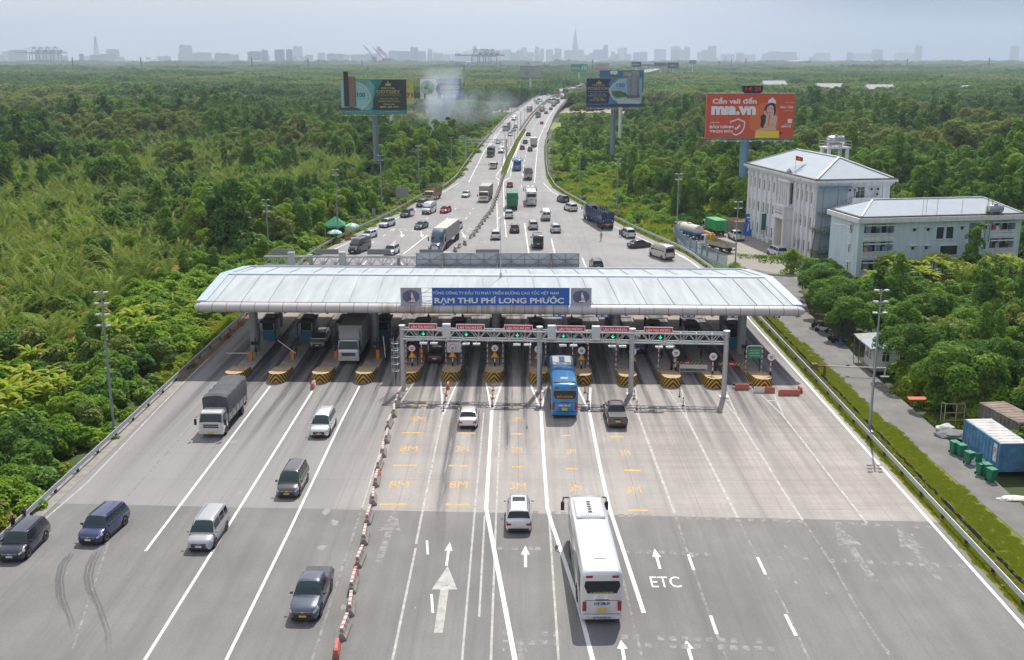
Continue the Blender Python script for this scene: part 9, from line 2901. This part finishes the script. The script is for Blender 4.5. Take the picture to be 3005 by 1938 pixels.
# ---- individuals (the nearest of each kind), the rest as one mass
KINDS=['nipa_palm','broadleaf_tree','vine_covered_tree','creeper_mound','shrub','banana_plant','mango_tree']
CATS=dict(nipa_palm='palm',broadleaf_tree='tree',vine_covered_tree='tree',creeper_mound='bush',shrub='shrub',banana_plant='banana plant',mango_tree='tree')
def plant_label(k,v,x,y):
 left=x < (left_edge(y)+right_edge(y))/2
 where=('left of the near carriageway' if y < 118 else 'left of the toll canopy' if y < 190 else 'along the left side beyond the toll' if y < 420 else 'in the woods toward the river on the left') if left else \
   ('by the side road on the right' if y < 176 else 'right of the plaza beyond the toll' if y < 330 else 'in the woods right of the approach road')
 if y > 200 and x > 60 and not left: where='in the woods behind the office and dormitory'
 d_=dict(nipa_palm=['nipa palm with upright feathery fronds','nipa palm with some brown fronds','tall nipa palm with arching fronds','nipa palm with many dead brown fronds','nipa palm with spreading fronds'],
    broadleaf_tree=['round mid green tree','broad dark green tree','tall dark green tree','loose olive green tree','round olive green tree','tall mid green tree','broad mid green tree'],
    vine_covered_tree=['tree smothered in bright green creepers','dark tree smothered in creepers','mid green tree draped in creepers','bright green creeper draped tree'],
    creeper_mound=['bright green mound of creepers','rounded bright creeper mound','mid green creeper mound'],shrub=['mid green leafy shrub','bright green leafy shrub','dark green leafy shrub','olive green shrub'],
    banana_plant=['yellow green banana plant','banana plant clump with broad leaves','banana plant with drooping leaves'],mango_tree=['dark green mango tree','mid green mango tree'])[k][v]
 return d_ + ' ' + where,k.replace('_',' ') + 's ' + where
REST=[]
cnt={}
PLACED.sort(key=lambda p: (p[3]/ (2.0 if p[0] in ('broadleaf_tree','vine_covered_tree') else 1.0)))
mango_no=0
MANGO=['big mango tree overhanging the guard booth','big mango tree standing over the metal frame','dark mango tree behind the big ones beside the red table','first round tree of the roadside row beyond the guard booth','second round tree of the roadside row beyond the guard booth','third round tree of the roadside row near the canopy end','fourth round tree of the roadside row near the canopy end','fifth round tree of the roadside row toward the vine gate','last round tree of the roadside row below the dormitory']
mi_=0
protos_obj={}
for (k,v,x,y,s,rot) in PLACED:
 if k not in KINDS: REST.append((k,v,x,y,s,rot));continue
 lim=290
 cnt[k]=cnt.get(k,0)+1
 if cnt[k] > lim: REST.append((k,v,x,y,s,rot));continue
 crown,trunk=PRO[k][v]
 lab,grp=plant_label(k,v,x,y)
 if k == 'mango_tree':
  order=sorted([p for p in PLACED if p[0] == 'mango_tree'],key=lambda p: p[3]).index((k,v,x,y,s,rot))
  lab=['big mango tree standing over the metal frame by the side road','mango tree crowding behind the big roadside one','big mango tree overhanging the white guard booth'][order] if order < 3 else ['first','second','third','fourth','fifth','last'][order-3] + ' round tree of the roadside row, counted from the guard booth'
  grp='mango trees along the side road'
 if trunk is None:
  o=bpy.data.objects.new(k,crown);COL.objects.link(o)
 else:
  o=bpy.data.objects.new(k,None);COL.objects.link(o)
  for nm,me in (('crown',crown),('trunk',trunk)):
   c=bpy.data.objects.new(nm,me);COL.objects.link(c);c.parent=o
 sz=s*prs.uniform(.9,1.12)
 o.location=(x,y,-.45 if k != 'banana_plant' else -.3);o.rotation_euler=(0,0,rot);o.scale=(s,s,sz)
 tag(o,lab,CATS[k],grp)

def scatter(name,entries,meshes):
 """ONE object: its points carry kind, size and turn; geometry nodes stand a plant on each"""
 me=bpy.data.meshes.new(name)
 me.vertices.add(len(entries))
 me.vertices.foreach_set('co',np.array([(e[1],e[2],e[5] if len(e) > 5 else -.45) for e in entries],np.float32).ravel())
 for nm,ty,vals in (('pick','INT',[e[0] for e in entries]),('size','FLOAT',[e[3] for e in entries]),('turn','FLOAT',[e[4] for e in entries])):
  a=me.attributes.new(nm,ty,'POINT');a.data.foreach_set('value',vals)
 o=bpy.data.objects.new(name,me);COL.objects.link(o)
 src=bpy.data.collections.new(name + '_kinds')
 for i,m in enumerate(meshes):
  so=bpy.data.objects.new('kind_%03d_%s' % (i,name),m);src.objects.link(so)
 ng=bpy.data.node_groups.new(name,'GeometryNodeTree')
 ng.interface.new_socket('Geometry',in_out='INPUT',socket_type='NodeSocketGeometry');ng.interface.new_socket('Geometry',in_out='OUTPUT',socket_type='NodeSocketGeometry')
 N,K=ng.nodes,ng.links.new
 gi,go=N.new('NodeGroupInput'),N.new('NodeGroupOutput')
 ci=N.new('GeometryNodeCollectionInfo');dv(ci,'Collection',src);dv(ci,'Separate Children',True);dv(ci,'Reset Children',True)
 ip=N.new('GeometryNodeInstanceOnPoints');dv(ip,'Pick Instance',True)
 def attr(nm,ty):
  n=N.new('GeometryNodeInputNamedAttribute');n.data_type=ty;dv(n,'Name',nm);return n.outputs[0]
 K(gi.outputs[0],ip.inputs['Points']);K(ci.outputs[0],ip.inputs['Instance']);K(attr('pick','INT'),ip.inputs['Instance Index'])
 cx=N.new('ShaderNodeCombineXYZ');K(attr('turn','FLOAT'),cx.inputs[2]);K(cx.outputs[0],ip.inputs['Rotation']);K(attr('size','FLOAT'),ip.inputs['Scale'])
 K(ip.outputs[0],go.inputs[0])
 md=o.modifiers.new('plants','NODES');md.node_group=ng
 return tag(o,kind='stuff')
allm,idx=[],{}
for k in ('nipa_palm','broadleaf_tree','vine_covered_tree','creeper_mound','shrub','banana_plant'):
 for v,(c,t_) in enumerate(PRO[k]): idx[(k,v)]=len(allm);allm.append(c)
scatter('woodland',[(idx[(k,v)],x,y,s,r) for k,v,x,y,s,r in REST if (k,v) in idx],allm)
scatter('ground_creepers',[(v,x,y,s,r,-.42) for k,v,x,y,s,r in REST if k == 'creeper_patch'],[c for c,_ in PRO['creeper_patch']])
scatter('distant_forest',[(v,x,y,s,r) for v,x,y,s,r in GROVES],[c for c,_ in PRO['grove']])
# verge grass
G_=[]
yy=42.0
while yy < 176:
 for x0,x1 in ((32.35,33.5),(34.4,34.9+(.9 if yy < 130 else .2)+max(0,(100-yy))*.03)):
  x=x0
  while x < x1: G_.append((0,x+prs.uniform(-.15,.15),yy+prs.uniform(-.3,.3),prs.uniform(.16,.3),prs.uniform(0,6.28),-.03));x += .48
 yy += .5
for yv in np.arange(178,330,1.6):
 xr=right_edge(yv)
 for k in range(2): G_.append((0,xr+.7+k*.7,yv,prs.uniform(.3,.5),prs.uniform(0,6.28),-.05))
 if yv < 320 and yv > 186: G_.append((0,left_edge(yv)-1.3,yv,prs.uniform(.4,.7),prs.uniform(0,6.28),-.3))
for k in range(240):
 X,Y=prs.uniform(12,44),prs.uniform(200,330)
 if free(X,Y,.5) and X > right_edge(Y)+4: G_.append((1,X,Y,prs.uniform(.8,1.4),prs.uniform(0,6.28),-.4))
for k in range(260):
 yv=prs.uniform(112,186);G_.append((0,-38.3-prs.uniform(0,1.6),yv,prs.uniform(.4,.8),prs.uniform(0,6.28),-.3))
scatter('verge_grass',G_,[c for c,_ in PRO['grass_tuft']])
# hedge in the median
pts=[]
for p,q in zip(HEDGE_PTS,HEDGE_PTS[1:]):
 n_=int((q[1]-p[1])*55)
 for k in range(n_):
  t_=prs.random();pts.append((p[0]+(q[0]-p[0])*t_+prs.uniform(-.8,.8),p[1]+(q[1]-p[1])*t_,.35+prs.uniform(0,.55)))
P_=np.array(pts);RNG=np.random.default_rng(5)
me=leaf_mesh('hedge_leaves',P_,RNG.normal(size=P_.shape)+np.array([0,0,.8]),RNG.uniform(.35,.6,len(P_)),[L_OLIVE],None,.8)
o=bpy.data.objects.new('hedge_leaves',me);COL.objects.link(o);o.parent=hd
# narrow dark cypresses
for i,(p,h) in enumerate(CY):
 n_=2600
 t_=RNG.uniform(0,1,n_);a_=RNG.uniform(0,6.28,n_);rad=1.0*np.minimum(1,t_*9+.3)*(1-t_)**.55*RNG.uniform(.75,1.1,n_)
 P_=np.stack([np.cos(a_)*rad,np.sin(a_)*rad,.3+t_*h],1);nr=np.stack([np.cos(a_),np.sin(a_),np.full(n_,.5)],1)+RNG.normal(size=(n_,3))*.5
 t=thing('cypress_tree',['narrow dark cypress nearest the plaza fence','second narrow cypress by the first one near the fence','narrow cypress before the office, beside the blue pole','short cypress left of the blue billboard pole','slim dark creeper column standing in the bright field'][i],'tree',(p[0],p[1],-.4),0,'narrow dark cypresses')
 o=bpy.data.objects.new('crown',leaf_mesh('crown',P_,nr,RNG.uniform(.3,.55,n_),[L_DARK],None,.5));COL.objects.link(o);o.parent=t
 b=MB();b.tube([(0,0,-.2),(0,0,h*.8)],[.14,.04],6);b.build('trunk',BARK,t)
# vines over the yard gate
vg=thing('vine_gate','cable and gate post smothered in hanging green vines at the yard entrance','gate')
q0,q1,q2,q3=(36.28,2.81),(43.31,2.58),(45.11,3.83),(50.84,2.28)
gp=[(q0[0],175.2,q0[1]),(q1[0],174.5,q1[1]),(q2[0],174.3,q2[1]),((46.94,2.5)[0],174,(46.94,2.5)[1]),(q3[0],172,q3[1])]
b=MB();b.tube([gp[0],(gp[1][0]-1.5,174.8,gp[1][2]),gp[3],gp[4]],.07,6);b.bx(gp[2][0]-.35,gp[2][0]+.35,173.9,174.6,0,gp[2][2]-.5);b.build('cable_and_post',STEEL_D,vg)
pts=[]
for p,q in zip(gp,gp[1:]):
 ln=(Vector(q)-Vector(p)).length
 for k in range(int(ln*150)):
  t_=prs.random();hang=prs.random()**2*(.7 if q is gp[1] and t_ < .5 else 1.3)
  if q is gp[1] and t_ < .45 and prs.random() < .6: continue
  pts.append((p[0]+(q[0]-p[0])*t_+prs.gauss(0,.15),p[1]+(q[1]-p[1])*t_+prs.gauss(0,.3),p[2]+(q[2]-p[2])*t_+.25-hang))
for k in range(1700):
 t_=prs.random();z=t_*(gp[2][2]+.2);r_=(1.9-1.5*t_)*(.65+.5*math.sin(t_*9+1)**2);a_=prs.uniform(0,6.28);pts.append((gp[2][0]+math.cos(a_)*r_*prs.uniform(.6,1.1),174.25+math.sin(a_)*r_*.7,z))
P_=np.array(pts);me=leaf_mesh('vine_leaves',P_,RNG.normal(size=P_.shape)+np.array([0,-.6,.4]),RNG.uniform(.2,.36,len(P_)),[L_VINE],None,.8,.4)
o=bpy.data.objects.new('vine_leaves',me);COL.objects.link(o);o.parent=vg
# small palms by the office wall
for i,(p,h,s) in enumerate((((51.39,5.98),0,1),((51.28,2.23),0,1),((48.18,200.59),0,0))):
 if s: x,y,hh=p[0],184.5,p[1]-.4
 else: x,y,hh=p[0],p[1],.7
 t=thing('small_palm',['tall thin palm before the outside stair of the office','lower thin palm before the outside stair of the office','low palm beside the office portal'][i],'palm',(x,y,0),0,'small palms by the office')
 b=MB();b.tube([(-.6,0,-.2),(-.3,0,hh*.5),(0,0,hh)],[.13,.09,.07],6);b.build('trunk',BARK,t)
 o=bpy.data.objects.new('fronds',PRO['coconut_palm'][0][0]);COL.objects.link(o);o.parent=t;o.location=(0,0,hh);o.scale=(.5,.5,.5)

# ================================================================ the far city, port and plain
def far_mat(n,c): return mat('far_'+n,c,.9)
FARC=[far_mat('grey',(.18,.19,.21)),far_mat('pale',(.28,.28,.29)),far_mat('dark',(.11,.12,.14))]
frs=random.Random(9)
def tower(p,D,wd,h,mi,lab,grp,top=0,x=None):
 X=p
 b=MB();dp=wd*.6
 b.bx(-wd/2,wd/2,-dp/2,dp/2,0,h*.97)
 if top == 1: b.bx(-wd*.32,wd*.32,-dp*.3,dp*.3,h*.97,h)
 elif top == 2: b.bx(-wd*.42,-wd*.1,-dp*.3,dp*.3,h*.97,h*1.04);b.bx(wd*.12,wd*.4,-dp*.3,dp*.3,h*.97,h)
 else: b.bx(-wd*.45,wd*.45,-dp*.4,dp*.4,h*.97,h)
 n=max(2,int(wd/14))
 for k in range(1,n): b.bx(-wd/2+wd*k/n-.8,-wd/2+wd*k/n+.8,-dp/2-.6,-dp/2,5,h*.95)
 o=b.build('tower_block',FARC[mi],None,loc=(X,D,-.5))
 return tag(o,lab,'building',grp)
SKYLINE=[   # x, distance, width, height (metres)
 (-4387,9500,27,117),(-4308,9500,124,129),(-4589,9800,35,88),(-4232,9800,110,130),(-4120,9800,101,132),(-4083,9900,64,84),(-2972,7500,26,83),(-3452,9000,74,84),
 (-3276,8800,123,87),(-2947,9800,130,100),(-2805,9800,135,110),(-2412,9000,116,97),(-2371,9200,71,89),(-1913,8000,90,104),(-1746,7600,40,108),(-1601,7400,61,110),
 (-1494,7200,39,110),(-1828,9000,29,73),(-1792,9200,53,71),(-1992,10500,70,95),(-1436,8600,103,90),(-3180,9900,102,76),(-3559,9900,38,71),(-1425,8600,127,90),
 (-1524,9800,48,90),(-1398,9600,117,92),(-1267,9500,116,93),(-1020,9000,75,117),(-932,9000,99,115),(-812,8600,59,139),(-770,8800,62,111),(-764,9500,42,105),
 (-727,10000,96,107),(-679,10500,67,97),(-597,10800,48,115),(-506,10500,101,89),(-438,11000,41,182),(-354,10800,76,91),(-232,11000,120,141),(-123,11000,90,147),
 (-24,10000,51,104),(13,11200,75,143),(25,10000,38,102),(112,11000,73,122),(170,10400,48,128),(222,10600,38,151),(303,11000,70,149),(389,11000,67,158),
 (465,10300,84,134),(607,11000,73,147),(664,10500,87,87),(788,10500,40,97),(952,11200,36,132),(932,10500,43,97),(1034,10500,63,102),(1150,10800,72,118),
 (1219,10800,66,123),(1466,11500,119,156),(1671,11500,81,152),(1668,11000,56,171),(1862,11000,171,123),(1860,10000,38,76),(2198,11500,76,105),(2355,11500,183,102),
 (2546,11500,65,64),(2609,11000,259,123),(3280,12000,161,118),(3931,12500,257,121),(4565,13000,272,128),
]

for i,(x,D,wd,h) in enumerate(SKYLINE):
 zone='left' if x < -1800 else 'centre' if x < 1600 else 'right'
 tall=h > 230
 tower(x,D,wd,h,2 if D < 8200 else 0 if i % 3 else 1,'hazy ' + ('slim tall' if wd < 120 and tall else 'broad' if wd > 260 else 'pale') + ' tower block in the ' + {'left':'left part','centre':'middle','right':'right part'}[zone] + ' of the far skyline','hazy tower blocks on the ' + zone + ' skyline',i % 3)
for i in range(90):
 D=frs.uniform(9800,12500);X=frs.uniform(-.5,.5)*D*(1 if i < 50 else .45)+(0 if i < 50 else 600)
 zone='left' if X < -1800 else 'centre' if X < 1600 else 'right'
 tower(X,D,frs.uniform(28,110),frs.choice((50,70,90,110,140,180)),frs.choice((0,0,1)),'small hazy block between the taller towers in the ' + {'left':'left part','centre':'middle','right':'right part'}[zone] + ' of the far skyline','small hazy blocks on the ' + zone + ' skyline',i % 3)
# the very tall spired tower
D=12000
X=(610.61,139.59)[0]
Ht=(606.94,395.46)[1]
t=thing('skyscraper','tallest stepped skyscraper with thin spire on the far skyline','building',(X,D,-.5))
b=MB()
for wd,z0,z1 in ((58,0,.5),(48,.5,.62),(38,.62,.72),(28,.72,.8),(18,.8,.87)):
 b.bx(-wd/2,wd/2,-wd/2,wd/2,Ht*z0,Ht*z1)
b.build('shaft',FARC[2],t)
b=MB();b.tube([(0,0,Ht*.87),(0,0,Ht)],[4,1.2],6);b.build('spire',FARC[2],t)
# low far suburbs
for i in range(150):
 a=i/149;D=frs.uniform(5600,8200)
 X=(-.5+a)*1.04*D+frs.uniform(-60,60)
 if X < -1500 and D < 6000: D += 600
 wd,h=frs.uniform(40,150),frs.uniform(12,34)
 b=MB();b.bx(-wd/2,wd/2,-25,25,0,h);b.add([(-wd/2-2,-27,h),(wd/2+2,-27,h),(wd/2+2,27,h),(-wd/2-2,27,h),(-wd/2,0,h+7),(wd/2,0,h+7)],[(0,1,5,4),(2,3,4,5),(1,2,5),(3,0,4)],1)
 o=b.build('far_house',[FARC[i % 3],far_mat('roof_pale',(.42,.42,.44)) if i % 2 else far_mat('roof_rust',(.26,.16,.14))],None,loc=(X,D,-.5))
 tag(o,'low hazy building in the suburb below the far skyline','building','low buildings below the far skyline')
# warehouses with pale roofs, and a glinting row
for zx0,y0,zx1,D in (((238.4,21.51)[0],0,(453.84,21.52)[0],3900),((-2449.23,24.49)[0]-250,0,(-2449.23,24.49)[0]+250,5200)):
 wd=zx1-zx0
 b=MB()
 n_=5
 for k in range(n_):
  a_,c_=-wd/2+wd*k/n_,-wd/2+wd*(k+1)/n_-4;m_=(a_+c_)/2
  b.bx(a_,c_,-30,30,0,9);b.add([(a_,-31,9),(c_,-31,9),(c_,31,9),(a_,31,9),(m_,-31,15),(m_,31,15)],[(0,1,4),(2,3,5),(0,4,5,3),(1,2,5,4)],1)
 o=b.build('warehouse',[far_mat('pale',(.38,.38,.38)),far_mat('white_roof',(.68,.68,.68))],None,loc=((zx0+zx1)/2,D,-.5))
 tag(o,'long far warehouse with white ridged roofs ' + ('behind the small billboards' if D < 4500 else 'by the river at the left edge'),'warehouse')
b=None
xa,xb=(152.77,5.58)[0],(266.49,5.6)[0]
gsrc=None
for k in range(20):
 x=xa+(xb-xa)*k/19
 if gsrc is None:
  b=MB();b.bx(-6,6,-14,14,0,3.2);rings=[[(6.3*math.cos(a),y,3.2+2.6*math.sin(a)) for a in [PI*j/8 for j in range(9)]] for y in (-14.3,14.3)];b.loft(rings,1,True,False)
  o=gsrc=b.build('greenhouse',[mat('greenhouse_wall',(.4,.5,.5),.5),mat('greenhouse_sheet',(.6,.66,.66),.12,.2)],smooth=40)
 else: o=gsrc.copy();COL.objects.link(o)
 o.location=(x,1085-k*2.5,-.5);tag(o,'glinting pale vaulted shed in the row behind the red billboard','shed','glinting sheds behind the red billboard')
for i,(x0,y0,D) in enumerate((('a',(295.96,5.66)[0],1050),('b',(326.99,6.32)[0],1000),('c',(397.76,6.37)[0],960),('d',(277.61,9.99)[0],1200),('e',(733.18,14.5)[0],2200))):
 b=MB();wd=24;b.bx(-wd/2,wd/2,-8,8,0,6);b.add([(-wd/2-1,-9,6),(wd/2+1,-9,6),(wd/2+1,9,6),(-wd/2-1,9,6),(-wd/2,0,10),(wd/2,0,10)],[(0,1,5,4),(2,3,4,5),(1,2,5),(3,0,4)],1)
 o=b.build('farm_house',[far_mat('pale',(.38,.38,.38)),far_mat('roof_pale',(.42,.42,.44))],None,loc=(y0,D,3.5))
 tag(o,['white farmhouse among trees right of the red billboard','low brown roofed farmhouse above the office','grey farmhouse near the right edge of the woods','small farmhouse behind the clock','tiny white farmhouse far out on the right plain'][i],'house','farmhouses in the far woods')
# port cranes
def gantry_crane(x,D,s,lab):
 t=thing('port_crane',lab,'crane',(x,D,-.5),0,'port cranes')
 b=MB()
 for xx in (-14,14):
  for y in (-12,12): b.bar((xx,y,0),(xx,y,50),2.6)
 b.bar((-14,-12,50),(14,-12,50),2.5);b.bar((-14,12,50),(14,12,50),2.5);b.bar((-14,-12,25),(14,-12,25),2);b.bar((-14,0,50),(0,0,76),2.5);b.bar((14,0,50),(0,0,76),2.5);b.build('portal_frame',FARC[2],t)
 b=MB();b.bar((-75,0,54),(45,0,54),4);b.bar((0,0,76),(-65,0,56),1.4);b.bar((0,0,76),(38,0,56),1.4);b.bx(10,24,-5,5,56,63);b.build('boom',FARC[2],t)
 t.scale=(s,s,s)
for i,(q,lab) in enumerate((((-163.76,23.7),'port crane at the left of the central cluster'),((-142.04,23.7),'port crane second in the central cluster'),((-121.96,23.7),'port crane third in the central cluster'),((-101.34,23.7),'port crane at the right of the central cluster'))):
 gantry_crane(q[0],4200+i*30,1.05,lab)
for i,q in enumerate(((-2720.82,42.13),(-2684.61,42.12),(-2644.39,42.12),(-2600.15,42.12))): gantry_crane(q[0],6200,1.5,'port crane ' + ['leftmost','second','third','rightmost'][i] + ' in the hazy cluster at far left')
def jib(x,D,h,lean,lab,c):
 t=thing('jib_crane',lab,'crane',(x,D,-.5),0,'raised jib cranes over the port')
 b=MB();b.bx(-14,14,-14,14,0,h*.35);b.bx(-9,9,-9,9,h*.35,h*.5);b.build('tower',FARC[2],t)
 b=MB();b.bar((0,0,h*.45),(lean,0,h),3.4);b.bar((0,0,h*.62),(lean*.95,0,h*.97),1.5);b.build('jib',c,t)
RC=far_mat('crane_red',(.3,.07,.1))
for i,(z,xb_,yt,ln,c) in enumerate((('Z2',470,198,-60,FARC[2]),('Z2',540,212,-65,RC),('Z2',566,218,-55,RC),('Z2',575,216,-60,RC))):
 q=(-680.87,107.02) if i == 0 else (-634.23,97.95) if i == 1 else (-616.91,94.07) if i == 2 else (-607.53,94.07)
 jib(q[0],5200,q[1],ln*.8,['dark raised jib crane over the port','red raised jib crane, left of the three','red raised jib crane in the middle of the three','red raised jib crane, right of the three'][i],c)
# container stacks at the port
for i in range(16):
 X=(-747.63,28.01)[0]+i*42
 b=MB();b.bx(-18,18,-10,10,0,frs.choice((12,18,24,30)))
 tag(b.build('container_stack',[far_mat('rust',(.3,.14,.13)),FARC[0],FARC[2]][i % 3],None,loc=(X,5000,-.5)),'hazy container stack at the port below the jib cranes','containers','container stacks at the port')
# radio mast and transmission pylons
q=(-2982.48,207.74)
t=thing('radio_mast','tall thin red and white lattice mast on the left skyline','mast',(q[0],7800,-.5))
b=MB();H_=q[1]
for s in ((-1,-1),(1,-1),(1,1),(-1,1)): b.bar((s[0]*22,s[1]*22,0),(s[0]*2,s[1]*2,H_),2.6)
for k in range(16):
 z=H_*k/16;r_=22-20*k/16;b.bar((-r_,-r_,z),(r_,-r_,z+H_/16),2);b.bar((r_,-r_,z),(-r_,-r_,z+H_/16),2)
b.build('lattice',far_mat('mast_rose',(.34,.2,.24)),t)
psrc=None
for i,(q,D) in enumerate((((-1052.7,43.27),2600),((-890.91,43.92),2600),((-629.4,43.92),2600),((-496.66,42.29),2600),((-412.77,37.07),2900),((-151.64,31.44),2700),((-41.89,34.76),2500),((166.48,37.89),2500),((22.23,34.79),2600),((526.3,34.38),2900),((557.05,38.38),2900),((594.84,41.59),2900),((1017.16,41.58),2900),((1230.82,44.37),2900))):
 if psrc is None:
  t=psrc=thing('pylon','x','pylon');b=MB()
  for s in ((-1,-1),(1,-1),(1,1),(-1,1)): b.bar((s[0]*1.7,s[1]*1.7,0),(s[0]*.5,s[1]*.5,46),.6)
  for k in range(9):
   z,r_=46*k/9,1.7-1.2*k/9;b.bar((-r_,-r_,z),(r_,-r_,z+5),.35)
  for z in (33,38,43): b.bar((-3.4,0,z),(3.4,0,z),.4)
  b.build('lattice',mat('pylon_steel',(.12,.13,.15),.7),t)
 else: t=copy_tree(psrc)
 h=q[1];t.location=(q[0],D,-.5);t.scale=(1,1,max(.5,h/46));tag(t,'thin dark transmission pylon standing above the far woods','pylon','transmission pylons above the far woods')
for i,(q,D) in enumerate((((264.75,16.63),900),((307.12,14.12),900),((389.86,15.39),900),((-59.67,29.85),1200))):
 b=MB();b.tube([(0,0,0),(0,0,q[1])],[.5,.3],8);b.bx(-1.1,1.1,-.4,.4,q[1]-5,q[1]-.5)
 tag(b.build('cell_mast',STEEL_D,None,loc=(q[0],D,-.5)),['slim mast above the woods right of the red billboard','slim mast over the farmhouse on the right','slim mast near the right edge of the far woods','phone mast with antennas above the blue fan billboard'][i],'mast','slim masts in the far woods')

# ================================================================ air
def vol_mat(name,dens,col,aniso=.25):
 m=bpy.data.materials.new(name);m.use_nodes=True
 n,l=m.node_tree.nodes,m.node_tree.links
 n.remove(n['Principled BSDF'])
 v=n.new('ShaderNodeVolumePrincipled')
 dv(v,'Density',dens);dv(v,'Color',(*col,1));dv(v,'Anisotropy',aniso)
 l.new(v.outputs[0],n['Material Output'].inputs['Volume'])
 return m,n,l,v
HAZE_D=0.00012
hm,_,_,_=vol_mat('hazy_air',HAZE_D,(.65,.75,.92),.45)
b=MB();b.bx(-24000,24000,-300,16000,-1.6,520)
hz=b.build('haze',hm)
tag(hz,kind='stuff')
# smoke from a fire in the trees left of the approach
sm,n,l,v=vol_mat('drifting_smoke',0.0,(.8,.9,1.0),.2)
tc=n.new('ShaderNodeTexCoord')
nz_=n.new('ShaderNodeTexNoise');dv(nz_,'Scale',.07);dv(nz_,'Detail',5);dv(nz_,'Roughness',.62)
l.new(tc.outputs['Object'],nz_.inputs['Vector'])
sp=n.new('ShaderNodeSeparateXYZ');l.new(tc.outputs['Object'],sp.inputs[0])
def M_(op,a,b_,c=None):
 q=n.new('ShaderNodeMath');q.operation=op
 for i,x in enumerate((a,b_,c)):
  if x is None: continue
  if isinstance(x,(int,float)): dv(q,i,x)
  else: l.new(x,q.inputs[i])
 return q.outputs[0]
# a narrow column rises from the fire, then a thin layer drifts off to +X
X_,Y_,Zz=sp.outputs['X'],sp.outputs['Y'],sp.outputs['Z']
def sq(a): return M_('MULTIPLY',a,a)
wdt=M_('MULTIPLY_ADD',Zz,.3,2.4)
col=M_('MAXIMUM',M_('SUBTRACT',1.0,M_('ADD',sq(M_('DIVIDE',M_('SUBTRACT',X_,M_('MULTIPLY',Zz,.12)),wdt)),sq(M_('DIVIDE',Y_,wdt)))),0.0)
col=M_('MULTIPLY',col,M_('MAXIMUM',M_('SUBTRACT',1.0,M_('DIVIDE',Zz,30.0)),0.0))
lay=M_('MAXIMUM',M_('SUBTRACT',1.0,M_('ADD',M_('ADD',sq(M_('DIVIDE',M_('SUBTRACT',X_,11.0),29.0)),sq(M_('DIVIDE',Y_,13.0))),sq(M_('DIVIDE',M_('SUBTRACT',Zz,M_('MULTIPLY_ADD',X_,.1,12.5)),8.5)))),0.0)
lump=M_('MAXIMUM',M_('MULTIPLY_ADD',nz_.outputs['Fac'],4.0,-1.45),0.0)
den=M_('MULTIPLY',M_('ADD',M_('MULTIPLY',col,.75),M_('MULTIPLY',lay,.05)),lump)
l.new(den,v.inputs['Density'])
b=MB();b.bx(-18,50,-15,15,-.3,30)
p=(-34.65,7.42)
so=b.build('smoke',sm,None,loc=(p[0],455,2.0))
tag(so,kind='stuff')
